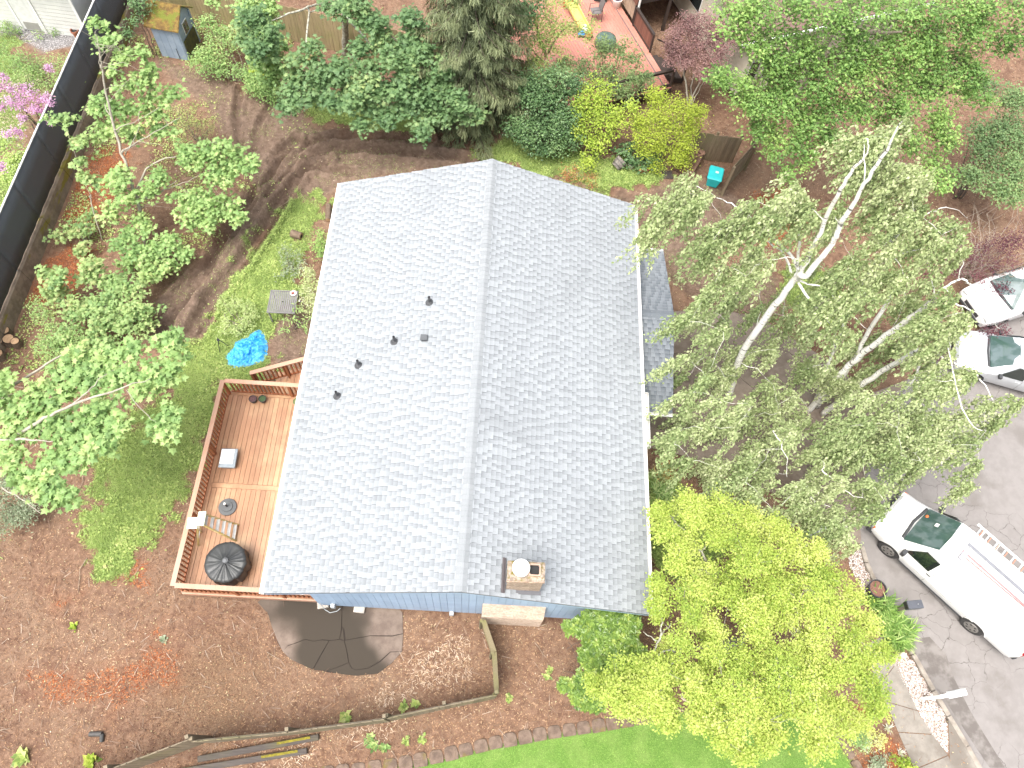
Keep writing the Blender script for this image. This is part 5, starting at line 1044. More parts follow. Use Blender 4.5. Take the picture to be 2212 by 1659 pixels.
# local: x axis = towards the left neighbour (f_), y = -e_... built as boxes along -x
MB().box((-4.5, -6.0, 1.35), (8.6, 12.0, 2.7)).build("wall", M_CREAM, h2, world=False)
MB().box((-.9, .45, 1.2), (1.6, 1.0, 2.4)).build("bay", M_CREAM, h2, world=False)
M_TROOF = simple("brown_roof_tiles", (.13, .075, .065), .9, (.19, .12, .10), 8, bmp=.6)
MB().hexa([(-9.4, .7, 2.62), (.5, .7, 2.62), (.5, -6.0, 4.6), (-9.4, -6.0, 4.6)][::-1], [(-9.4, .7, 2.74), (.5, .7, 2.74), (.5, -6.0, 4.72), (-9.4, -6.0, 4.72)][::-1]).build("roof", M_TROOF, h2, world=False)
MB().hexa([(-9.4, -6.01, 4.6), (.5, -6.01, 4.6), (.5, -12.6, 2.62), (-9.4, -12.6, 2.62)][::-1], [(-9.4, -6.01, 4.72), (.5, -6.01, 4.72), (.5, -12.6, 2.74), (-9.4, -12.6, 2.74)][::-1]).build("roof", M_TROOF, h2, world=False)
MB().hexa([(-1.9, .5, 2.42), (.1, .5, 2.42), (.1, 1.2, 2.2), (-1.9, 1.2, 2.2)][::-1], [(-1.9, .5, 2.5), (.1, .5, 2.5), (.1, 1.2, 2.28), (-1.9, 1.2, 2.28)][::-1]).build("bay_roof", M_TROOF, h2, world=False)
for xx in (-.5, -1.3): 
    w__ = MB().box((xx, .97, 1.35), (.5, .04, 1.0)).build("window", M_WHITE, h2, world=False); MB().box((xx, 1.0, 1.35), (.42, .02, .9)).build("pane", glassmat("house_pane"), w__, world=False)
for yy in (-1.5, -4.0):
    w__ = MB().box((-.19, yy, 1.5), (.04, 1.1, 1.1)).build("window", M_WHITE, h2, world=False); MB().box((-.165, yy, 1.5), (.02, 1.0, 1.0)).build("pane", glassmat("house_pane2"), w__, world=False)
MB().bar((-9.4, .78, 2.66), (.5, .78, 2.66), .1, .1).build("gutter", M_WHITE, h2, world=False)
# ---- fences around the gap at the right: leaning panels
fr = thing("gap_fence", "weathered vertical board fence panel behind the turquoise bin", "fence", (9.17,23.44,-.3)); M_FB2 = wood("grey_brown_fence_board", (.24, .185, .12), (.16, .115, .075), 2, .85, .2, worn=(.16, .15, .07))
board_fence(fr, [(8.01,23.24,-.14),(8.87,23.26,-.26),(9.96,23.37,-.42)], 1.45, side=-1, mat=M_FB2, rmat=M_FB2, zf=lambda p: float(zt(p.x, p.y)))
fr2 = thing("side_boundary_fence", "tall board fence running back from the turquoise bin beside the tree", "fence", (9.85,21.97,-.4))
board_fence(fr2, [(9.29,21.43,-.32),(10.48,23.1,-.49),(11.03,24.39,-.56)], 1.6, side=1, mat=M_FB2, rmat=M_FB2, zf=lambda p: float(zt(p.x, p.y)))
board_fence(fr2, [(11.12,24.63,-.57),(11.08,26.55,-.57),(11.07,27.67,-.57)], 1.5, side=-1, mat=M_FB2, rmat=M_FB2, zf=lambda p: float(zt(p.x, p.y)))
fr3 = thing("fallen_gate", "brown wooden gate panel lying tilted on the ground by the shrubs", "gate", (7.91,22.58,-.13))
g0 = (7.85,22.64,-.12); Mg = Matrix.Rotation(radians(-28), 3, 'Z') @ Matrix.Rotation(radians(25), 3, 'X')
M_GATE = wood("brown_gate_wood", (.19, .105, .07), (.13, .07, .045), 1, .85, .2)
for i in range(6): MB().box(Vector((g0[0], g0[1], .3)) + Mg @ Vector((-.38 + .15 * i, 0, 0)), (.14, 1.25, .025), M=Mg).build("board", M_GATE, fr3)
for v in (-.5, .5): MB().box(Vector((g0[0], g0[1], .3)) + Mg @ Vector((0, v, .035)), (.95, .1, .04), M=Mg).build("brace", M_GATE, fr3)
MB().bar(Vector((g0[0], g0[1], .3)) + Mg @ Vector((-.4, -.45, .04)), Vector((g0[0], g0[1], .3)) + Mg @ Vector((.4, .45, .04)), .09, .035).build("brace", M_GATE, fr3)
# turquoise wheelie bin
c = (8.94,21.97,-.27); wb = thing("wheelie_bin", "bright turquoise bin with a white mark on its lid near the fence", "bin", c, rz=-.25); wb.scale = (1.1, 1.1, .62); M_TEAL = simple("turquoise_plastic", (.02, .46, .47), .4, (.015, .40, .42), 4)
MB().hexa([(-.2, -.22, .08), (.2, -.22, .08), (.2, .24, .08), (-.2, .24, .08)], [(-.27, -.3, .92), (.27, -.3, .92), (.27, .3, .92), (-.27, .3, .92)]).build("body", M_TEAL, wb, world=False, bevel=.03)
MB().hexa([(-.29, -.33, .92), (.29, -.33, .92), (.29, .33, .96), (-.29, .33, .96)], [(-.25, -.28, 1.0), (.25, -.28, 1.0), (.26, .3, 1.05), (-.26, .3, 1.05)]).build("lid", M_TEAL, wb, world=False, bevel=.02)
MB().tube([(-.25, .36, .95), (.25, .36, .95)], .018, 8).build("handle", M_TEAL, wb, world=False)
MB().box((.03, .05, 1.036), (.12, .1, .006), M=Matrix.Rotation(radians(4), 3, 'X')).build("lid_mark", simple("white_mark", (.7, .75, .7), .6, (.3, .55, .35), 40), wb, world=False)
for sx in (-.22, .22): MB().tube([(sx - .025, .25, .1), (sx + .025, .25, .1)], .1, 14).build("wheel", M_BLACKPL, wb, world=False)
# barrel, pots
c = (4.89,22.24,.0); br = thing("half_barrel", "grey wooden half barrel planter tipped on its side on the grass", "barrel", (c[0], c[1], .2)); Mb = Matrix.Rotation(radians(38), 3, 'Z') @ Matrix.Rotation(radians(58), 3, 'Y')
for i in range(16):
    a = 2 * pi * i / 16; mb = MB(); r0, r1, r2 = .2, .255, .27; da = pi / 16 - .012; pts = []
    for r, z in ((r0, -.2), (r1, 0), (r2, .2)):
        for aa, rr_ in ((a - da, r), (a + da, r), (a + da, r - .025), (a - da, r - .025)): pts.append(Mb @ Vector((rr_ * cos(aa), rr_ * sin(aa), z)))
    f = [(0, 1, 5, 4), (4, 5, 9, 8), (2, 3, 7, 6), (6, 7, 11, 10), (1, 2, 6, 5), (5, 6, 10, 9), (3, 0, 4, 7), (7, 4, 8, 11), (3, 2, 1, 0), (8, 9, 10, 11)]; mb.add(pts, f); mb.build("stave", simple("barrel_stave", (.24, .215, .19), .8, (.15, .13, .11), 10, var=.2) if i == 0 else bpy.data.materials["barrel_stave"], br, world=False)
for r, z in ((.262, .08), (.235, -.1)): MB().lathe([(r, z - .02), (r + .006, z - .02), (r + .012, z + .02), (r + .004, z + .02)], (0, 0, 0), 24, M=Mb).build("hoop", simple("dark_hoop", (.08, .075, .07), .6), br, world=False)
MB().lathe([(.19, -.19), (.01, -.185)], (0, 0, 0), 16, M=Mb).build("base", M_DARK, br, world=False)
def pot(label, c, r, h, mat, soil=(.05, .035, .03), name="flower_pot", z=0):
    t = thing(name, label, "pot", (c[0], c[1], z if z else c[2])); MB().lathe([(r * .7, 0), (r * .95, h * .9), (r, h * .9), (r, h), (r * .88, h), (r * .86, h * .85)], (0, 0, 0), 18, capt=False).build("pot", mat, t, world=False); MB().lathe([(r * .88, h * .87), (.01, h * .9)], (0, 0, 0), 16).build("soil", simple("pot_soil", soil, .9, tuple(x * 2.4 for x in soil), 40, bmp=.6), t, world=False); return t
pot("small round white pot on the grass beside the tipped barrel", (5.43,22.25,.0), .15, .26, simple("cream_glaze", (.66, .62, .52), .4))
c = (5.93,22.13,.0); tp_ = thing("planter_box", "square terracotta planter with orange leaves on the back grass", "planter", c, rz=.12); M_TC = simple("terracotta_box", (.46, .17, .10), .8, (.38, .14, .08), 7)
MB().hexa([(-.16, -.12, 0), (.16, -.12, 0), (.16, .12, 0), (-.16, .12, 0)], [(-.21, -.16, .2), (.21, -.16, .2), (.21, .16, .2), (-.21, .16, .2)]).build("box", M_TC, tp_, world=False)
for s in (-1, 1): MB().box((s * .2, 0, .205), (.035, .35, .04)).build("rim", M_TC, tp_, world=False); MB().box((0, s * .155, .205), (.37, .035, .039)).build("rim", M_TC, tp_, world=False)
MB().box((0, 0, .19), (.36, .27, .03)).build("soil", simple("orange_leaf_soil", (.35, .13, .05), .9, (.12, .05, .03), 30), tp_, world=False)
c = (6.99,22.02,-.04); mt = thing("rubber_mat", "dark square mat on the ground in front of the brown gate", "mat", c, rz=.1); MB().box((0, 0, .03), (.42, .42, .03)).build("mat", simple("dark_mat", (.05, .04, .035), .9), mt, world=False)
pk = thing("plank", "short grey plank lying on the mud right of the house", "plank", (9.74,16.78,-.39)); a, bb = (9.83,17.38,-.4), (9.67,16.19,-.38); MB().bar((a[0], a[1], a[2] + .1), (bb[0], bb[1], bb[2] + .1), .46, .05).build("board", wood("grey_plank", (.27, .20, .15), (.19, .14, .10), 1, .85, .1), pk, bevel=.01)
MB().bar((a[0], a[1], a[2] + .035), (bb[0], bb[1], bb[2] + .035), .3, .07).build("bearer", M_DARK, pk)
# white utility panel by the yellow tree, paving square under the birch
c = (11.32,7.11,-.6); wpnl = thing("utility_box", "pale upright box standing between the yellow tree and the driveway", "box", c, rz=.5); MB().box((0, 0, .4), (.34, .28, .8)).build("cabinet", simple("pale_cabinet", (.56, .60, .58), .5, (.48, .52, .50), 4), wpnl, world=False, bevel=.02); MB().box((0, 0, .82), (.38, .32, .04)).build("lid", simple("pale_lid", (.66, .70, .68), .5), wpnl, world=False, bevel=.01)
c = (14.33,13.25,-.7); sq = thing("stepping_stone", "square tan paving stone on the soil under the birch trunks", "paving stone", c, rz=.5); MB().box((0, 0, .05), (.5, .42, .06)).build("stone", simple("tan_paver", (.45, .32, .23), .9, (.38, .27, .2), 7), sq, world=False, bevel=.01)
# flower pots on the deck
pot("left one of the two dark flower pots by the deck rail", (-7.76,10.16,.75), .13, .2, M_BLACKPL, (.06, .03, .03), z=DZ); pot("dark pot with green leaves and white blooms by the deck rail", (-7.45,10.19,.75), .13, .2, M_BLACKPL, (.03, .05, .02), z=DZ); pot("pale rimmed pot on the deck half hidden by the roof edge", (-6.3,10.17,.7), .15, .2, simple("tan_rim_pot", (.4, .28, .16), .7), (.08, .10, .04), z=DZ)
# ---- street furniture
c = (13.16,5.31,-.7); pot("large black nursery pot of brown soil beside the street", c, .30, .42, M_BLACKPL, (.10, .05, .035), name="nursery_pot")
c = (13.81,4.7,-.7); mbx = thing("mailbox", "dark grey mailbox on a post above the strappy plant", "mailbox", c, rz=radians(8)); M_MB = simple("dark_grey_mailbox", (.085, .09, .105), .4); M_POSTW = simple("grey_post", (.22, .19, .15), .85)
MB().box((0, 0, .5), (.09, .09, 1.0)).build("post", M_POSTW, mbx, world=False); MB().box((.02, 0, 1.12), (.5, .26, .24)).build("box", M_MB, mbx, world=False, bevel=.015); MB().box((-.235, 0, 1.12), (.01, .22, .2)).build("door", M_BLACKPL, mbx, world=False); MB().lathe([(.012, 1.24), (.012, 1.255)], (.1, 0, 0), 8).build("knob", M_ALU, mbx, world=False)
c = (14.24,2.07,-.7); mb2 = thing("mailbox", "white mailbox on a white post over the pebble strip", "mailbox", c, rz=radians(13)); M_MBW = simple("white_mailbox", (.78, .82, .84), .4)
MB().box((0, 0, .5), (.1, .1, 1.0)).build("post", M_WHITE, mb2, world=False); MB().bar((0, 0, .98), (.45, 0, .98), .1, .05).build("arm", M_WHITE, mb2, world=False)
mb = MB(); prof = [(.1 * cos(a), .1 * sin(a) + .1) for a in [pi * i / 8 for i in range(9)]]; prof = [(.1, 0)] + prof + [(-.1, 0)]; k = len(prof); vs = [(x, p[0], 1.01 + p[1]) for x in (.18, .68) for p in prof]; mb.add(vs, [tuple(range(k)), tuple(range(k, 2 * k))[::-1]] + [((i + 1) % k, i, k + i, k + (i + 1) % k) for i in range(k)]); mb.build("box", M_MBW, mb2, world=False); MB().box((.685, 0, 1.1), (.01, .18, .18)).build("door", M_WHITE, mb2, world=False)
c = (13.43,3.23,-.7); bo = thing("bollard", "short pale yellow round post at the end of the pebble strip", "bollard", c); MB().lathe([(.1, 0), (.1, .72), (.085, .77), (.03, .79)], (0, 0, 0), 16).build("post", simple("pale_yellow_post", (.62, .62, .40), .6, (.55, .54, .34), 5), bo, world=False)


# ================================================================ VEHICLES
def lerp_tab(tab, x):
    for i in range(len(tab) - 1):
        (x0, *a), (x1, *b2) = tab[i], tab[i + 1]
        if x0 >= x >= x1:
            t = (x0 - x) / (x0 - x1); return [p + (q - p) * t for p, q in zip(a, b2)]
    return list(tab[-1][1:]) if x < tab[-1][0] else list(tab[0][1:])
def make_vehicle(name, label, cat, loc, rz, tab, wheels, wr, paint, glass_list, details, track, group=None):
    """tab: stations (x, half width low, half width belt, half width roof, z bottom, z belt, z roof edge, z roof centre)"""
    t = thing(name, label, cat, loc, rz, group)
    xs = sorted({x for x, *_ in tab} | set(np.linspace(tab[0][0], tab[-1][0], 34)), reverse=True); mb = MB(); R = 0
    for x in xs:
        wl, wb, wt, zb, zbelt, ze, zc = lerp_tab(tab, x)
        ring = [(wl * .93, zb), (wl, zb + .12), (wb * 1.005, zb + (zbelt - zb) * .6), (wb, zbelt), (wt + (wb - wt) * .45, zbelt + (ze - zbelt) * .55), (wt, ze - (ze - zbelt) * .12), (wt * .9, ze + (zc - ze) * .55), (wt * .55, zc - (zc - ze) * .12), (0, zc)]
        full = [(x, y, z) for y, z in ring] + [(x, -y, z) for y, z in ring[:-1][::-1]]; R = len(full); mb.v.extend(full)
    n = len(xs)
    for i in range(n - 1):
        for k in range(R): a = i * R + k; b2 = i * R + (k + 1) % R; mb.f.append((a, b2, b2 + R, a + R))
    mb.f.append(tuple(range(R))); mb.f.append(tuple((n - 1) * R + k for k in range(R))[::-1])
    body = mb.build("body", paint, t, world=False, smooth=True)
    cut = MB()
    for wx in wheels:
        for s in (-1, 1): cut.tube([(wx, s * (track - .16), wr), (wx, s * (track + .35), wr)], wr * 1.16, 28)
    co_ = cut.build("cutter", paint, t, world=False)
    bo_ = body.modifiers.new('b', 'BOOLEAN'); bo_.operation = 'DIFFERENCE'; bo_.object = co_; bo_.solver = 'EXACT'
    bpy.context.view_layer.update(); dg = bpy.context.evaluated_depsgraph_get(); me = bpy.data.meshes.new_from_object(body.evaluated_get(dg)); body.modifiers.clear(); old = body.data; body.data = me; bpy.data.objects.remove(co_); bpy.data.meshes.remove(old)
    me.polygons.foreach_set('use_smooth', [True] * len(me.polygons)); me.set_sharp_from_angle(angle=radians(32))
    for wx in wheels:
        for s in (-1, 1):
            yy = s * track; wh = MB().tube([(wx, yy - .11 * 1, wr), (wx, yy - .10, wr), (wx, yy + .10, wr), (wx, yy + .11, wr)], [wr * .9, wr, wr, wr * .9], 26).build("wheel", M_TYRE, t, world=False, smooth=False)
            MB().tube([(wx, yy + s * .10, wr), (wx, yy + s * .122, wr)], [wr * .66, wr * .62], 22).build("rim", M_RIM, wh, world=False)
            for k in range(6):
                a = 2 * pi * k / 6; MB().tube([(wx + wr * .4 * cos(a), yy + s * .118, wr + wr * .4 * sin(a)), (wx + wr * .4 * cos(a), yy + s * .126, wr + wr * .4 * sin(a))], wr * .1, 8).build("rim_hole", M_TYRE, wh, world=False)
    for nm, pts, mt in glass_list:
        # pts: corner list in local space, given slightly proud of the body; thin pane
        v = [Vector(p) for p in pts]; nr = (v[1] - v[0]).cross(v[2] - v[0]).normalized(); cen = sum(v, Vector()) / len(v)
        if nr.dot(cen - Vector((cen.x * .6, 0, .6))) < 0: v = v[::-1]; nr = -nr
        k = len(v); MB().add([p + nr * .004 for p in v] + [p - nr * .03 for p in v], [tuple(range(k)), tuple(range(k, 2 * k))[::-1]] + [((i + 1) % k, i, k + i, k + (i + 1) % k) for i in range(k)]).build(nm, mt, t, world=False)
    for nm, fn, mt in details: fn().build(nm, mt, t, world=False, bevel=.008)
    return t
M_TYRE = simple("tyre_rubber", (.028, .027, .026), .85, (.045, .042, .04), 10); M_RIM = simple("steel_rim", (.28, .265, .245), .45, (.2, .19, .175), 10, metal=.5)
M_VANW = simple("white_van_paint", (.80, .80, .785), .3, (.77, .77, .75), 2, coat=.5); M_SILV = simple("silver_car_paint", (.56, .58, .60), .3, (.52, .54, .56), 2, coat=.6, metal=.35); M_CARW = simple("white_car_paint", (.82, .82, .82), .3, (.8, .8, .8), 2, coat=.5)
m, n, b, o = _mat("tinted_windscreen"); v = coords(n, 'Object'); cc = mix(n, sharpen(n, noise(n, 2.0, 3, .5, v), .45, .6), (.045, .085, .075), (.10, .14, .14)); n.links.new(cc, b.inputs['Base Color']); b.inputs['Roughness'].default_value = .06; b.inputs['Coat Weight'].default_value = .8; b.inputs['Coat Roughness'].default_value = .02; b.inputs['Specular IOR Level'].default_value = .8; M_WSCR = m
M_GLS = glassmat("dark_side_glass", (.012, .018, .015)); M_BUMP = simple("black_bumper", (.05, .052, .055), .6); M_RED = simple("red_lamp", (.45, .01, .02), .2); M_AMB = simple("amber_lamp", (.65, .16, .05), .25); M_LAMP = simple("clear_lamp", (.6, .62, .62), .15)
ZS = -.80
fw_, rw_ = Vector((13.8,6.62,-.44)), Vector((16.11,4.27,-.44)); hd = (fw_ - rw_); wb_ = Vector((hd.x, hd.y)).length; vang = atan2(hd.y, hd.x)
mid = (fw_ + rw_) / 2; trk = .86; lft = Vector((-sin(vang), cos(vang)))    # left of the vehicle
vc = Vector((mid.x, mid.y)) - lft * (trk + .12)
h_ = wb_ / 2
vt = [(h_ + .92, .78, .84, .7, .42, .72, .80, .86), (h_ + .84, .90, .96, .76, .36, .78, .95, 1.0), (h_ + .45, .95, .99, .80, .34, .82, 1.06, 1.12), (h_ + .06, .98, 1.0, .86, .33, .95, 1.14, 1.20), (h_ - .02, .98, 1.0, .86, .33, 1.0, 1.17, 1.24), (h_ - .42, .985, 1.0, .80, .33, 1.12, 1.60, 1.66), (h_ - .80, .99, 1.005, .77, .33, 1.13, 1.93, 2.0), (h_ - 1.3, .99, 1.005, .78, .33, 1.13, 2.0, 2.07), (0, .99, 1.005, .78, .33, 1.13, 2.0, 2.08), (-h_ - 1.15, .98, 1.0, .78, .36, 1.13, 2.0, 2.07), (-h_ - 1.28, .95, .98, .75, .4, 1.1, 1.95, 2.02), (-h_ - 1.32, .90, .94, .72, .45, 1.1, 1.9, 1.96)]
def bx(c, d, M=None): return lambda: MB().box(c, d, M=M)
vglass = [("windscreen", [(h_ + .03, .78, 1.245), (h_ + .06, 0, 1.29), (h_ + .03, -.78, 1.245), (h_ - .76, -.66, 1.975), (h_ - .78, 0, 2.02), (h_ - .76, .66, 1.975)], M_WSCR)]
for s in (1, -1): vglass += [("side_window", [(h_ - .22, s * 1.0, 1.16), (h_ - 1.12, s * 1.01, 1.16), (h_ - 1.12, s * .875, 1.72), (h_ - .62, s * .86, 1.74)], M_GLS)]
vdet = [("front_bumper", bx((h_ + .86, 0, .5), (.2, 1.86, .26)), M_BUMP), ("grille", bx((h_ + .905, 0, .76), (.05, 1.2, .2)), M_BUMP), ("wiper_cowl", lambda: MB().tube([(h_ + .1, .72, 1.22), (h_ + .17, 0, 1.24), (h_ + .1, -.72, 1.22)], .05, 8), M_BUMP), ("rear_bumper", bx((-h_ - 1.36, 0, .5), (.16, 1.7, .2)), M_BUMP)]
for s in (1, -1): vdet += [("headlight", bx((h_ + .86, s * .74, .78), (.12, .26, .18)), M_LAMP), ("indicator", bx((h_ + .80, s * .9, .76), (.16, .07, .14)), M_AMB), ("mirror", bx((h_ - .22, s * 1.14, 1.22), (.12, .2, .2)), M_BUMP), ("mirror_arm", lambda s=s: MB().tube([(h_ - .26, s * .98, 1.15), (h_ - .22, s * 1.1, 1.2)], .03, 6), M_BUMP), ("tail_light", bx((-h_ - 1.27, s * .9, 1.25), (.1, .12, .5)), M_RED), ("door_handle", bx((h_ - 1.22, s * 1.0, 1.0), (.14, .03, .06)), M_BUMP), ("door_seam", bx((h_ - 1.3, s * 1.005, .8), (.012, .006, .8)), M_BUMP), ("sill", bx((0, s * .985, .4), (wb_ - .9, .02, .06)), M_BUMP)]
vdet += [("windscreen_sticker", lambda: MB().box((h_ - .33, -.2, 1.655), (.12, .14, .006), M=Matrix.Rotation(radians(42), 3, 'Y')), M_WHITE), ("beacon", lambda: MB().lathe([(.06, 1.30), (.05, 1.36)], (h_ - .02, -.42, 0), 10), M_AMB)]
van = make_vehicle("van", "white work van with a ladder rack parked at the kerb", "van", (vc.x, vc.y, ZS), vang, vt, (h_, -h_), .36, M_VANW, vglass, vdet, trk)
for xx in (h_ - 1.35, -.25, -h_ - .85):
    mb = MB(); mb.tube([(xx, -.86, 2.0), (xx, -.82, 2.22), (xx, .82, 2.22), (xx, .86, 2.0)], .025, 8); mb.build("roof_bar", M_WHITE, van, world=False)
for yy in (.28, -.05): MB().bar((h_ - 1.2, yy, 2.25), (-h_ - 1.0, yy, 2.25), .05 if yy > 0 else .09, .03).build("rack_rail", simple("faded_red_trim", (.55, .2, .2), .5) if yy > 0 else simple("grey_rack_rail", (.2, .205, .225), .4), van, world=False)
MB().box((h_ - 1.3, .42, 2.26), (.16, .34, .05)).build("rack_clamp", simple("grey_clamp", (.35, .34, .38), .4), van, world=False)
c = Vector((vc.x, vc.y)) - lft * .62; ld = thing("extension_ladder", "aluminium ladder with orange rungs lying on the white van's roof rack", "ladder", (c.x, c.y, ZS + 2.25), rz=vang)
for yy in (-.19, .19): MB().bar((h_ - 1.05, yy, .03), (-h_ - 1.2, yy, .03), .03, .08).build("rail", M_ALU if yy > 0 else M_WHITE, ld, world=False)
k = 13
for i in range(k):
    xx = h_ - 1.2 - i * .3; MB().box((xx, 0, .03), (.05, .36, .04)).build("rung", M_ALU, ld, world=False); MB().box((xx - .09, 0, .0), (.022, .36, .02)).build("rung", simple("orange_rung", (.5, .22, .14), .5) if i == 0 else bpy.data.materials["orange_rung"], ld, world=False)
for i in range(5): MB().box((-.95, -.6 + .3 * i, 2.078 - .006 * abs(i - 2) ** 2), (3.0, .05, .012)).build("roof_rib", M_VANW, van, world=False, bevel=.004)
for s in (1, -1):
    for xx in (.35, -1.25): MB().box((xx, s * 1.004, 1.0), (.012, .008, 1.1)).build("panel_seam", simple("seam_grey", (.35, .35, .34), .6), van, world=False)
    MB().box((-.3, s * 1.008, .72), (wb_ - .95, .012, .05)).build("side_moulding", simple("pale_moulding", (.62, .62, .60), .5), van, world=False)
    for xx in (h_, -h_): MB().tube([(xx, s * (trk + .11), .36), (xx, s * (trk + .118), .36)], .07, 12).build("hub_cap", M_ALU, van, world=False)
MB().box((h_ + .42, 0, 1.125), (.7, 1.1, .012), M=Matrix.Rotation(radians(10), 3, 'Y')).build("bonnet_bulge", M_VANW, van, world=False, bevel=.005)
MB().box((-h_ - 1.335, 0, 1.3), (.012, .012, 1.2)).build("rear_door_seam", M_BUMP, van, world=False)
# straps over the rack: rope of red tape along the rack
MB().bar((h_ - 1.35, .42, 2.25), (-h_ - .9, .30, 2.25), .03, .02).build("ratchet_strap", simple("red_strap", (.6, .18, .16), .6), van, world=False)

# silver estate / SUV, nose to the left
s0, s1 = Vector((19.12,13.3,-.5)), Vector((20.25,13.01,-.5)); sd2 = s0 - s1; sang = atan2(sd2.y, sd2.x); left2 = Vector((-sin(sang), cos(sang)))
h2_ = 1.33
ct = [(h2_ + .88, .60, .68, .5, .36, .62, .70, .74), (h2_ + .80, .80, .84, .62, .30, .70, .82, .86), (h2_ + .35, .86, .90, .72, .28, .80, .93, .97), (h2_ - .18, .89, .92, .76, .27, .90, .99, 1.04), (h2_ - .3, .89, .92, .76, .27, .94, 1.02, 1.07), (h2_ - 1.0, .89, .92, .66, .27, .98, 1.50, 1.56), (h2_ - 1.5, .89, .92, .66, .27, .99, 1.58, 1.64), (-h2_ - .1, .89, .92, .66, .28, 1.0, 1.56, 1.62), (-h2_ - .6, .87, .90, .62, .32, 1.0, 1.42, 1.48), (-h2_ - .85, .82, .86, .58, .4, .95, 1.1, 1.15)]
def car_bits(hh):
    g = [("windscreen", [(hh - .26, .72, 1.065), (hh - .22, 0, 1.10), (hh - .26, -.72, 1.065), (hh - 1.02, -.58, 1.53), (hh - 1.02, 0, 1.585), (hh - 1.02, .58, 1.53)], M_WSCR)]
    for s in (1, -1): g += [("front_side_window", [(hh - .62, s * .915, 1.0), (hh - 1.45, s * .92, 1.01), (hh - 1.45, s * .745, 1.46), (hh - 1.08, s * .735, 1.46)], M_GLS), ("rear_side_window", [(hh - 1.52, s * .92, 1.01), (-hh - .2, s * .915, 1.03), (-hh - .1, s * .76, 1.42), (hh - 1.52, s * .745, 1.46)], M_GLS)]
    g += [("sunroof", [(hh - 1.25, .32, 1.625), (hh - 1.25, -.32, 1.625), (hh - 1.8, -.32, 1.65), (hh - 1.8, .32, 1.65)], M_GLS), ("rear_window", [(-hh - .22, .5, 1.57), (-hh - .22, -.5, 1.57), (-hh - .66, -.56, 1.40), (-hh - .66, .56, 1.40)], M_GLS)]
    d = [("grille", bx((hh + .87, 0, .58), (.06, .8, .16)), M_BUMP), ("bumper", bx((hh + .84, 0, .4), (.14, 1.3, .12)), M_BUMP), ("wiper_cowl", lambda: MB().tube([(hh - .2, .7, 1.05), (hh - .14, 0, 1.07), (hh - .2, -.7, 1.05)], .035, 8), M_BUMP), ("number_plate", bx((-hh - .87, 0, .75), (.02, .45, .13)), M_WHITE)]
    for s in (1, -1): d += [("headlight", bx((hh + .74, s * .66, .74), (.22, .22, .12)), M_LAMP), ("mirror", bx((hh - .62, s * 1.0, 1.03), (.12, .17, .12)), M_BUMP), ("door_handle", bx((hh - 1.35, s * .925, .86), (.16, .03, .035)), M_LAMP), ("tail_light", bx((-hh - .8, s * .72, .95), (.12, .2, .2)), M_RED), ("door_seam", bx((hh - 1.5, s * .922, .68), (.01, .006, .6)), M_BUMP)]
    return g, d
g_, d_ = car_bits(h2_)
cc2 = s0 - sd2.normalized() * .55; cpos = Vector((cc2.x, cc2.y)) - left2 * .9
make_vehicle("car", "silver car parked at the right edge facing left", "car", (cpos.x - sd2.normalized().x * 0, cpos.y, ZS), sang, ct, (h2_, -h2_), .33, M_SILV, g_, d_, .77)
n0, n1 = Vector((19.3,16.06,-.2)), Vector((21.09,16.79,-.2)); nd2 = n0 - n1; nang = atan2(nd2.y, nd2.x); left3 = Vector((-sin(nang), cos(nang)))
cp3 = Vector((n0.x, n0.y)) - nd2.normalized().to_2d() * 2.0 - left3 * .55
g_, d_ = car_bits(h2_)
make_vehicle("car", "white car beyond the silver one, partly hidden by bare twigs", "car", (cp3.x, cp3.y, ZS), nang, ct, (h2_, -h2_), .33, M_CARW, g_, d_, .77)


# ================================================================ PLANTS
LEAF = {}
LEAF['oval'] = (np.array([(0, 0, 0), (.33, .45, .09), (0, 1, -.06), (-.33, .45, .09)]), np.array([(0, 1, 2), (0, 2, 3)]))
LEAF['narrow'] = (np.array([(0, 0, 0), (.17, .4, .05), (0, 1, -.12), (-.17, .4, .05)]), np.array([(0, 1, 2), (0, 2, 3)]))
_h = [(0, .0), (.16, .10), (.50, .02), (.36, .30), (.62, .58), (.27, .56), (0, 1.0)]
_mp = _h + [(-x, y) for x, y in _h[1:-1][::-1]]
LEAF['maple'] = (np.array([(0, .36, .05)] + [(x, y, -.10 * abs(x) - (.1 if y > .9 else 0)) for x, y in _mp]), np.array([(0, i + 1, (i + 1) % len(_mp) + 1) for i in range(len(_mp))]))
LEAF['needle'] = (np.array([(-.07, 0, 0), (.07, 0, 0), (.045, 1, -.1), (-.045, 1, -.1)]), np.array([(0, 1, 2), (0, 2, 3)]))
LEAF['strap'] = (np.array([(-.03, 0, 0), (.03, 0, 0), (-.038, .4, .22), (.038, .4, .22), (-.028, .75, .20), (.028, .75, .20), (0, 1, .02)]), np.array([(0, 1, 3), (0, 3, 2), (2, 3, 5), (2, 5, 4), (4, 5, 6)]))
LEAF['twig'] = (np.array([(-.02, 0, 0), (.02, 0, 0), (.035, .5, .03), (-.0, .5, .03), (.0, 1, 0)]), np.array([(0, 1, 2), (0, 2, 3), (3, 2, 4)]))
LEAF['blade'] = (np.array([(-.05, 0, 0), (.05, 0, 0), (.0, 1, 0)]), np.array([(0, 1, 2)]))
def nrm(a): return a / (np.linalg.norm(a, axis=-1, keepdims=True) + 1e-9)
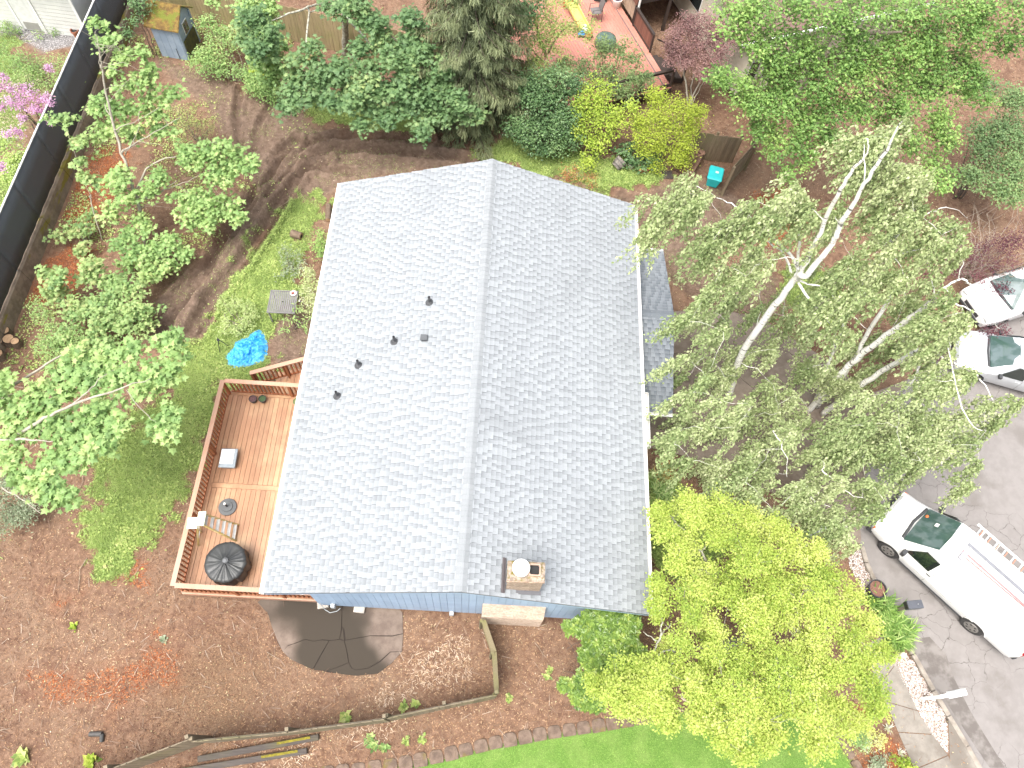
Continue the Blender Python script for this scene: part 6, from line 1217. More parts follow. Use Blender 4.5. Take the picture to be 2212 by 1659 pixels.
def leaf_mesh(P, D, N, S, shape):
    """leaf instances as arrays: position, axis, normal hint, size"""
    bv, bf = LEAF[shape]; D = nrm(D); X = nrm(np.cross(D, N)); Nn = np.cross(X, D)
    V = P[:, None] + S[:, None, None] * (bv[None, :, :1] * X[:, None] + bv[None, :, 1:2] * D[:, None] + bv[None, :, 2:3] * Nn[:, None])
    return V.reshape(-1, 3), (bf[None] + len(bv) * np.arange(len(P))[:, None, None]).reshape(-1, 3), len(bv)
_leafcache = {}
def leaf_objects(P, D, N, S, T, shape, mat, parent):
    """the largest leaves, each an object that shares one of a few meshes"""
    L = wloc(parent); D = nrm(D); X = nrm(np.cross(D, N)); Nn = np.cross(X, D)
    for i in range(len(P)):
        tq = round(float(T[i]) * 4) / 4; key = (shape, mat.name, tq)
        if key not in _leafcache:
            me = bpy.data.meshes.new("leaf"); bv, bf = LEAF[shape]; me.from_pydata([tuple(map(float, v)) for v in bv], [], [tuple(map(int, f)) for f in bf]); me.update(); at = me.attributes.new('tone', 'FLOAT', 'POINT'); at.data.foreach_set('value', [tq] * len(bv)); me.materials.append(mat); _leafcache[key] = me
        o = bpy.data.objects.new("leaf", _leafcache[key]); COL.objects.link(o); o.parent = parent
        M = Matrix((X[i], D[i], Nn[i])).transposed().to_4x4(); M.translation = Vector(P[i]) - L
        o.matrix_basis = M @ Matrix.Scale(float(S[i]), 4)
def bez(a, b2, sag, k=5):
    a, b2 = np.array(a, float), np.array(b2, float); t = np.linspace(0, 1, k)[:, None]; L = np.linalg.norm(b2 - a)
    p = a + (b2 - a) * t; p[:, 2] += (4 * t * (1 - t))[:, 0] * sag * L; p[1:-1] += RNG.normal(0, .035 * L, (k - 2, 3)); return p
class Plant:
    def __init__(s, name, label, cat, base, bark, leaf, group=None):
        s.root = thing(name, label, cat, tuple(base[:3]), group=group); s.nodes = []; s.rad = []; s.wood = MB(); s.twig = MB(); s.bark = bark; s.leaf = leaf; s.P = []; s.D = []; s.N = []; s.S = []; s.T = []
    def stem(s, pts, n=8):
        """pts: (x,y,z,r) control points, smoothed"""
        p = np.array(pts, float); out = []
        for i in range(len(p) - 1):
            p0, p1, p2, p3 = p[max(i - 1, 0)], p[i], p[i + 1], p[min(i + 2, len(p) - 1)]
            for t in np.arange(0, 1, .2): out.append(.5 * ((2 * p1) + (-p0 + p2) * t + (2 * p0 - 5 * p1 + 4 * p2 - p3) * t * t + (-p0 + 3 * p1 - 3 * p2 + p3) * t ** 3))
        out.append(p[-1]); out = np.array(out); out[1:-1, :3] += RNG.normal(0, .02, (len(out) - 2, 3))
        s.wood.tube([tuple(q[:3]) for q in out], [max(float(q[3]), .004) for q in out], n)
        for q in out: s.nodes.append(q[:3]); s.rad.append(q[3])
        return out
    def near(s, p, maxz=None):
        A = np.array(s.nodes); d = np.linalg.norm(A - p, axis=1) + .6 * np.maximum(0, A[:, 2] - p[2]); i = int(np.argmin(d)); return A[i], s.rad[i]
    def limb(s, p, r0=None, sag=.08, n=5):
        a, ra = s.near(np.array(p)); q = bez(a, p, sag); r = min(ra * .6, r0 or .05); L = np.linalg.norm(np.array(p) - a); r = max(min(r, .012 + .018 * L), .006)
        s.wood.tube([tuple(x) for x in q], [r * (1 - .7 * i / (len(q) - 1)) for i in range(len(q))], n)
        for i, x in enumerate(q[1:]): s.nodes.append(x); s.rad.append(r * (1 - .7 * (i + 1) / len(q)))
    def lobe(s, c, r, twigs, per, size, sq=.8, up=1.0, rnd=.7, hang=.0, tone=None, spread=.16, twig_r=.006, twigs_vis=True):
        """a clump: twigs from its middle outwards, leaves round each twig end"""
        c = np.array(c[:3], float); ct = RNG.uniform(.1, .9) if tone is None else tone
        d = nrm(RNG.normal(0, 1, (twigs, 3))); d[:, 2] = np.abs(d[:, 2]) * 1.0 - .35; d = nrm(d); rr = r * RNG.uniform(.2, 1.3, twigs) ** .8 * .8; sub = RNG.normal(0, .42 * r, (5, 3)) * np.array([1, 1, .6]); E = c + sub[RNG.integers(0, 5, twigs)] + d * rr[:, None] * np.array([1, 1, sq])
        if twigs_vis:
            for e in E[::3]:
                st = c + (e - c) * .15; q = bez(st, e, .06, 3); s.twig.tube([tuple(x) for x in q], [twig_r, twig_r * .8, twig_r * .4], 3, cap=False)
        idx = np.repeat(np.arange(twigs), per); M = len(idx); back = RNG.uniform(0, .45, M)[:, None]
        P = E[idx] + (c - E[idx]) * back * .6 + RNG.normal(0, spread, (M, 3)) * np.array([1, 1, .7])
        if hang: P[:, 2] -= RNG.exponential(hang, M)
        N = np.zeros((M, 3)); N[:, 2] = up; N += rnd * RNG.normal(0, 1, (M, 3)) * .55 + .25 * d[idx]
        D = RNG.normal(0, 1, (M, 3)); D[:, 2] = D[:, 2] * .35 - .18; D += .4 * d[idx]
        s.P.append(P); s.D.append(D); s.N.append(N); s.S.append(size * RNG.uniform(.5, 1.25, M)); tw = RNG.uniform(0, 1, twigs)
        s.T.append(np.clip(.45 * ct + .3 * tw[idx] + .35 * RNG.uniform(0, 1, M) - .05, 0, 1))
    def strands(s, c, r, count, length, per, size, tone=None, wind=(0, 0)):
        """hanging shoots with leaves along them"""
        c = np.array(c[:3], float); ct = RNG.uniform(.15, .85) if tone is None else tone
        nb_ = max(3, count // 7); ba = RNG.uniform(0, 2 * pi, nb_); bl = r * RNG.uniform(.5, 1.35, nb_)
        for k in range(count):
            j = k % nb_; a = ba[j]; rr = bl[j] * RNG.uniform(.1, 1); st = c + np.array([rr * cos(a), rr * sin(a), .12 * rr + .12 * j / nb_]) + RNG.normal(0, .05, 3); L = length * RNG.uniform(.5, 1.25)
            out = np.array([cos(a), sin(a), 0]) * RNG.uniform(.05, .3) + np.array([wind[0], wind[1], 0]); t = np.linspace(0, 1, 4)[:, None]
            q = st + out * L * t + np.array([0, 0, -1]) * L * (t ** 1.35)
            if k % 3 == 0: s.twig.tube([tuple(x) for x in q], [.005, .004, .003, .002], 3, cap=False)
            m_ = max(3, int(per * RNG.uniform(.7, 1.3))); u = RNG.uniform(0, 1, m_)[:, None]; P = st + out * L * u + np.array([0, 0, -1]) * L * (u ** 1.35) + RNG.normal(0, .04, (m_, 3))
            D = RNG.normal(0, .42, (m_, 3)) + out + np.array([0, 0, -.7]); N = RNG.normal(0, .6, (m_, 3)) + np.array([0, 0, .8]) + .4 * np.array([-wind[0], -wind[1], 0])
            s.P.append(P); s.D.append(D); s.N.append(N); s.S.append(size * RNG.uniform(.6, 1.25, m_)); s.T.append(np.clip(.4 * ct + .25 * RNG.uniform() + .4 * RNG.uniform(0, 1, m_), 0, 1))
    def finish(s, shape, nind=0, trunk_name="trunk", crown="crown", twig_name="twigs", bark2=None):
        if s.wood.v: s.wood.build(trunk_name, s.bark, s.root, smooth=True)
        if s.twig.v: o = s.twig.build(twig_name, bark2 or s.bark, s.root, smooth=True); o['kind'] = 'stuff'
        P, D, N, S, T = [np.concatenate(x) for x in (s.P, s.D, s.N, s.S, s.T)]
        if nind:
            k = np.argsort(-(S * 20 / np.linalg.norm(P - np.array([0, 0, 23.6]), axis=1) + .15 * S * (N[:, 2] > .3)))[:nind]; leaf_objects(P[k], D[k], N[k], S[k], T[k], shape, s.leaf, s.root)
            keep = np.ones(len(P), bool); keep[k] = False; P, D, N, S, T = P[keep], D[keep], N[keep], S[keep], T[keep]
        V, F, nv = leaf_mesh(P, D, N, S, shape); o = npmesh(crown, V, F, s.leaf, s.root, attrs={'tone': np.repeat(T, nv)}); o['kind'] = 'stuff'; return o
M_TRUNK = simple("grey_brown_bark", (.17, .135, .10), .9, (.27, .23, .18), 6, bmp=.8, bscale=14); M_PALEB = simple("pale_grey_bark", (.40, .36, .29), .85, (.28, .25, .2), 7, bmp=.5, bscale=18); M_DARKB = simple("dark_bark", (.085, .062, .05), .9, (.14, .11, .085), 7, bmp=.7, bscale=16); M_LICH = simple("lichen_bark", (.42, .42, .34), .9, (.20, .18, .14), 9, bmp=.8, bscale=20, lo=.4, hi=.6)
m, n, b, o = _mat("white_birch_bark"); v = wpos(n, (3, 3, 16)); cc = mix(n, sharpen(n, noise(n, 1.0, 4, .6, v), .575, .63), (.74, .72, .66), (.09, .08, .07)); cc = mix(n, math_(n, 'MULTIPLY', sharpen(n, noise(n, 2.2, 4, .6, wpos(n)), .45, .7), .4), cc, (.5, .46, .38)); n.links.new(cc, b.inputs['Base Color']); b.inputs['Roughness'].default_value = .8; bump(n, b, noise(n, 20, 3, .6, wpos(n)), .3, .01); M_BIRCHB = m
G_MAPLE = leafmat("maple_leaf", [(.06, .125, .055), (.125, .22, .09), (.21, .325, .135), (.40, .48, .19)]); G_MAPLEB = leafmat("young_maple_leaf", [(.125, .22, .075), (.235, .375, .125), (.365, .505, .185), (.55, .61, .25)]); G_SAP = leafmat("sapling_leaf", [(.115, .21, .08), (.225, .35, .125), (.365, .485, .185), (.50, .46, .23)])
G_DARK = leafmat("dark_evergreen_leaf", [(.0557, .109, .0489), (.0942, .174, .0702), (.155, .255, .101), (.259, .366, .146)], trans=.2, rough=.35); G_LIME = leafmat("lime_shrub_leaf", [(.14, .23, .035), (.28, .40, .055), (.42, .53, .08), (.55, .60, .13)]); G_YEL = leafmat("yellow_green_maple_leaf", [(.15, .26, .045), (.35, .46, .08), (.54, .61, .15), (.64, .64, .27)], trans=.4)
G_RED = leafmat("purple_maple_leaf", [(.119, .0645, .0645), (.223, .122, .115), (.33, .192, .173), (.437, .28, .239)], trans=.25); G_PURP = leafmat("dark_purple_leaf", [(.0484, .0174, .0277), (.0965, .0293, .0448), (.161, .0574, .0678), (.215, .101, .101)], trans=.25)
G_BIRCH = leafmat("birch_leaf", [(.13, .19, .075), (.28, .36, .15), (.48, .54, .28), (.65, .67, .42)], trans=.35); G_TREE = leafmat("tall_tree_leaf", [(.075, .155, .045), (.165, .295, .08), (.30, .46, .13), (.48, .58, .20)]); G_SPRUCE = leafmat("spruce_needle", [(.075, .10, .055), (.14, .17, .085), (.22, .25, .125), (.33, .35, .18)], trans=.1); G_RHOD = leafmat("rhododendron_leaf", [(.055, .11, .03), (.12, .205, .045), (.23, .34, .07), (.46, .52, .13)], rough=.3, trans=.25)
G_GREY = leafmat("grey_green_leaf", [(.153, .199, .12), (.259, .319, .199), (.41, .464, .316), (.546, .6, .439)]); G_PINK = leafmat("pink_blossom", [(.354, .138, .279), (.493, .249, .418), (.614, .388, .548), (.618, .505, .618)], trans=.3); G_STRAP = leafmat("strap_leaf", [(.155, .261, .0878), (.275, .422, .135), (.44, .599, .226), (.632, .66, .339)])

# ---- tall young maple on the left, with its many low saplings
def drop(p): return (p[0], p[1], .0)
t = Plant("maple_tree", "tall thin young maple with sparse leaves beside the left wall", "tree", (-13.3,16.57,.0), M_PALEB, G_MAPLEB)
t.stem([(-13.28,16.52,.0,.07),(-13.12,17.25,1.4,.07),(-13.21,17.62,1.9,.06),(-13.48,18.46,2.9,.05),(-13.52,19.11,4.2,.04),(-13.4,19.51,5.3,.03),(-13.3,19.71,5.9,.02),(-13.25,19.81,6.4,.01)], 8)
t.stem([(-13.47,18.4,2.9,.04),(-12.56,18.88,3.3,.02),(-11.42,19.49,3.7,.01)], 6); t.stem([(-13.17,17.63,1.9,.04),(-12.54,18.33,2.5,.03),(-11.09,18.6,3.0,.01),(-10.17,18.88,3.3,.01)], 6); t.stem([(-13.02,17.28,1.7,.04),(-12.09,17.64,2.0,.02),(-11.18,17.79,2.4,.01),(-10.44,18.06,2.7,.01)], 6); t.stem([(-13.55,18.77,3.6,.02),(-12.48,18.75,4.2,.01),(-11.68,19.0,4.6,.01)], 5); t.stem([(-13.39,18.44,2.8,.02),(-12.76,18.74,3.6,.01),(-12.54,19.15,4.2,.01)], 5); t.stem([(-13.17,17.6,1.4,.03),(-12.37,17.57,1.8,.02),(-11.54,17.77,2.4,.01)], 5)
for c in [(-13.64,20.92,6.2,.22),(-13.41,20.77,5.86,.3),(-13.62,20.65,5.68,.25),(-13.09,20.47,5.23,.3),(-12.93,20.57,5.37,.22),(-12.51,20.66,5.44,.16),(-12.22,20.37,4.88,.25),(-12.3,20.23,4.67,.25),(-13.42,20.23,4.88,.22),(-13.1,20.01,4.46,.4),(-12.48,20.06,4.42,.35),(-11.63,20.04,4.25,.28),(-12.0,19.89,4.08,.25),(-12.16,19.61,3.69,.25),(-12.56,19.52,3.62,.25),(-13.96,19.65,4.04,.35),(-14.27,19.46,3.79,.3),(-13.68,19.5,3.76,.4),(-13.11,19.63,3.87,.4),(-12.56,19.8,4.04,.35),(-14.39,19.08,3.27,.35),(-14.04,18.96,3.06,.35),(-13.47,19.23,3.34,.35),(-13.14,19.06,3.06,.35),(-11.94,19.28,3.2,.25),(-12.28,19.3,3.27,.2)]:
    t.limb(c[:3]); t.lobe(c, c[3], int(10 + 26 * c[3]), 5, .16, rnd=.6, spread=.09)
for c in [(-11.12,18.43,3.06,.35),(-10.42,18.62,3.17,.4),(-9.9,18.64,3.14,.4),(-9.52,18.46,2.94,.45),(-9.04,18.44,2.88,.35),(-10.18,18.27,2.82,.45),(-10.78,18.27,2.88,.4),(-9.75,18.05,2.59,.45),(-10.19,17.84,2.45,.4),(-11.09,17.34,2.08,.45),(-10.44,17.3,1.99,.5),(-9.87,17.15,1.82,.45),(-9.56,16.97,1.64,.3),(-10.49,16.99,1.73,.5),(-11.2,16.99,1.79,.4),(-10.86,16.68,1.5,.4),(-10.23,16.74,1.5,.35),(-12.15,17.75,2.53,.35),(-12.48,17.33,2.19,.4),(-13.4,17.69,2.59,.35),(-13.6,17.35,2.3,.4),(-13.5,17.04,2.02,.45),(-13.74,16.69,1.73,.35)]:
    t.limb(c[:3]); t.lobe(c, c[3], int(12 + 34 * c[3]), 7, .15, rnd=.6, spread=.10)
for k in range(26):      # bare pale shoots among the leaves
    a_ = np.array(t.nodes[RNG.integers(4, 40)]); t.twig.tube([tuple(x) for x in bez(a_, a_ + np.array([RNG.uniform(-.3, 1.3), RNG.uniform(-.7, .7), RNG.uniform(-.3, .9)]), .1, 5)], [.01, .008, .007, .005, .003], 4, cap=False)
t.finish('maple', 220)
t = Plant("maple_sapling", "slender maple sapling in front of the black fence with a leafy tip", "sapling", (-14.82,16.62,.0), M_PALEB, G_SAP, "maple saplings by the left wall")
t.stem([(-14.85,16.64,.0,.02),(-14.99,17.25,.9,.02),(-15.0,17.66,1.4,.02),(-14.74,17.3,1.7,.01),(-15.06,18.09,2.3,.01),(-15.15,18.41,2.9,.01),(-15.18,18.71,3.5,.01),(-15.24,18.84,4.0,.0)], 5)
for c in [(-15.39,18.82,3.95,.3),(-15.08,18.78,3.84,.25),(-14.63,18.41,3.26,.3),(-14.89,18.35,3.23,.2),(-14.92,17.95,2.72,.25),(-14.83,17.64,2.31,.25),(-14.66,17.45,2.07,.25)]: t.lobe(c, c[3], 12, 5, .15, rnd=.6, spread=.09)
t.finish('maple', 20)
def jz(lobes, a, k=1.0, drop=.0, dome=None):
    """lobes at uneven heights so the crown has depth"""
    o = []; c0 = np.mean(np.array([l[:2] for l in lobes]), 0)
    for l in lobes:
        d = math.hypot(l[0] - c0[0], l[1] - c0[1]); z = l[2] + RNG.uniform(-a, a * .8) + (dome[0] * (1 - (d / dome[1]) ** 2) if dome else 0)
        if RNG.uniform() >= drop: o.append((l[0] + RNG.normal(0, .08), l[1] + RNG.normal(0, .08), z, l[3] * k * RNG.uniform(.75, 1.15)))
    return o
def shrub(name, label, cat, lobes, leafm, shape, size, twigs=26, per=8, bark=M_TRUNK, stems=5, group=None, sq=.8, rnd=.7, spread=.12, nind=0, tone=None, vis=True, up=1.0, hang=.0, zb=None, twig_r=.006):
    c0 = np.mean(np.array([l[:3] for l in lobes]), 0); base = (c0[0], c0[1], float(ground_z(c0[0], c0[1])) if zb is None else zb); t = Plant(name, label, cat, base, bark, leafm, group)
    for i in range(stems):
        l = lobes[i % len(lobes)]; j = RNG.normal(0, .12, 2); t.stem([(base[0] + j[0], base[1] + j[1], base[2], .022), ((base[0] + l[0]) / 2 + j[0], (base[1] + l[1]) / 2, (base[2] + l[2]) / 2, .016), (l[0], l[1], l[2], .008)], 5)
    for l in jz(lobes, min(.28, .4 * lobes[0][3]), .9):
        t.limb(l[:3], .02); t.lobe(l, l[3], max(4, int(twigs * l[3] / .5)), per, size, sq=sq, rnd=rnd, spread=spread, tone=tone, twigs_vis=vis, up=up, hang=hang, twig_r=twig_r)
    t.finish(shape, nind); return t
SAPG = "maple saplings by the left wall"
shrub("maple_sapling", "low maple sapling clump on the orange bark beside the retaining wall", "sapling", [(-15.56,16.48,.55,.3),(-15.24,16.67,.57,.35),(-14.94,16.17,.5,.35),(-15.33,15.88,.46,.3),(-15.28,17.25,.66,.25),(-16.03,16.54,.56,.2),(-16.23,16.21,.52,.25)], G_SAP, 'maple', .13, 22, 6, M_PALEB, 5, SAPG, spread=.09, nind=12)
shrub("maple_sapling", "reddish tipped maple sapling nearest the end of the retaining wall", "sapling", [(-15.64,14.02,1.47,.25),(-15.26,14.09,1.5,.35),(-15.01,14.11,1.5,.3),(-15.4,13.76,1.19,.3),(-15.22,13.59,1.0,.3),(-15.38,13.32,.75,.3)], G_SAP, 'maple', .15, 24, 6, M_PALEB, 3, SAPG, spread=.09, nind=15)
shrub("maple_sapling", "bushy pale maple sapling standing alone on the orange bark", "sapling", [(-14.23,14.46,1.55,.3),(-13.92,14.44,1.47,.38),(-14.17,14.22,1.14,.35),(-13.79,14.25,1.14,.3)], G_SAP, 'maple', .15, 28, 7, M_PALEB, 3, SAPG, spread=.09, nind=15, tone=.7)
shrub("maple_sapling", "bright yellow green maple clump at the edge of the tyre tracks", "sapling", [(-12.94,15.55,.95,.45),(-12.39,15.42,.89,.5),(-12.0,15.86,1.02,.45),(-11.67,16.12,1.1,.45),(-12.11,15.0,.74,.4),(-12.42,14.66,.64,.35),(-11.3,15.7,.95,.35),(-13.24,15.17,.83,.4),(-13.5,15.73,1.02,.4),(-13.11,16.17,1.16,.35),(-12.75,16.4,1.2,.35),(-11.85,15.38,.86,.4)], G_MAPLEB, 'maple', .14, 34, 8, M_PALEB, 8, SAPG, spread=.1, nind=20)
shrub("maple_sapling", "broad thicket of maple saplings left of the grass", "sapling", [(-14.6,13.27,.93,.45),(-14.01,13.32,.93,.5),(-13.52,13.5,.96,.5),(-13.01,13.77,1.01,.5),(-12.5,13.58,.96,.5),(-12.1,13.29,.88,.45),(-12.67,13.07,.84,.5),(-13.26,13.02,.84,.5),(-13.75,12.89,.82,.5),(-14.34,12.84,.82,.45),(-12.18,12.7,.75,.4),(-12.74,12.52,.71,.45),(-13.33,12.47,.71,.5),(-13.81,12.26,.67,.5),(-12.61,13.98,1.05,.35),(-13.26,13.93,1.05,.35),(-14.41,12.3,.69,.45),(-13.12,12.0,.6,.35)], G_SAP, 'maple', .13, 30, 8, M_PALEB, 10, SAPG, spread=.1, nind=25)
shrub("leafy_shrub", "feathery light green shrub below the sapling thicket at the left", "shrub", [(-15.04,12.25,.78,.4),(-14.71,11.88,.69,.45),(-14.99,11.64,.64,.4),(-14.4,11.6,.62,.4),(-14.12,11.92,.69,.4),(-15.22,11.93,.71,.3),(-14.68,11.31,.56,.35),(-13.89,11.59,.61,.35),(-15.45,12.81,.9,.25),(-15.8,13.09,.9,.2)], G_MAPLEB, 'oval', .07, 36, 16, M_PALEB, 8, spread=.12)
shrub("leafy_shrub", "thin brownish green shrub beside the young maple's top branches", "shrub", [(-13.03,22.38,1.29,.35),(-12.61,22.16,1.21,.4),(-12.18,21.89,1.12,.4),(-12.68,21.63,1.06,.4),(-11.74,21.62,1.03,.3),(-11.49,21.91,1.1,.25),(-11.98,21.18,.91,.35),(-12.46,21.08,.89,.35)], leafmat("bronze_green", [(.18, .206, .0865), (.298, .324, .125), (.445, .445, .178), (.512, .366, .205)]), 'oval', .06, 26, 10, M_TRUNK, 7, spread=.14)
# ---- maple branches reaching in from the lower left, trunk out of frame
t = Plant("maple_tree", "big leaved maple branches reaching in from the left edge over the soil", "tree", (-15.6, 5.2, .0), M_PALEB, G_MAPLEB)
t.stem([(-15.6, 5.2, -.1, .16), (-15.4, 5.3, 2.0, .13), (-15.0, 5.5, 4.0, .10), (-14.7, 5.6, 6.0, .05)], 10)
for cv in ([(-13.14,6.69,4.2,.06),(-12.23,7.22,4.5,.05),(-11.44,7.62,4.8,.04),(-10.33,8.13,5.0,.03),(-9.17,8.7,5.0,.01)], [(-13.71,7.78,4.0,.05),(-13.19,8.62,4.2,.04),(-12.37,9.45,4.2,.03),(-12.09,9.89,4.1,.01)], [(-13.08,6.83,4.4,.04),(-12.06,6.82,4.7,.03),(-11.34,6.83,4.7,.01)], [(-12.9,5.8,3.6,.03),(-12.29,5.53,3.7,.02),(-11.69,5.18,3.5,.01)], [(-11.24,7.79,4.7,.03),(-10.83,8.27,4.8,.02),(-10.43,8.97,4.7,.01),(-9.53,10.05,4.4,.01)], [(-9.76,8.34,4.9,.01),(-9.0,7.62,4.7,.01)], [(-13.81,8.21,3.9,.03),(-12.9,8.42,4.1,.02),(-12.18,8.5,4.2,.01)]): t.stem(cv, 6)
for c in [(-13.21,8.55,4.51,.25),(-13.13,7.96,4.46,.3),(-12.88,7.43,4.42,.35),(-12.5,7.17,4.39,.35),(-12.71,6.87,4.37,.35),(-12.41,6.61,4.34,.3),(-12.37,8.01,4.46,.35),(-12.22,8.32,4.49,.35),(-11.94,8.15,4.47,.3),(-11.95,7.71,4.44,.35),(-12.25,7.47,4.42,.35),(-11.91,7.21,4.39,.4),(-11.64,7.44,4.41,.35),(-11.36,7.03,4.38,.4),(-11.17,7.33,4.4,.4),(-10.88,7.0,4.37,.4),(-10.57,6.8,4.35,.35),(-10.69,6.52,4.33,.25),(-11.4,6.54,4.33,.35),(-11.13,6.42,4.32,.25),(-10.63,7.3,4.39,.35),(-10.77,7.61,4.42,.35),(-10.42,7.82,4.44,.35),(-10.21,8.09,4.46,.35),(-10.12,7.01,4.37,.3),(-10.03,7.34,4.39,.35),(-9.86,7.5,4.41,.25),(-10.65,7.95,4.45,.3),(-11.5,8.56,4.51,.35),(-11.8,8.91,4.54,.35),(-11.29,8.84,4.53,.35),(-10.92,8.71,4.51,.35),(-10.67,8.96,4.53,.35),(-10.91,9.25,4.56,.3),(-10.46,9.09,4.54,.3),(-10.12,8.85,4.52,.35),(-9.9,9.1,4.54,.3),(-9.42,8.82,4.51,.35),(-9.29,9.18,4.54,.35),(-8.96,9.13,4.54,.3),(-9.0,8.82,4.51,.3),(-9.43,8.56,4.49,.3),(-8.79,7.57,4.41,.25),(-8.61,7.37,4.39,.25),(-8.7,7.94,4.44,.25),(-9.33,9.99,4.6,.3),(-9.09,10.18,4.6,.25),(-8.9,9.66,4.58,.3),(-10.08,9.73,4.59,.3),(-10.51,9.58,4.58,.35),(-10.95,9.39,4.57,.35),(-11.49,9.04,4.55,.3),(-11.56,9.58,4.59,.3),(-11.52,5.78,4.26,.3),(-11.25,5.86,4.27,.3),(-11.07,5.57,4.24,.25),(-11.34,5.48,4.23,.25),(-11.86,5.96,4.28,.2),(-10.8,5.42,4.22,.2),(-12.54,6.26,4.31,.3),(-12.27,6.0,4.29,.25)]:
    t.limb(c[:3], .014, sag=.04); t.lobe(c, c[3] * .9, int(8 + 14 * c[3]), 6, .19, rnd=.55, spread=.10, twig_r=.005)
t.finish('maple', 260)
shrub("conifer_shrub", "grey green feathery shrub at the left edge under the maple branches", "shrub", [(-14.36,6.69,1.35,.35),(-14.12,6.47,1.23,.4),(-14.37,6.25,1.13,.4),(-13.98,6.1,1.04,.4),(-13.75,5.88,.92,.3),(-14.23,5.84,.92,.4),(-13.96,5.66,.81,.3),(-14.32,5.53,.76,.3)], G_GREY, 'narrow', .09, 44, 14, M_TRUNK, 6, spread=.1)
# ---- big maple behind, trunk by the board fence
def big_tree(name, label, base, trunks, lobes, leafm, shape, size, twigs, per, bark, nind=0, spread=.13, hang=0., rnd=.65, twig_r=.006, sq=.8, limb=.03, drape=0):
    t = Plant(name, label, "tree", base, bark, leafm)
    for tr_ in trunks: t.stem(tr_, 8)
    for l in jz(lobes, .55, .82): t.limb(l[:3], limb); t.lobe(l, l[3], max(5, int(twigs * l[3] / .5)), per, size, spread=spread, hang=hang, rnd=rnd, twig_r=twig_r, sq=sq)
    t.finish(shape, nind); return t
MB0 = (-7.33,27.71,.0)
big_tree("maple_tree", "large dark green maple overhanging the muddy yard behind the house", MB0,
    [[(-7.32,27.64,.0,.16),(-7.02,27.13,1.6,.14),(-6.58,26.03,3.6,.12),(-6.11,25.0,5.5,.09)], [(-6.63,26.12,3.3,.06),(-5.5,24.27,3.6,.04),(-4.88,23.57,3.6,.04),(-4.72,22.78,3.0,.02)], [(-6.58,26.03,3.6,.06),(-7.41,25.34,4.2,.04),(-7.92,24.65,4.4,.04),(-8.92,24.06,4.3,.02)], [(-7.71,24.95,4.3,.04),(-7.66,23.46,3.6,.03),(-7.88,22.77,3.0,.01)], [(-6.49,26.0,3.8,.05),(-4.8,24.16,4.2,.03),(-2.7,22.98,3.9,.01)]],
    [(-9.39,23.48,4.78,.5),(-9.04,23.27,4.55,.5),(-9.58,23.14,4.5,.5),(-8.96,22.96,4.27,.5),(-9.19,22.58,3.95,.5),(-6.54,24.3,5.0,.6),(-5.8,24.25,5.0,.6),(-5.32,23.97,4.78,.55),(-4.96,24.14,4.89,.5),(-4.62,23.57,4.35,.5),(-4.95,23.7,4.5,.4),(-3.81,24.19,4.81,.5),(-3.48,24.29,4.87,.45),(-5.48,22.98,3.92,.5),(-5.1,22.78,3.73,.55),(-4.45,22.99,3.84,.5),(-4.04,23.31,4.07,.5),(-3.92,23.66,4.35,.5),(-3.43,23.31,4.01,.55),(-3.74,22.9,3.7,.6),(-3.18,23.0,3.73,.6),(-2.67,23.13,3.78,.5),(-2.46,22.94,3.61,.45),(-2.35,22.75,3.44,.4),(-8.05,22.58,3.84,.45),(-7.96,22.26,3.55,.5),(-7.5,22.38,3.61,.55),(-7.04,22.29,3.5,.55),(-7.22,21.96,3.24,.5),(-7.87,21.93,3.27,.5),(-8.15,21.62,3.04,.4),(-7.68,21.33,2.75,.4),(-7.32,22.8,3.95,.4),(-6.58,22.34,3.5,.6),(-6.29,22.03,3.21,.6),(-5.96,21.79,2.98,.55),(-6.66,21.43,2.75,.4),(-5.84,22.36,3.44,.6),(-5.45,22.12,3.21,.55),(-5.53,21.66,2.84,.5),(-5.39,21.08,2.6,.4),(-5.1,21.53,2.7,.4),(-4.99,22.38,3.38,.6),(-4.56,22.08,3.1,.6),(-4.21,21.77,2.81,.55),(-4.39,21.54,2.64,.4),(-4.05,22.35,3.27,.6),(-3.63,22.47,3.33,.6),(-3.28,22.29,3.15,.6),(-2.91,22.48,3.27,.55),(-2.52,22.38,3.15,.5),(-2.98,22.04,2.93,.5),(-2.4,22.03,2.87,.5),(-1.82,22.02,2.81,.5),(-1.29,22.05,2.78,.45),(-.97,22.26,2.93,.4),(-.94,21.9,2.64,.4),(-1.61,21.74,2.6,.4),(-3.32,21.43,2.6,.4),(-3.19,21.05,2.6,.3),(-2.24,22.48,3.21,.4),(-3.94,22.01,2.98,.55)],
    G_MAPLE, 'maple', .17, 34, 9, M_LICH, 60, spread=.13, limb=.025)
big_tree("maple_tree", "light green maple leaning over the blue shed from the top edge", (-11.9,30.21,.0),
    [[(-12.53,29.78,.0,.1),(-11.63,28.53,2.0,.08),(-10.57,26.94,4.0,.05)]], [(-10.52,25.29,3.57,.5),(-10.1,25.05,3.34,.5),(-9.66,25.32,3.51,.5),(-9.81,24.83,3.15,.5),(-9.32,24.63,2.95,.5),(-9.56,24.23,2.67,.5),(-9.16,23.9,2.38,.5),(-9.65,23.77,2.33,.45),(-9.29,23.53,2.2,.45),(-10.04,24.47,2.89,.4),(-11.38,25.47,3.79,.3),(-10.26,25.54,3.74,.6),(-9.68,25.57,3.71,.6),(-10.14,25.62,3.79,.5),(-9.57,25.7,3.79,.6)], G_MAPLEB, 'maple', .15, 32, 9, M_TRUNK, 20, spread=.13)
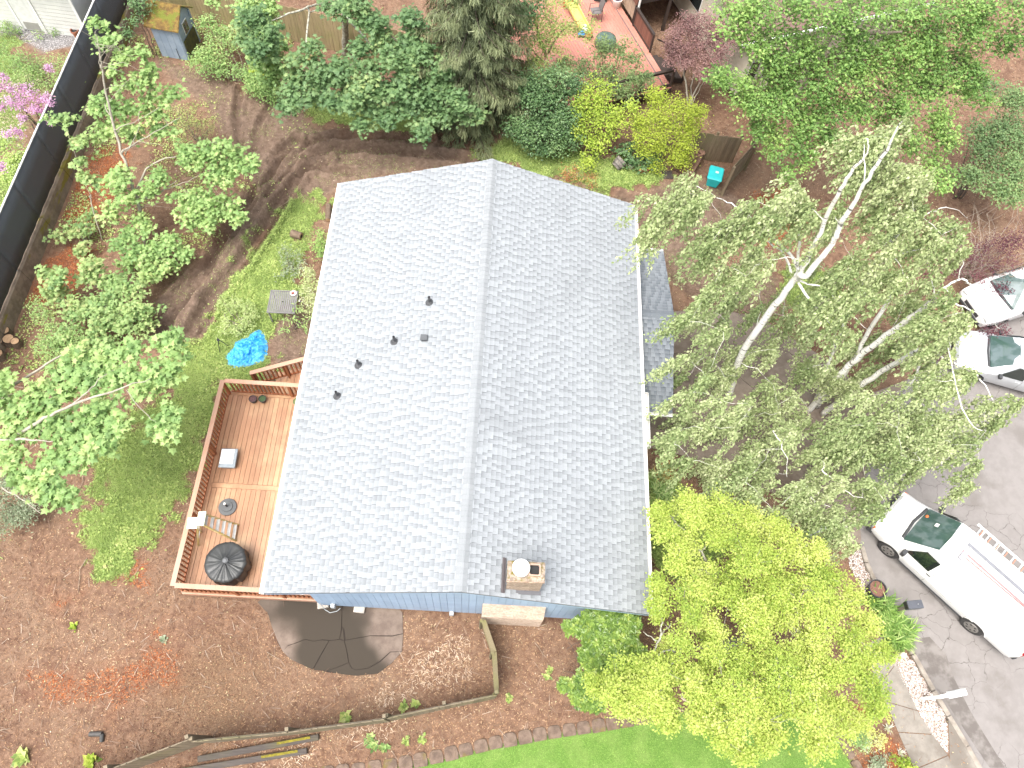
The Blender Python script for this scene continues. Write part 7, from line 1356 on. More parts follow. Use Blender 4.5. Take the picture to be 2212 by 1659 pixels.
shrub("leafy_shrub", "dense green shrubs at the foot of the board fence beside the shed", "shrub", [(-12.93,27.24,1.27,.4),(-12.44,26.71,1.11,.45),(-12.16,27.04,1.19,.45),(-11.73,26.62,1.06,.45),(-12.76,25.98,.91,.4),(-13.09,26.06,.94,.35),(-12.43,25.91,.88,.45),(-11.93,26.08,.91,.45),(-12.79,25.41,.75,.35),(-13.11,25.49,.78,.3),(-12.11,25.43,.73,.35),(-11.44,25.56,.75,.4),(-10.97,25.16,.62,.4),(-10.47,24.99,.55,.45),(-10.08,24.81,.48,.45),(-9.72,24.49,.4,.4),(-10.64,24.63,.45,.35),(-10.61,24.64,.45,.4),(-10.05,24.45,.4,.4),(-9.77,24.73,.45,.4),(-11.02,25.04,.58,.4),(-10.7,25.42,.68,.45)], G_MAPLEB, 'oval', .10, 36, 12, M_TRUNK, 10, spread=.14)
shrub("leafy_shrub", "yellow green young shrub under the big maple at the edge of the mud", "shrub", [(-10.18,24.75,1.43,.3),(-9.81,24.89,1.54,.35),(-9.99,24.59,1.21,.3),(-9.57,24.76,1.36,.25)], G_LIME, 'maple', .13, 32, 8, M_TRUNK, 4, spread=.1)
# ---- spruce
SP = (-1.48,24.39,.0); t = Plant("spruce_tree", "tall drooping spruce with grey green needles behind the ridge of the house", "tree", SP, M_DARKB, G_SPRUCE)
H_ = 14.5; t.stem([(SP[0], SP[1], -.1, .2), (SP[0], SP[1], 5, .15), (SP[0] - .05, SP[1], 10, .08), (SP[0], SP[1], H_, .02)], 9)
zz = .5
while zz < H_ - .4:
    L0 = (2.8 * (1 - zz / H_) ** .75 + .2) * (.8 if zz < 1.0 else 1)
    for k in range(9):
        a = RNG.uniform(0, 2 * pi); L = L0 * RNG.uniform(.7, 1.1); z0 = zz + RNG.uniform(-.2, .2); dr = np.array([cos(a), sin(a), 0]); u = np.linspace(0, 1, 6)[:, None]
        q = np.array([SP[0], SP[1], z0]) + dr * L * u + np.array([0, 0, 1]) * L * (-.30 * u + .22 * u ** 3); t.wood.tube([tuple(x) for x in q], [.028, .022, .017, .012, .009, .005], 5, cap=False)
        m_ = int(50 * L); uu = RNG.uniform(.18, 1, m_); side = np.where(RNG.uniform(0, 1, m_) < .5, -1, 1) * RNG.uniform(0, 1, m_) * .30 * (1.15 - uu); pr = np.array([-sin(a), cos(a), 0])
        P0 = np.array([SP[0], SP[1], z0]) + dr * (L * uu)[:, None] + np.array([0, 0, 1]) * (L * (-.30 * uu + .22 * uu ** 3))[:, None] + pr * side[:, None] * L * .9
        dl = RNG.uniform(.10, .34, m_)   # drooping side shoots as chains of needle sprays
        for s_ in range(3):
            f = s_ / 3; P = P0 + np.array([0, 0, -1]) * (dl * f)[:, None] + RNG.normal(0, .015, (m_, 3)); D = np.array([0, 0, -.9]) + dr * .35 + pr * (np.sign(side) * .25)[:, None] + RNG.normal(0, .3, (m_, 3)); N = dr * .8 + np.array([0, 0, .8]) + RNG.normal(0, .4, (m_, 3))
            t.P.append(P); t.D.append(D); t.N.append(N); t.S.append(RNG.uniform(.13, .24, m_)); t.T.append(np.clip(.35 * RNG.uniform() + .25 * uu + .4 * RNG.uniform(0, 1, m_) - .05, 0, 1))
    zz += .33
t.finish('needle', 0)
# ---- shrubs and trees between the gardens, centre top
shrub("evergreen_shrub", "dense dark green laurel shrub beside the spruce behind the house", "shrub", [(.58,23.71,2.69,.5),(1.06,23.57,2.43,.55),(1.54,23.74,2.58,.6),(2.03,23.9,2.73,.6),(2.47,23.73,2.43,.55),(2.76,23.87,2.58,.45),(.69,23.3,2.13,.5),(1.25,23.27,2.02,.55),(1.8,23.42,2.13,.6),(2.33,23.36,1.98,.6),(2.72,23.22,1.75,.45),(.48,22.89,1.64,.5),(.9,22.84,1.53,.5),(1.42,22.87,1.49,.55),(1.97,22.99,1.57,.55),(2.41,22.88,1.38,.5),(1.2,22.56,1.15,.5),(1.73,22.52,1.04,.5),(2.25,22.58,1.04,.5),(2.65,22.71,1.15,.45),(1.66,22.26,.74,.4),(2.17,22.37,.81,.4),(2.78,22.53,.93,.35),(.47,22.58,1.26,.4),(.84,22.46,1.08,.4)], G_DARK, 'oval', .11, 46, 16, M_DARKB, 12, spread=.15)
shrub("lime_shrub", "lime green leafy shrub left of the yellow one behind the house", "shrub", [(3.19,23.64,2.71,.45),(3.64,23.74,2.79,.45),(4.03,23.62,2.55,.45),(3.41,23.4,2.31,.5),(3.95,23.32,2.11,.5),(4.48,23.29,2.0,.5),(2.91,23.29,2.23,.3),(3.08,23.0,1.8,.4),(3.6,23.0,1.72,.45),(4.14,22.97,1.6,.5),(4.66,23.0,1.56,.5),(5.0,23.35,2.0,.4),(5.26,23.15,1.68,.4),(3.25,22.68,1.32,.4),(3.78,22.67,1.24,.4),(3.5,22.49,1.04,.35),(4.41,22.71,1.2,.35),(3.55,22.07,.7,.3),(3.5,21.72,.7,.2),(4.07,22.26,.7,.2),(2.92,22.76,1.48,.3)], G_LIME, 'oval', .10, 38, 10, M_TRUNK, 9, spread=.13, tone=None)
shrub("lime_shrub", "rounded yellow green shrub beside the brown gate behind the house", "shrub", [(5.82,23.61,2.49,.4),(6.17,23.7,2.56,.3),(6.39,23.45,2.23,.5),(5.86,23.24,2.05,.5),(6.85,23.53,2.27,.45),(7.33,23.52,2.2,.4),(7.67,23.43,2.05,.35),(5.54,23.02,1.83,.5),(6.17,23.05,1.8,.55),(6.83,23.18,1.87,.55),(7.46,23.22,1.83,.45),(7.77,23.06,1.61,.35),(5.72,22.68,1.43,.5),(6.35,22.71,1.4,.55),(7.02,22.82,1.43,.5),(7.52,22.77,1.32,.4),(5.79,22.36,1.07,.45),(6.43,22.35,.99,.5),(7.12,22.42,.99,.5),(7.58,22.5,1.03,.35),(7.07,22.14,.7,.35),(6.5,22.02,.63,.35),(7.44,22.18,.7,.3),(7.86,23.55,2.16,.2)], leafmat("yellow_shrub_leaf", [(.17, .25, .03), (.30, .39, .045), (.44, .52, .07), (.54, .57, .12)]), 'oval', .08, 52, 13, M_TRUNK, 10, spread=.14, tone=.6)
shrub("evergreen_shrub", "low dark green plant under the yellow shrub near the terracotta planter", "shrub", [(5.13,22.78,.49,.3),(5.4,22.47,.41,.3),(5.94,22.46,.39,.35),(6.21,22.26,.34,.35),(6.37,22.56,.41,.3),(5.73,22.22,.34,.25),(5.29,23.0,.5,.3)], G_DARK, 'oval', .16, 26, 7, M_DARKB, 4, spread=.1)
big_tree("garden_tree", "light green small tree beside the red deck behind the spruce", (1.94,27.64,.0), [[(1.94,27.64,.0,.08),(1.26,27.47,1.8,.06),(.86,26.65,3.6,.04)], [(1.71,27.31,1.2,.05),(2.12,27.2,2.4,.03),(2.84,26.77,3.4,.01)], [(1.91,27.44,.3,.04),(1.03,27.14,1.4,.03),(.5,26.64,2.2,.01)]],
    [(1.13,26.6,4.0,.5),(1.55,26.38,3.92,.55),(1.94,26.62,4.0,.5),(1.59,26.3,3.53,.55),(2.1,26.38,3.58,.5),(2.48,26.47,3.77,.45),(2.84,26.42,3.38,.4),(2.35,26.32,3.23,.45),(1.85,26.22,3.09,.45),(1.31,26.21,3.28,.5),(.97,26.25,3.62,.5),(.93,26.09,2.99,.4),(.5,25.92,2.6,.35),(1.38,26.04,2.65,.4),(1.0,25.89,2.31,.4),(1.72,26.0,2.4,.4),(1.3,25.79,1.92,.35),(1.7,25.72,1.62,.4),(.94,25.71,1.82,.35),(2.1,26.15,2.75,.35),(3.22,26.34,2.94,.3),(3.24,26.48,3.43,.3),(1.29,25.52,1.5,.35),(.86,25.47,1.5,.35),(.64,25.6,1.62,.35)], leafmat("pale_narrow_leaf", [(.183, .277, .0896), (.302, .422, .129), (.464, .571, .184), (.626, .66, .253)]), 'narrow', .12, 34, 11, M_TRUNK, spread=.15)
big_tree("garden_tree", "dark leaved tree at the top edge beside the spruce", (3.4, 32.5, 0), [[(3.2, 32.5, -.1, .12), (3.1, 32.2, 2.5, .09), (2.9, 32.0, 5.0, .05)]], [(-.36,25.77,4.47,.6),(.13,25.83,4.47,.6),(.53,25.89,4.36,.5),(-.14,25.84,3.95,.5),(.36,25.91,3.83,.5),(.04,25.88,3.37,.45),(-.49,25.79,4.01,.5),(.5,25.93,3.31,.4),(.85,25.91,4.59,.5),(-.51,25.81,3.37,.4),(-.23,25.71,3.0,.4)], G_DARK, 'oval', .12, 44, 13, M_DARKB)
shrub("evergreen_shrub", "open branched green shrub growing in front of the red deck railing", "shrub", [(3.8,26.5,2.56,.35),(4.06,26.25,2.3,.45),(3.65,26.06,2.17,.4),(4.51,26.16,2.17,.4),(4.68,26.43,2.4,.25),(4.81,26.66,2.6,.15),(3.36,25.81,1.97,.4),(3.91,25.8,1.9,.45),(4.44,25.86,1.9,.45),(4.96,26.07,2.03,.45),(5.25,26.28,2.2,.3),(3.06,25.63,1.83,.4),(2.62,25.73,1.97,.35),(4.16,25.54,1.63,.45),(4.71,25.52,1.57,.45),(5.22,25.77,1.73,.45),(5.62,25.7,1.63,.35),(5.99,25.82,1.7,.3),(5.03,25.26,1.3,.4),(5.45,25.38,1.37,.35),(4.53,25.28,1.37,.35),(4.88,25.05,1.2,.3),(3.73,25.49,1.63,.4),(2.3,25.69,1.97,.35),(2.11,25.49,1.8,.35),(2.66,25.44,1.7,.35)], leafmat("mid_green_leaf", [(.0857, .145, .0657), (.153, .233, .0935), (.251, .344, .137), (.377, .471, .198)]), 'narrow', .15, 34, 9, M_DARKB, 8, spread=.14)
# ---- red japanese maple
t = Plant("red_maple_tree", "small purple red maple with bare trunks beside the red deck", "tree", (8.13,26.11,-.16), M_PALEB, G_RED)
for cv in ([(8.08,25.86,.0,.04),(7.86,25.97,.8,.04),(7.38,26.5,1.9,.03),(7.44,26.7,2.5,.01)], [(8.11,25.94,.0,.04),(8.21,26.16,.8,.04),(8.35,26.31,1.5,.03),(8.36,26.75,2.3,.01)], [(8.14,26.02,.0,.03),(8.03,26.42,1.1,.03),(7.99,26.71,2.1,.01)], [(8.17,26.0,.1,.03),(8.38,26.19,1.0,.02),(8.71,26.53,2.0,.01)]): t.stem(cv, 6)
for c in [(7.21,27.5,3.13,.4),(7.65,27.51,3.1,.5),(8.19,27.58,3.1,.5),(8.62,27.59,3.07,.4),(6.93,27.19,2.92,.4),(7.48,27.18,2.86,.55),(8.08,27.21,2.83,.55),(8.68,27.24,2.8,.5),(8.98,27.43,2.92,.35),(6.82,26.82,2.66,.4),(7.32,26.8,2.6,.5),(7.86,26.82,2.57,.55),(8.46,26.85,2.54,.5),(8.9,26.9,2.54,.4),(6.75,26.53,2.45,.35),(7.15,26.42,2.33,.45),(7.75,26.45,2.3,.5),(8.3,26.47,2.27,.5),(8.78,26.56,2.3,.4),(6.96,26.23,2.21,.4),(7.53,26.09,2.06,.4),(8.07,26.11,2.03,.4),(8.56,26.17,2.03,.35),(8.41,25.78,1.9,.25),(9.23,27.22,2.75,.25)]: t.limb(c[:3], .015); t.lobe(c, c[3], 46, 18, .065, spread=.11, sq=.6)
t.finish('oval')
# ---- tall green tree top right
BT = (13.2, 27.5, -.7)
big_tree("tall_tree", "large bright green tree filling the top right corner", BT, [[(13.2, 27.5, -.8, .28), (13.2, 27.3, 3, .24), (13.4, 27.0, 7, .16), (13.6, 26.8, 10.5, .06)], [(11.51,23.79,4.0,.1),(11.77,22.19,7.0,.07),(12.59,21.33,8.0,.03)], [(11.98,23.36,5.0,.08),(13.03,21.3,5.5,.04),(14.16,21.03,5.0,.02)], [(11.55,23.49,4.5,.08),(9.2,23.14,6.0,.05),(8.4,23.72,6.5,.02)]],
    [(7.17,21.47,8.35,.7),(7.61,21.51,8.28,.8),(7.62,21.39,7.87,.7),(7.01,20.79,6.49,.3),(6.92,20.57,6.04,.3),(7.33,20.58,5.96,.4),(7.79,20.6,5.89,.5),(8.08,20.43,5.52,.5),(8.58,20.39,5.33,.6),(8.84,20.09,4.77,.5),(8.17,21.58,8.28,.9),(9.0,21.68,8.28,.9),(9.84,21.78,8.28,.9),(10.7,21.88,8.24,.9),(11.53,21.99,8.28,.9),(12.4,22.09,8.24,.9),(13.28,22.18,8.2,.9),(14.11,22.31,8.28,.9),(14.97,22.41,8.28,.8),(15.85,22.52,8.28,.8),(16.51,22.61,8.28,.7),(8.14,21.41,7.75,.8),(8.99,21.52,7.75,.9),(9.87,21.6,7.68,.9),(10.69,21.72,7.75,.9),(11.58,21.8,7.68,.9),(12.45,21.91,7.68,.9),(13.32,22.01,7.68,.9),(14.2,22.12,7.68,.9),(15.09,22.22,7.68,.8),(15.84,22.25,7.53,.8),(16.64,22.29,7.38,.6),(16.76,22.41,7.64,.6),(8.23,21.18,7.08,.7),(9.07,21.31,7.16,.8),(9.88,21.37,7.08,.8),(10.75,21.48,7.08,.9),(11.62,21.58,7.08,.9),(12.54,21.65,7.01,.9),(13.39,21.78,7.08,.9),(14.29,21.89,7.08,.9),(15.13,21.95,7.01,.8),(15.94,22.01,6.93,.6),(8.84,21.03,6.56,.7),(9.74,21.1,6.49,.8),(10.63,21.2,6.49,.8),(11.52,21.3,6.49,.9),(12.45,21.37,6.41,.9),(13.31,21.5,6.49,.9),(14.25,21.57,6.41,.9),(15.08,21.67,6.41,.8),(15.85,21.72,6.34,.7),(16.48,21.71,6.19,.6),(16.96,21.56,5.82,.4),(16.44,21.51,5.82,.5),(9.04,20.77,5.96,.7),(9.86,20.82,5.89,.7),(10.76,20.92,5.89,.8),(11.67,21.02,5.89,.8),(12.57,21.12,5.89,.8),(13.43,21.18,5.82,.8),(14.26,21.27,5.82,.8),(15.13,21.32,5.74,.7),(15.83,21.23,5.44,.6),(15.5,21.02,5.14,.5),(8.53,20.36,5.29,.6),(9.23,20.48,5.37,.6),(9.98,20.52,5.29,.6),(10.8,20.6,5.29,.7),(11.62,20.69,5.29,.7),(12.48,20.74,5.22,.7),(13.29,20.87,5.29,.6),(14.22,20.97,5.29,.5),(9.55,20.17,4.77,.5),(10.34,20.25,4.77,.5),(11.01,20.27,4.7,.5),(11.73,20.39,4.77,.5),(12.38,20.46,4.77,.5),(9.74,19.91,4.32,.4),(10.42,19.93,4.25,.45),(10.95,20.03,4.32,.4),(11.61,20.1,4.32,.4),(9.62,19.37,4.0,.3),(10.36,19.44,4.0,.3),(10.86,19.73,4.0,.3),(15.96,20.84,4.77,.5),(15.95,20.59,4.4,.5),(16.47,20.45,4.1,.4),(15.97,20.06,4.0,.5),(16.38,19.8,4.0,.4),(15.55,19.42,4.0,.4),(15.31,20.33,4.1,.5),(14.57,20.5,4.47,.5),(16.25,19.19,4.0,.3)],
    G_TREE, 'oval', .125, 34, 13, M_TRUNK, spread=.15, hang=.12, limb=.05, sq=.6, drape=38)
shrub("leafy_shrub", "mid green shrub at the right edge below the tall tree", "shrub", [(19.4,24.72,2.95,.6),(20.21,24.7,2.91,.7),(20.92,24.68,2.88,.7),(19.27,23.47,2.52,.6),(20.03,23.81,2.61,.7),(20.73,23.83,2.59,.7),(19.63,22.9,2.31,.6),(20.33,22.97,2.31,.7),(20.92,22.88,2.25,.6),(19.14,22.45,2.17,.5),(19.78,22.21,2.06,.6),(20.53,22.18,2.02,.7),(19.07,21.64,1.88,.5),(19.6,21.39,1.77,.5),(20.3,21.41,1.75,.6),(20.83,21.36,1.72,.6),(19.86,20.77,1.54,.5),(20.5,20.78,1.52,.5),(18.81,21.56,1.86,.35)], leafmat("cool_green_leaf", [(.0785, .138, .0652), (.147, .233, .1), (.237, .351, .144), (.364, .483, .19)]), 'oval', .11, 40, 15, M_DARKB, 10, spread=.18)
# ---- twiggy purple shrub by the cars
t = Plant("purple_shrub", "twiggy shrub of bare pale branches and purple leaves above the cars", "shrub", (19.5,18.84,-.7), simple("bare_pale_twig", (.36, .30, .24), .8), G_PURP)
pb = (19.44,18.58,-.7)
for k in range(46):
    a = RNG.uniform(0, 2 * pi); L = RNG.uniform(1.2, 2.6); h = RNG.uniform(.6, 2.2); e = np.array([pb[0] + L * cos(a) * 1.15, pb[1] + L * sin(a) * .8 + .3, pb[2] + h]); q = bez((pb[0] + RNG.normal(0, .3), pb[1] + RNG.normal(0, .25), pb[2]), e, .12, 6); t.twig.tube([tuple(x) for x in q], [.02, .017, .013, .01, .007, .004], 5, cap=False)
    for j in range(7):
        s_ = q[RNG.integers(2, 6)]; e2 = s_ + RNG.normal(0, .35, 3) + np.array([0, 0, .2]); q2 = bez(s_, e2, .1, 4); t.twig.tube([tuple(x) for x in q2], [.007, .006, .004, .002], 4, cap=False)
for c in [(16.94,17.39,.69,.35),(17.34,17.61,.78,.4),(17.79,17.73,.82,.4),(16.97,16.95,.48,.3),(18.03,18.11,1.0,.4),(18.55,18.07,.95,.4),(19.04,18.56,1.17,.5),(19.56,18.47,1.1,.5),(19.96,18.82,1.25,.5),(20.39,18.63,1.15,.5),(20.47,19.09,1.36,.4),(20.12,18.02,.87,.4),(19.39,17.87,.82,.35),(18.9,17.52,.67,.3),(19.96,17.11,.44,.25),(16.67,16.84,.44,.3)]: t.lobe(c, c[3], 26, 10, .07, spread=.14, twigs_vis=False)
t.finish('oval', trunk_name="stems", twig_name="branches")
shrub("purple_shrub", "small dark red shrub between the two parked cars", "shrub", [(19.04,15.12,.08,.3),(19.35,15.25,.11,.35),(19.67,15.37,.14,.25),(19.18,14.94,.03,.25)], G_PURP, 'oval', .07, 34, 12, M_DARKB, 3, zb=-.75)
shrub("purple_shrub", "low dark red barberry hedge under the birch beside the cars", "shrub", [(14.94,13.95,-.07,.35),(15.46,14.29,-.01,.4),(15.99,14.58,.03,.4),(16.36,14.81,.07,.35),(15.63,14.01,-.07,.3),(16.68,14.09,-.07,.3),(16.98,14.21,-.05,.35),(17.1,14.37,-.02,.3)], G_PURP, 'oval', .06, 36, 12, M_DARKB, 5, zb=-.7)

# ---- birch clump: several white stems, cut tops, hanging shoots
t = Plant("birch_tree", "multi stemmed white birch with hanging pale green shoots right of the house", "tree", (10.31,11.7,-.47), M_BIRCHB, G_BIRCH)
for cv in ([(8.76,11.85,-.3,.12),(8.4,12.24,2.6,.11),(8.53,12.41,5.6,.1),(8.6,12.47,6.5,.09),(8.71,12.3,7.0,.09),(8.87,12.45,8.2,.07),(8.81,12.48,8.8,.07),(8.7,12.51,10.1,.05),(8.68,12.58,11.2,.04),(8.56,12.55,12.3,.01)], [(8.62,12.48,6.5,.07),(8.6,12.51,7.0,.07),(8.48,12.63,8.4,.06),(8.24,12.56,9.9,.05),(8.22,12.57,10.7,.04),(8.32,12.61,11.3,.02),(8.13,12.69,11.6,.01)],
           [(8.58,12.45,6.4,.06),(8.64,12.89,6.6,.05),(7.83,13.57,6.9,.04),(7.09,14.3,7.0,.03),(6.53,14.81,6.9,.01),(5.83,15.53,6.6,.01)], [(8.63,12.81,6.6,.04),(8.36,13.37,7.6,.04),(8.14,13.86,8.0,.03),(7.85,14.06,8.1,.01)], [(8.56,12.7,6.4,.04),(8.24,13.21,6.6,.03),(7.82,13.64,6.6,.02)], [(8.73,12.46,6.3,.04),(9.27,11.91,6.0,.03),(10.03,11.55,5.4,.01),(10.24,11.12,4.8,.01)], [(8.74,12.46,6.4,.03),(9.59,12.22,6.3,.02),(10.55,11.67,5.8,.01),(11.13,11.48,5.4,.0)],
           [(11.9,11.77,-.7,.11),(11.93,11.95,1.0,.1),(12.19,12.21,2.6,.1),(12.58,12.37,4.3,.09),(12.93,12.47,5.8,.08)], [(12.41,11.67,-.7,.1),(12.65,11.74,.8,.1),(13.08,11.91,2.3,.09),(13.63,12.03,3.8,.08)], [(12.21,11.89,-.6,.07),(12.42,12.44,1.7,.07),(12.5,13.01,3.2,.07),(12.63,13.49,4.8,.06)], [(12.05,11.98,-.4,.06),(11.29,12.6,3.5,.05),(11.14,13.25,6.0,.05),(11.18,13.48,7.8,.03),(11.21,13.7,9.0,.01),(11.29,13.77,9.2,.01)],
           [(12.93,12.47,5.8,.04),(12.86,12.45,6.6,.03),(13.38,12.59,6.8,.03),(14.07,12.49,6.2,.01),(14.46,12.43,5.6,.01)], [(12.95,12.48,5.7,.03),(13.31,12.19,6.2,.03),(14.38,12.13,5.8,.01),(15.49,12.22,5.0,.01)], [(13.6,11.99,3.8,.04),(13.41,11.36,3.9,.04),(13.18,10.85,3.6,.03),(12.92,10.73,3.2,.01)], [(13.69,12.07,3.8,.03),(14.19,11.24,4.4,.03),(14.94,10.74,4.4,.02),(15.54,10.13,3.8,.01),(15.88,9.63,3.2,.01)], [(11.25,13.5,7.7,.02),(11.65,13.62,8.2,.02),(12.36,13.93,8.2,.01),(13.32,14.18,7.6,.0)], [(11.23,13.37,6.0,.02),(11.93,13.51,6.7,.02),(13.03,13.78,6.8,.01)], [(12.62,13.46,4.8,.02),(12.57,13.71,5.2,.02),(12.3,13.82,5.2,.01)],
           [(12.59,13.47,6.5,.01),(14.06,9.7,4.5,.02),(15.27,9.42,3.6,.01)], [(8.71,9.05,3.4,.02),(9.07,8.41,3.2,.01),(9.31,7.9,2.6,.01)], [(10.14,7.96,3.2,.02),(10.91,7.35,3.0,.01),(11.75,7.29,2.7,.01)], [(9.38,7.47,3.0,.02),(9.98,7.14,2.8,.01),(10.99,6.97,2.4,.01)]): t.stem(cv, 9)
BL = [(4.24,12.89,9.08,.5),(4.78,12.82,8.86,.5),(5.2,12.98,9.08,.5),(4.67,13.05,9.29,.4),(5.84,12.74,8.53,.5),(6.48,12.46,7.99,.5),(5.73,12.39,7.99,.45),(6.48,12.98,8.86,.5),(7.08,12.85,8.53,.5),(7.43,13.13,8.97,.55),(7.81,13.35,9.29,.5),(8.25,13.09,8.75,.5),(8.93,13.88,10.16,.45),(9.31,14.02,10.38,.5),(9.74,14.11,10.49,.45),(10.13,14.0,10.16,.5),(9.6,13.74,9.73,.55),(10.31,13.7,9.51,.55),(10.93,13.77,9.51,.5),(11.31,13.5,8.97,.5),(10.22,13.34,8.86,.6),(10.91,13.14,8.42,.55),(8.87,12.95,8.42,.5),(7.25,12.24,7.55,.5),(6.7,11.97,7.23,.5),(6.1,12.14,7.55,.4),(10.54,12.68,7.77,.6),(11.37,12.44,7.33,.6),(11.88,12.94,7.99,.5),(12.44,13.14,8.21,.5),(12.94,13.04,7.99,.4),(9.84,12.47,7.55,.5),(10.74,12.07,6.9,.55),(10.02,11.85,6.68,.5),(9.15,11.94,6.9,.4),(6.06,11.52,6.68,.4),(5.67,11.07,6.14,.45),(6.54,10.88,5.81,.4),(10.12,11.34,6.03,.5),(13.0,12.09,6.68,.45),(13.6,11.79,6.25,.45),(12.72,11.55,6.03,.5),(13.6,11.25,5.59,.5),(6.35,10.13,4.94,.4),(5.76,10.28,5.16,.3),(6.06,9.63,4.4,.4),(6.94,9.49,4.18,.45),(7.81,9.45,4.07,.45),(11.66,10.03,4.4,.45),(12.49,9.79,4.07,.5),(13.05,10.23,4.51,.45),(13.87,10.39,4.62,.45),(14.45,10.74,4.94,.35),(13.5,9.86,4.07,.5),(14.42,9.82,3.96,.5),(15.12,9.22,3.31,.45),(14.83,8.34,3.2,.35),(14.28,9.06,3.2,.5),(13.27,9.31,3.53,.55),(12.4,9.25,3.53,.55),(11.64,9.31,3.63,.5),(11.58,8.57,3.2,.5),(12.42,8.48,3.2,.5),(13.3,8.54,3.2,.45),(15.25,9.98,4.07,.35),(15.78,9.81,3.85,.3),(15.94,10.13,4.18,.3),(10.81,9.14,3.53,.4),(10.43,8.5,3.2,.4),(9.37,9.05,3.53,.4),(8.43,8.77,3.31,.45),(7.55,8.82,3.42,.45),(6.65,8.96,3.63,.4),(5.98,8.81,3.53,.35),(5.62,8.32,3.2,.3),(6.3,8.07,3.2,.4),(7.13,7.98,3.2,.45),(7.94,7.75,3.2,.45),(8.94,7.96,3.2,.4),(9.59,7.56,3.2,.4),(7.33,7.13,3.2,.45),(8.13,6.9,3.2,.45),(8.94,6.81,3.2,.45),(9.77,6.86,3.2,.45),(10.7,7.49,3.2,.4),(11.55,7.54,3.2,.45),(12.26,7.59,3.2,.35),(10.84,6.65,3.2,.45),(10.11,6.33,3.2,.4),(11.7,6.84,3.2,.35),(10.61,6.09,3.2,.35),(8.35,6.36,3.2,.35),(14.87,7.9,3.2,.25),(4.34,12.66,8.64,.35),(10.23,14.51,10.6,.3),(14.61,9.73,3.85,.5),(13.96,9.47,3.63,.5),(12.95,8.97,3.2,.5),(12.07,8.91,3.2,.5),(12.57,9.58,3.85,.5),(13.54,9.01,3.2,.5),(10.99,9.47,3.85,.45),(11.45,8.97,3.31,.45),(13.42,11.6,6.03,.45),(13.18,11.22,5.59,.45),(6.94,13.09,8.97,.4)]
for c in jz(BL, .5, .8): t.limb(c[:3], .018, sag=.12); t.strands(c, c[3] * .95, int(96 * c[3]), 1.3, 32, .105, wind=(-.3, -.12))
LOW = [(8.95,13.5,2.88,.45),(8.73,12.38,2.29,.4),(9.84,12.47,2.29,.45),(9.45,11.47,1.78,.45),(8.48,11.54,1.85,.4),(12.41,12.66,2.29,.4),(13.35,13.15,2.51,.4),(14.06,14.33,3.1,.45),(12.35,11.55,1.71,.4),(14.48,13.38,2.59,.5),(14.59,13.95,2.88,.45),(10.69,11.98,2.0,.45),(10.91,13.1,2.59,.5),(9.9,13.57,2.88,.5),(9.84,10.67,1.34,.45),(11.68,11.78,1.85,.4),(11.31,12.3,2.15,.4),(12.99,11.73,1.78,.4),(10.43,11.27,1.63,.45),(9.21,10.49,1.27,.45),(7.85,11.49,1.85,.45),(7.0,10.33,1.27,.4),(8.29,10.01,1.05,.45),(7.65,9.19,.9,.4),(10.97,10.61,1.27,.4),(12.44,10.57,1.19,.45),(11.95,9.64,.9,.45),(13.26,12.31,2.07,.4),(14.04,12.79,2.29,.4),(15.06,12.45,2.07,.45),(16.39,12.4,2.0,.4),(10.81,14.2,3.17,.4),(11.89,14.84,3.47,.45),(12.65,15.45,3.76,.4),(8.8,15.12,3.76,.4),(7.95,13.96,3.17,.4),(7.23,13.09,2.73,.4),(10.21,10.14,1.05,.4),(9.5,8.99,.9,.4),(11.14,8.45,.9,.4),(8.4,12.49,2.37,.4),(7.16,12.12,2.22,.4),(7.85,13.27,2.81,.4),(11.6,16.19,4.2,.45),(11.03,15.31,3.76,.4),(13.38,16.35,4.2,.45),(14.4,16.02,3.98,.45),(15.31,15.13,3.47,.4),(13.51,14.97,3.47,.45),(6.59,11.4,1.85,.35),(8.56,14.28,3.32,.4),(9.83,14.39,3.32,.35)]
for c in jz(LOW, .3, .95): t.limb(c[:3], .014, sag=.1); t.strands(c, c[3] * .95, int(84 * c[3]), 1.1, 29, .105, wind=(-.28, -.1))
t.finish('oval', trunk_name="trunk", bark2=M_PALEB)
# ---- yellow-green maple at the lower right
yc = (7.81,3.17,3.0); t = Plant("yellow_maple_tree", "rounded yellow green maple between the lawn and the white van", "tree", (yc[0], yc[1], -.5), M_LICH, G_YEL)
t.stem([(yc[0], yc[1], -.6, .16), (yc[0] + .1, yc[1] + .1, .6, .13), (yc[0], yc[1], 1.6, .10), (yc[0] - .3, yc[1] + .2, 2.8, .05)], 10)
for cv in ([(6.91,2.64,3.0,.04),(6.31,2.66,3.4,.03),(5.59,2.67,3.8,.02),(5.42,2.84,4.0,.01)], [(4.69,2.15,3.2,.02),(4.92,2.84,3.6,.03),(4.93,3.11,3.9,.02),(4.85,3.41,4.0,.01)], [(4.54,2.15,3.4,.01),(5.11,2.53,3.6,.03),(5.58,2.43,3.3,.05)], [(4.85,2.77,3.6,.02),(4.47,2.96,3.7,.01)], [(4.93,2.89,3.7,.02),(5.19,3.2,3.8,.01)], [(6.34,2.66,3.4,.02),(6.48,3.0,3.8,.01)], [(5.32,5.96,4.0,.01),(5.91,5.29,4.0,.03),(6.72,4.44,3.4,.05)]): t.stem(cv, 6)
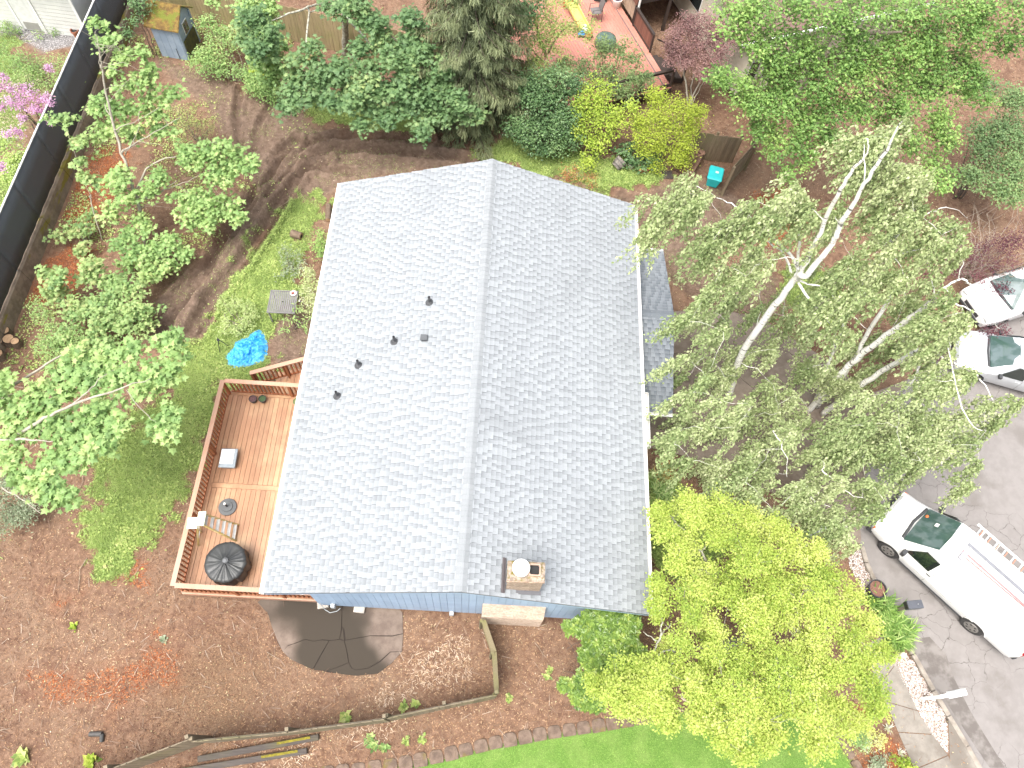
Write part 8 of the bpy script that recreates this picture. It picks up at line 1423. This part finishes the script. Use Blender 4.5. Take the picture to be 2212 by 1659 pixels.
YL = [(5.13,6.15,4.17,.35),(4.99,5.51,4.1,.3),(5.9,6.32,4.19,.35),(6.67,6.12,4.16,.4),(7.45,6.16,4.16,.4),(8.2,5.83,4.11,.45),(7.15,5.39,4.07,.45),(6.38,5.47,4.09,.4),(5.62,5.3,4.07,.4),(5.22,4.67,4.0,.35),(6.1,4.6,3.99,.45),(6.97,4.53,3.97,.5),(7.88,4.95,4.01,.5),(8.66,5.11,4.03,.45),(4.96,4.06,3.93,.3),(5.7,3.99,3.91,.4),(6.56,3.8,3.89,.45),(7.57,3.97,3.9,.5),(8.59,4.26,3.93,.5),(9.37,4.55,3.96,.45),(9.3,5.15,4.03,.35),(4.83,3.48,3.86,.3),(5.56,3.28,3.83,.35),(6.28,2.98,3.79,.4),(7.27,3.15,3.8,.5),(8.28,3.43,3.83,.5),(9.3,3.71,3.86,.5),(9.95,3.98,3.89,.4),(5.3,2.59,3.74,.35),(6.13,2.3,3.7,.4),(6.98,2.34,3.7,.5),(7.96,2.5,3.71,.5),(8.97,2.78,3.74,.5),(9.98,3.06,3.77,.45),(10.53,3.55,3.83,.3),(4.8,1.8,3.64,.35),(5.52,1.72,3.63,.4),(6.47,1.66,3.61,.45),(7.43,1.71,3.61,.5),(8.4,1.75,3.61,.5),(9.39,2.02,3.64,.5),(10.28,2.4,3.69,.4),(10.7,2.87,3.74,.3),(4.21,1.45,3.6,.35),(3.86,1.64,3.63,.35),(5.04,1.27,3.57,.35),(4.57,2.11,3.69,.3),(5.73,.88,3.51,.4),(6.68,.92,3.51,.45),(7.62,.97,3.51,.45),(8.58,1.01,3.51,.45),(9.56,1.27,3.54,.4),(10.33,1.74,3.6,.4),(5.14,.85,3.51,.25),(6.42,.49,3.46,.35),(7.36,.43,3.44,.35),(9.03,.71,3.47,.35),(6.88,.2,3.41,.2),(10.28,1.3,3.54,.3),(9.76,.85,3.49,.25),(4.57,1.46,3.6,.35),(6.81,1.35,3.57,.5),(5.99,1.42,3.59,.4),(8.08,4.12,3.91,.5),(7.04,3.48,3.84,.5),(8.68,2.32,3.69,.5),(7.58,2.26,3.69,.5),(8.03,1.63,3.6,.5),(7.38,5.04,4.03,.5),(3.74,1.42,3.6,.35),(3.38,1.67,3.64,.3),(4.21,1.82,3.65,.35),(3.98,1.11,3.56,.3),(4.56,1.09,3.55,.35),(4.57,1.68,3.63,.35),(5.05,2.03,3.67,.4),(4.21,1.34,3.59,.35),(5.89,5.82,4.13,.35)]
for c in jz(YL, .5, .86, dome=(.8, 3.2)) + jz(YL, .5, .85, dome=(.1, 4)): t.limb(c[:3], .02, sag=.06); t.lobe(c, c[3], int(130 * c[3]), 22, .07, spread=.08, sq=.6, rnd=.8)
t.finish('oval')
# bare bird-nest like dead twig knot in the crown
nc = (5.49,1.45,3.9); dn = thing("twig_nest", "pale tangle of dead twigs caught in the front of the yellow green maple", "twigs", nc); mb = MB()
for k in range(70):
    a = RNG.uniform(0, 2 * pi); th = RNG.uniform(0, 1.2); r = .16; q = [(r * cos(a + j * .35) * (1 + .3 * RNG.normal() * .3), r * sin(a + j * .35) * .8, RNG.normal(0, .03) + .03 * j) for j in range(5)]; mb.tube(q, .006, 4, cap=False)
mb.build("tangle", simple("bleached_twig", (.5, .42, .33), .85), dn, world=False)['kind'] = 'stuff'
# ---- rhododendron beside the gable
rb = (4.35,2.72,.0); t = Plant("rhododendron", "glossy leaved rhododendron with open stems in front of the gable", "shrub", rb, M_DARKB, G_RHOD)
RL = [(3.25,3.48,2.39,.25),(2.99,3.18,2.24,.25),(2.77,3.17,2.24,.2),(3.14,3.09,2.19,.25),(3.51,3.37,2.32,.3),(3.82,3.48,2.37,.3),(4.15,3.4,2.32,.35),(4.44,3.38,2.31,.3),(3.63,3.12,2.19,.35),(3.99,3.11,2.17,.35),(4.35,3.09,2.16,.35),(3.44,2.83,2.04,.3),(3.76,2.84,2.04,.35),(4.12,2.8,2.01,.35),(4.48,2.81,2.01,.3),(3.28,2.56,1.91,.3),(3.57,2.55,1.9,.35),(3.93,2.5,1.86,.35),(4.29,2.52,1.86,.35),(4.64,2.57,1.88,.3),(3.38,2.29,1.76,.3),(3.74,2.24,1.73,.35),(4.1,2.23,1.72,.35),(4.45,2.24,1.72,.35),(4.8,2.36,1.76,.3),(3.51,1.98,1.6,.3),(3.87,1.96,1.58,.35),(4.22,1.95,1.57,.35),(4.58,1.96,1.57,.3),(3.23,1.9,1.57,.25),(3.03,1.7,1.47,.25),(3.35,1.65,1.44,.3),(3.71,1.6,1.4,.3),(2.74,1.75,1.5,.2),(4.11,1.62,1.4,.3),(3.63,1.35,1.27,.25),(3.31,1.33,1.27,.25),(3.05,1.45,1.34,.2),(4.46,1.64,1.4,.3),(4.38,1.29,1.22,.15)]
for k in range(9):
    l = RL[(k * 5) % len(RL)]; t.stem([(rb[0] + RNG.normal(0, .2), rb[1] + RNG.normal(0, .2), -.05, .03), ((rb[0] + l[0]) / 2, (rb[1] + l[1]) / 2, l[2] * .5, .022), (l[0], l[1], l[2], .01)], 6)
for cv in ([(3.53,3.06,1.0,.01),(3.0,3.2,1.1,.01),(2.98,3.4,1.2,.01)], [(3.49,3.05,.8,.01),(3.11,2.96,.8,.01),(2.88,2.8,.6,.01)], [(3.27,2.3,.8,.01),(3.12,2.57,.8,.01),(2.89,2.99,.8,.01)], [(3.47,2.05,.7,.01),(2.92,2.17,.6,.01),(2.64,2.09,.5,.0)]): t.stem(cv, 5)
for c in RL:      # whorls of long leaves at the shoot tips
    t.limb(c[:3], .012); k = int(34 * c[3] / .3); d = nrm(RNG.normal(0, 1, (k, 3))); d[:, 2] = np.abs(d[:, 2]) * .7; E = np.array(c[:3]) + d * c[3] * RNG.uniform(.3, 1, k)[:, None]; ct = RNG.uniform(.1, .8, k)
    for e, tn in zip(E, ct):
        q = 9; a = np.linspace(0, 2 * pi, q, endpoint=False) + RNG.uniform(0, 6); D = np.stack([np.cos(a), np.sin(a), RNG.uniform(-.25, .45, q)], -1); N = np.tile([0, 0, 1.], (q, 1)) + RNG.normal(0, .25, (q, 3)); t.P.append(e + D * .01 + RNG.normal(0, .006, (q, 3))); t.D.append(D); t.N.append(N); t.S.append(RNG.uniform(.09, .15, q)); t.T.append(np.clip(tn * .8 + RNG.uniform(0, .3, q), 0, 1))
t.finish('oval', 260)
# ---- strappy clump by the mailbox
def strap_clump(name, label, centres, count, size, leafm, cat="plant", nind=0, shape='strap', zoff=.0, group=None, r=.12, up=(.35, .95)):
    P = []; D = []; N = []; S = []; T_ = []
    for c in centres:
        a = RNG.uniform(0, 2 * pi, count); el = RNG.uniform(*up, count); j = RNG.normal(0, r, (count, 2)); P.append(np.stack([c[0] + j[:, 0], c[1] + j[:, 1], np.full(count, float(ground_z(c[0], c[1])) + zoff)], -1)); D.append(np.stack([np.cos(a) * np.cos(el), np.sin(a) * np.cos(el), np.sin(el)], -1)); N.append(np.stack([-np.cos(a) * np.sin(el), -np.sin(a) * np.sin(el), np.cos(el)], -1)); S.append(size * RNG.uniform(.6, 1.15, count)); T_.append(RNG.uniform(0, 1, count))
    P, D, N, S, T_ = [np.concatenate(x) for x in (P, D, N, S, T_)]; m_ = np.mean(np.array([c[:3] for c in centres]), 0); root = thing(name, label, cat, (m_[0], m_[1], float(ground_z(m_[0], m_[1]))), group=group)
    if nind: leaf_objects(P[:nind], D[:nind], N[:nind], S[:nind], T_[:nind], shape, leafm, root)
    V, F, nv = leaf_mesh(P[nind:], D[nind:], N[nind:], S[nind:], shape); o_ = npmesh("leaves", V, F, leafm, root, attrs={'tone': np.repeat(T_[nind:], nv)}); o_['kind'] = 'stuff'; return root
strap_clump("strappy_plant", "large clump of long arching green leaves under the grey mailbox", [(13.17,4.87,-.7),(13.42,4.64,-.7),(13.58,4.37,-.7),(13.75,4.14,-.7),(13.41,4.12,-.7),(13.69,3.82,-.7),(13.51,3.73,-.7),(13.9,4.03,-.7)], 110, .62, leafmat("daylily_leaf", [(.09, .18, .035), (.17, .30, .06), (.28, .43, .10), (.44, .55, .20)]), nind=200)
strap_clump("strappy_plant", "small tuft of grassy leaves beside the right wall of the house", [(5.94,8.2,.0),(6.28,8.05,-.0),(6.06,7.9,-.0)], 60, .45, G_STRAP); strap_clump("strappy_plant", "orange tinged grass tuft under the birch near the right gutter", [(6.13,8.62,-.0),(6.4,8.77,-.01)], 50, .45, leafmat("orange_grass", [(.172, .198, .0696), (.396, .37, .141), (.629, .462, .168), (.66, .439, .184)]))
# ---- small shrubs in the bed by the sidewalk and elsewhere
shrub("flower_bush", "small round green bush with tiny white flowers in the sidewalk bed", "shrub", [(11.73,1.02,-.35,.25),(11.93,1.06,-.35,.25),(11.76,.78,-.35,.25),(11.91,.75,-.35,.2)], leafmat("bright_bush", [(.177, .28, .1), (.279, .419, .15), (.394, .534, .214), (.66, .66, .66)]), 'oval', .05, 60, 18, M_TRUNK, 3, spread=.06)
shrub("golden_shrub", "loose golden variegated shrub in the sidewalk bed", "shrub", [(12.22,1.18,-.35,.2),(12.29,.94,-.35,.22),(12.38,.74,-.35,.2),(12.47,.64,-.35,.18),(12.18,.73,-.35,.18)], leafmat("golden_leaf", [(.354, .367, .0984), (.594, .582, .185), (.66, .66, .331), (.66, .66, .492)]), 'oval', .06, 40, 12, M_TRUNK, 3, spread=.07)
strap_clump("pale_rosette", "pale yellow green rosette plant beside the sidewalk, the upper one", [(12.91,1.17,-.7)], 40, .22, leafmat("pale_rosette_leaf", [(.434, .497, .242), (.649, .66, .392), (.66, .66, .599), (.66, .66, .66)]), r=.03); strap_clump("pale_rosette", "pale yellow green rosette plant beside the sidewalk, the lower one", [(13.16,.52,-.7)], 40, .2, bpy.data.materials["pale_rosette_leaf"], r=.03)
shrub("flower_bush", "dark green mound of leaves at the bottom of the sidewalk bed", "shrub", [(12.24,.26,-.4,.22),(12.43,.23,-.4,.25),(12.32,.1,-.4,.22)], G_GREY, 'oval', .05, 50, 14, M_TRUNK, 3, spread=.06); shrub("flower_bush", "fresh green leafy plant at the bottom edge beside the sidewalk", "shrub", [(13.12,.27,-.4,.2),(13.21,.14,-.4,.2),(13.42,.04,-.4,.2)], G_LIME, 'oval', .08, 40, 10, M_TRUNK, 3, spread=.06); shrub("flower_bush", "tiny green plant between the golden shrub and the sidewalk", "shrub", [(12.82,.47,-.55,.12)], G_LIME, 'oval', .05, 60, 10, M_TRUNK, 1, spread=.04)
shrub("variegated_shrub", "pale variegated shrub squeezed between the grey table and the house wall", "shrub", [(-6.63,15.14,.88,.3),(-6.42,14.87,.83,.3),(-6.67,14.7,.8,.3),(-6.4,14.38,.74,.3),(-6.63,14.08,.68,.3),(-6.45,13.76,.62,.25),(-6.31,14.01,.66,.25),(-6.83,15.22,.9,.2)], leafmat("cream_edged_leaf", [(.189, .253, .0994), (.347, .424, .167), (.575, .613, .319), (.66, .66, .545)]), 'oval', .08, 36, 10, M_TRUNK, 6, spread=.1); shrub("leafy_shrub", "small green bush under the left eave below the pale log", "shrub", [(-6.57,17.32,.59,.25),(-6.42,16.92,.5,.3),(-6.59,16.7,.46,.3),(-6.47,16.51,.42,.25),(-6.92,16.73,.47,.2)], G_TREE, 'oval', .07, 36, 10, M_TRUNK, 4, spread=.09); shrub("leafy_shrub", "few broad leaved stems growing through the corner of the slatted table", "shrub", [(-6.99,13.77,.86,.14),(-7.12,13.4,.59,.2),(-6.58,13.38,.54,.2),(-7.38,13.13,.4,.12),(-6.41,13.5,.62,.15)], G_MAPLEB, 'narrow', .16, 20, 5, M_TRUNK, 4, spread=.06)
shrub("tall_weed", "tall pale weeds in the grass above the blue tarp", "weeds", [(-9.74,14.15,.34,.24),(-9.31,14.08,.33,.24),(-8.83,13.91,.32,.2),(-9.47,13.71,.31,.24),(-8.99,13.54,.3,.24),(-9.57,13.34,.29,.2),(-9.14,13.17,.28,.24),(-8.66,13.26,.28,.2),(-9.39,12.85,.26,.16),(-8.94,12.83,.26,.16),(-8.87,14.01,.33,.2),(-8.59,13.73,.31,.2),(-8.7,13.36,.29,.16)], leafmat("pale_weed_leaf", [(.219, .309, .117), (.376, .478, .184), (.547, .637, .279), (.66, .66, .41)]), 'narrow', .10, 34, 9, M_TRUNK, 10, spread=.1)
shrub("tall_weed", "grey green broad leaved weeds in the grass between the log and the table", "weeds", [(-7.78,16.42,.39,.25),(-7.42,16.23,.37,.25),(-7.75,15.94,.34,.25),(-7.44,15.7,.31,.25),(-7.9,15.66,.31,.2),(-7.25,15.98,.34,.2)], G_GREY, 'narrow', .12, 26, 6, M_TRUNK, 5, spread=.09); shrub("orange_weed", "dead orange fern like plant on the grass behind the house", "weeds", [(2.67,21.76,.2,.25),(2.99,21.93,.2,.25),(3.1,21.53,.2,.25),(2.78,21.3,.2,.25),(3.41,21.43,.2,.22),(3.73,21.53,.2,.2),(3.83,21.13,.2,.15)], leafmat("dead_fern", [(.273, .0939, .0428), (.493, .185, .0832), (.66, .303, .149), (.558, .38, .174)]), 'narrow', .08, 30, 7, M_TRUNK, 5, spread=.1, zb=.0)
# ---- left neighbour's garden
shrub("flowering_rhododendron", "pink flowering rhododendron beyond the black fence", "shrub", [(-18.95,21.6,2.35,.4),(-18.52,21.54,2.33,.45),(-18.08,21.64,2.34,.45),(-17.66,21.42,2.28,.4),(-18.7,21.09,2.24,.45),(-18.23,21.03,2.22,.45),(-17.76,21.03,2.2,.45),(-17.4,21.28,2.25,.3),(-18.55,20.42,2.09,.4),(-18.11,20.52,2.1,.4),(-17.3,20.39,2.06,.3),(-18.27,19.77,1.94,.3),(-18.0,20.21,2.03,.3)], leafmat("rhodo_pale_leaf", [(.146, .21, .0824), (.316, .367, .136), (.571, .519, .315), (.66, .612, .459)]), 'narrow', .10, 30, 7, M_DARKB, 6, spread=.1, zb=.7)
fl = Plant("rhododendron_blossom", "clusters of pink blossom on the bush beyond the black fence", "blossom", (-18.19,21.05,2.2), M_DARKB, G_PINK)
for c in [(-18.77,21.37,2.63,.18),(-18.44,21.35,2.63,.2),(-18.01,21.45,2.63,.2),(-17.7,21.32,2.61,.2),(-18.13,21.05,2.58,.2),(-18.42,20.9,2.56,.2),(-17.77,20.86,2.54,.2),(-17.42,20.95,2.55,.2),(-17.14,21.1,2.57,.15),(-18.5,20.5,2.5,.2),(-18.1,20.55,2.5,.2),(-17.14,20.54,2.49,.15),(-16.9,20.87,2.53,.12),(-17.49,20.5,2.49,.18),(-18.0,19.46,2.34,.15),(-17.69,19.49,2.34,.12),(-18.88,21.82,2.7,.15),(-17.27,22.41,2.75,.15),(-16.75,20.08,2.41,.1),(-17.77,20.14,2.44,.15),(-17.82,17.94,2.3,.12)]: fl.lobe(c, c[3], 12, 12, .075, spread=.06, twigs_vis=False)
fl.finish('oval', crown="petals")
shrub("leafy_shrub", "light green shrub behind the black fence below the gravel", "shrub", [(-20.14,24.26,1.57,.5),(-19.53,24.21,1.55,.5),(-18.88,23.98,1.5,.5),(-18.22,23.69,1.44,.45),(-19.76,23.52,1.44,.5),(-19.09,23.41,1.41,.5),(-18.45,23.19,1.36,.45),(-17.89,23.55,1.41,.4),(-17.72,24.11,1.5,.4),(-19.9,22.91,1.34,.4),(-17.68,23.04,1.31,.35)], G_MAPLEB, 'narrow', .11, 36, 11, M_TRUNK, 6, spread=.14, zb=.7); shrub("leafy_shrub", "white flowering green shrub at the left edge beyond the fence", "shrub", [(-18.34,19.12,1.82,.45),(-17.92,19.06,1.81,.4),(-18.12,18.56,1.72,.45),(-17.76,18.6,1.72,.35),(-18.11,17.99,1.62,.4),(-17.86,18.06,1.63,.35),(-18.05,17.53,1.54,.35),(-18.49,19.66,1.9,.35)], leafmat("white_flecked_leaf", [(.205, .306, .0891), (.375, .504, .146), (.518, .633, .21), (.66, .66, .66)]), 'oval', .09, 40, 11, M_TRUNK, 6, spread=.12, zb=.7); shrub("leafy_shrub", "small green plant at the garage door in the top left corner", "shrub", [(-21.33,26.65,1.07,.35),(-21.04,26.35,1.02,.35),(-21.29,26.11,1.0,.3),(-19.76,26.43,1.01,.2),(-19.59,26.59,1.03,.2)], G_MAPLEB, 'narrow', .1, 36, 8, M_TRUNK, 3, spread=.1, zb=.7)
shrub("ivy_patch", "ivy climbing over the far end of the black fence beside the shed", "ivy", [(-15.43,26.8,2.22,.3),(-15.46,26.65,1.91,.3),(-15.48,26.86,2.39,.3),(-15.14,26.91,2.39,.3),(-15.32,26.75,2.09,.25),(-16.14,26.22,1.21,.2),(-16.0,26.33,1.39,.2)], G_DARK, 'oval', .1, 36, 8, M_DARKB, 2, spread=.1)


# ================================================================ GROUND CLUTTER (uncountable: one object each)
def sample(mask, count, lo=.15, jit=True):
    """points drawn from a mask on the ground grid, weighted by cell area"""
    dx = np.gradient(gx); dy = np.gradient(gy); wt = (np.where(mask > lo, mask, 0) * dx[None] * dy[:, None]); wt = np.where((np.abs(GX - 2) < 26) & (GY > -3) & (GY < 34), wt, 0).ravel(); wt = wt / wt.sum()
    k = RNG.choice(len(wt), count, p=wt); x = GX.ravel()[k] + RNG.uniform(-.5, .5, count) * dx[k % len(gx)]; y = GY.ravel()[k] + RNG.uniform(-.5, .5, count) * dy[k // len(gx)]
    return x, y, ground_z(x, y)
HOUSEM = (GX > WX0 - .1) & (GX < WX1 + .1) & (GY > WY0 - .1) & (GY < WY1); HARD = HOUSEM | (sdS > -.05) | (sdD > -.05) | (poly_sd(GX, GY, PATIO) > 0)
def clutter(name, label, cat, mask, count, shape, size, mat, tilt, lift=0., lo=.15, flat=False, tone_noise=None, smin=.5, smax=1.3):
    x, y, z = sample(np.where(HARD, 0, mask), count, lo); a = RNG.uniform(0, 2 * pi, count); el = RNG.uniform(*tilt, count); P = np.stack([x, y, z + lift], -1); D = np.stack([np.cos(a) * np.cos(el), np.sin(a) * np.cos(el), np.sin(el)], -1)
    N = np.stack([-np.cos(a) * np.sin(el), -np.sin(a) * np.sin(el), np.cos(el)], -1) + RNG.normal(0, .25 if flat else .5, (count, 3)); S = size * RNG.uniform(smin, smax, count); tn = RNG.uniform(0, 1, count)
    if tone_noise: tn = np.clip(.6 * tn + .55 * (fbm(x, y, tone_noise, 200) - .15), 0, 1)
    V, F, nv = leaf_mesh(P, D, N, S, shape); o_ = npmesh(name, V, F, mat, attrs={'tone': np.repeat(tn, nv)}); tag(o_, label, cat, kind='stuff'); return o_
G_GRASS = leafmat("yard_grass_blade", [(.168, .241, .0717), (.284, .393, .109), (.425, .534, .171), (.591, .64, .277)]); G_LAWN = leafmat("lawn_blade", [(.157, .302, .0667), (.247, .417, .0901), (.363, .544, .133), (.515, .636, .213)]); G_WEED = leafmat("broad_weed_leaf", [(.182, .266, .085), (.323, .432, .129), (.489, .586, .187), (.66, .66, .305)])
yg = np.clip(grass * (.35 + 1.1 * fbm(GX, GY, 1.1, 110)), 0, 1); yg = np.where(GX > -16.8, yg, 0) * (GY < 25)
clutter("grass", "rough grass and weeds growing in the yard beside the deck and behind the house", "grass", yg, 120000, 'blade', .15, G_GRASS, (.1, .95), lo=.3, tone_noise=.9)
clutter("ground_weeds", "broad leaved weeds scattered through the yard grass", "weeds", yg * (fbm(GX, GY, 1.7, 111) > .42), 26000, 'oval', .085, G_WEED, (-.1, .6), lift=.03, lo=.25, tone_noise=1.3)
clutter("lawn_grass", "short bright mown lawn grass at the bottom right", "grass", lawn, 70000, 'blade', .06, G_LAWN, (.1, 1.1), lo=.5, tone_noise=1.0)
clutter("neighbour_grass", "grass beyond the black fence at the left", "grass", np.where(GX < -17.2, grass, 0) * (GY > 8), 26000, 'blade', .2, G_GRASS, (.4, 1.3), lo=.3, tone_noise=.9)
soilm = np.clip(1 - 1.2 * grass - lawn - .92 * mud - ngrav, 0, 1) * (GX > -16.7)
M_CHIP = tonemat("bark_chip", [(0, (.085, .046, .032)), (.35, (.175, .095, .06)), (.65, (.32, .19, .11)), (.88, (.46, .32, .20)), (1, (.62, .53, .41))])
near = np.exp(-((GX + 3) ** 2 / 140 + (GY - 2) ** 2 / 60)); clutter("bark_mulch", "brown bark chips covering the bare soil", "mulch", soilm * (.25 + near), 100000, 'narrow', .078, M_CHIP, (-.15, .35), lift=.008, flat=True, tone_noise=.45)
clutter("bark_mulch", "orange bark chips scattered on the left and lower soil", "mulch", np.where(orange > .3, orange, 0) * soilm, 15000, 'narrow', .07, tonemat("orange_chip", [(0, (.16, .045, .02)), (.5, (.33, .10, .038)), (1, (.52, .22, .09))]), (-.15, .4), lift=.008, flat=True)
clutter("leaf_litter", "pale dry leaf scraps strewn over soil and tyre tracks", "leaf litter", np.clip(soilm + .9 * mud, 0, 1), 17000, 'oval', .045, tonemat("dry_litter", [(0, (.26, .19, .10)), (.5, (.42, .33, .19)), (.85, (.5, .46, .26)), (1, (.62, .52, .42))]), (-.1, .5), lift=.012, flat=True)
SPL = [[(-2.99,1.32,.0),(-2.04,1.71,.0),(-1.3,1.74,.0),(-1.37,1.36,.0),(-2.33,1.04,.0),(-2.85,.79,.0)], [(-4.11,.07,.0),(-1.94,.79,.0),(-1.6,.34,.0),(-3.1,-.01,.0),(-3.98,-.31,.0)], [(-6.51,-.67,.0),(-4.15,-.13,.0),(-4.21,-.64,.0),(-6.46,-.92,.0)], [(-1.96,2.7,.0),(-.09,3.17,.0),(.38,1.76,.0),(-1.46,1.49,.0)]]
spm = np.zeros_like(GX)
for p_ in SPL: spm = np.maximum(spm, feather(poly_sd(GX, GY, p_), .5, 2.0, 112, 1.0))
clutter("wood_splinters", "pale split wood splinters along both sides of the bottom fence", "splinters", spm, 800, 'needle', .10, tonemat("pale_splinter", [(0, (.30, .20, .13)), (.5, (.48, .36, .25)), (1, (.66, .55, .43))]), (-.1, .4), lift=.02, flat=True, lo=.6)
clutter("fallen_twigs", "thin dead twigs lying over the mulch and soil", "twigs", soilm * (.3 + near), 5200, 'twig', .26, tonemat("grey_twig", [(0, (.13, .085, .06)), (.6, (.27, .19, .14)), (1, (.45, .37, .29))]), (-.1, .35), lift=.02, flat=True, smin=.3, smax=1.6)
wd_ = soilm * (fbm(GX, GY, .8, 113) > .56) * (.05 + ((GX < -8) & (GY > 11)) * 1.6 + ((GX < -6) & (GY > 4)) * .12)
clutter("seedlings", "small green seedlings and weeds dotted over the soil at the left", "weeds", wd_, 15000, 'oval', .08, G_WEED, (-.1, .6), lift=.04, lo=.1)
clutter("moss", "green sprouts in the churned mud and along the tracks", "weeds", mud * (fbm(GX, GY, 1.3, 114) > .52), 9000, 'blade', .09, G_GRASS, (.2, 1.2), lo=.3)
# little leafy plants that can be picked out one by one
for lb, p_, sz, lm in (("bright green hosta like plant against the bottom fence at left", [(-10.23,-.71,.0)], .24, G_LIME), ("fern like weed at the bottom left corner", [(-12.06,-.66,.0)], .3, G_WEED), ("small spiky weed on the open soil left of the deck", [(-11.75,2.78,.0)], .14, G_LIME), ("two leaved seedling on the soil below the deck corner", [(-9.06,2.56,.0)], .13, G_GREY), ("leafy weed growing beside the middle of the bottom fence", [(-3.41,.68,.0)], .2, G_WEED), ("pair of weeds above the bottom fence near its bend", [(-1.82,1.03,.0),(-1.46,1.15,.0)], .16, G_WEED), ("clump of round leaved weeds between fence and edging stones", [(-2.66,.17,.0),(-2.53,.01,.0),(-2.27,-.04,.0)], .17, G_MAPLEB), ("small weed below the bottom fence near the splinters", [(-1.65,.15,.0),(-1.19,.23,.0)], .14, G_WEED), ("weed in the dark mulch below the side fence corner", [(1.26,1.45,.0)], .14, G_WEED), ("slim weed in the dark mulch beside the rhododendron", [(2.43,2.27,.0),(2.32,2.08,.0)], .12, G_WEED)):
    strap_clump("weed", lb, p_, 26, sz, lm, cat="weed", shape='oval', r=.04, up=(.15, 1.0), group="single weeds")
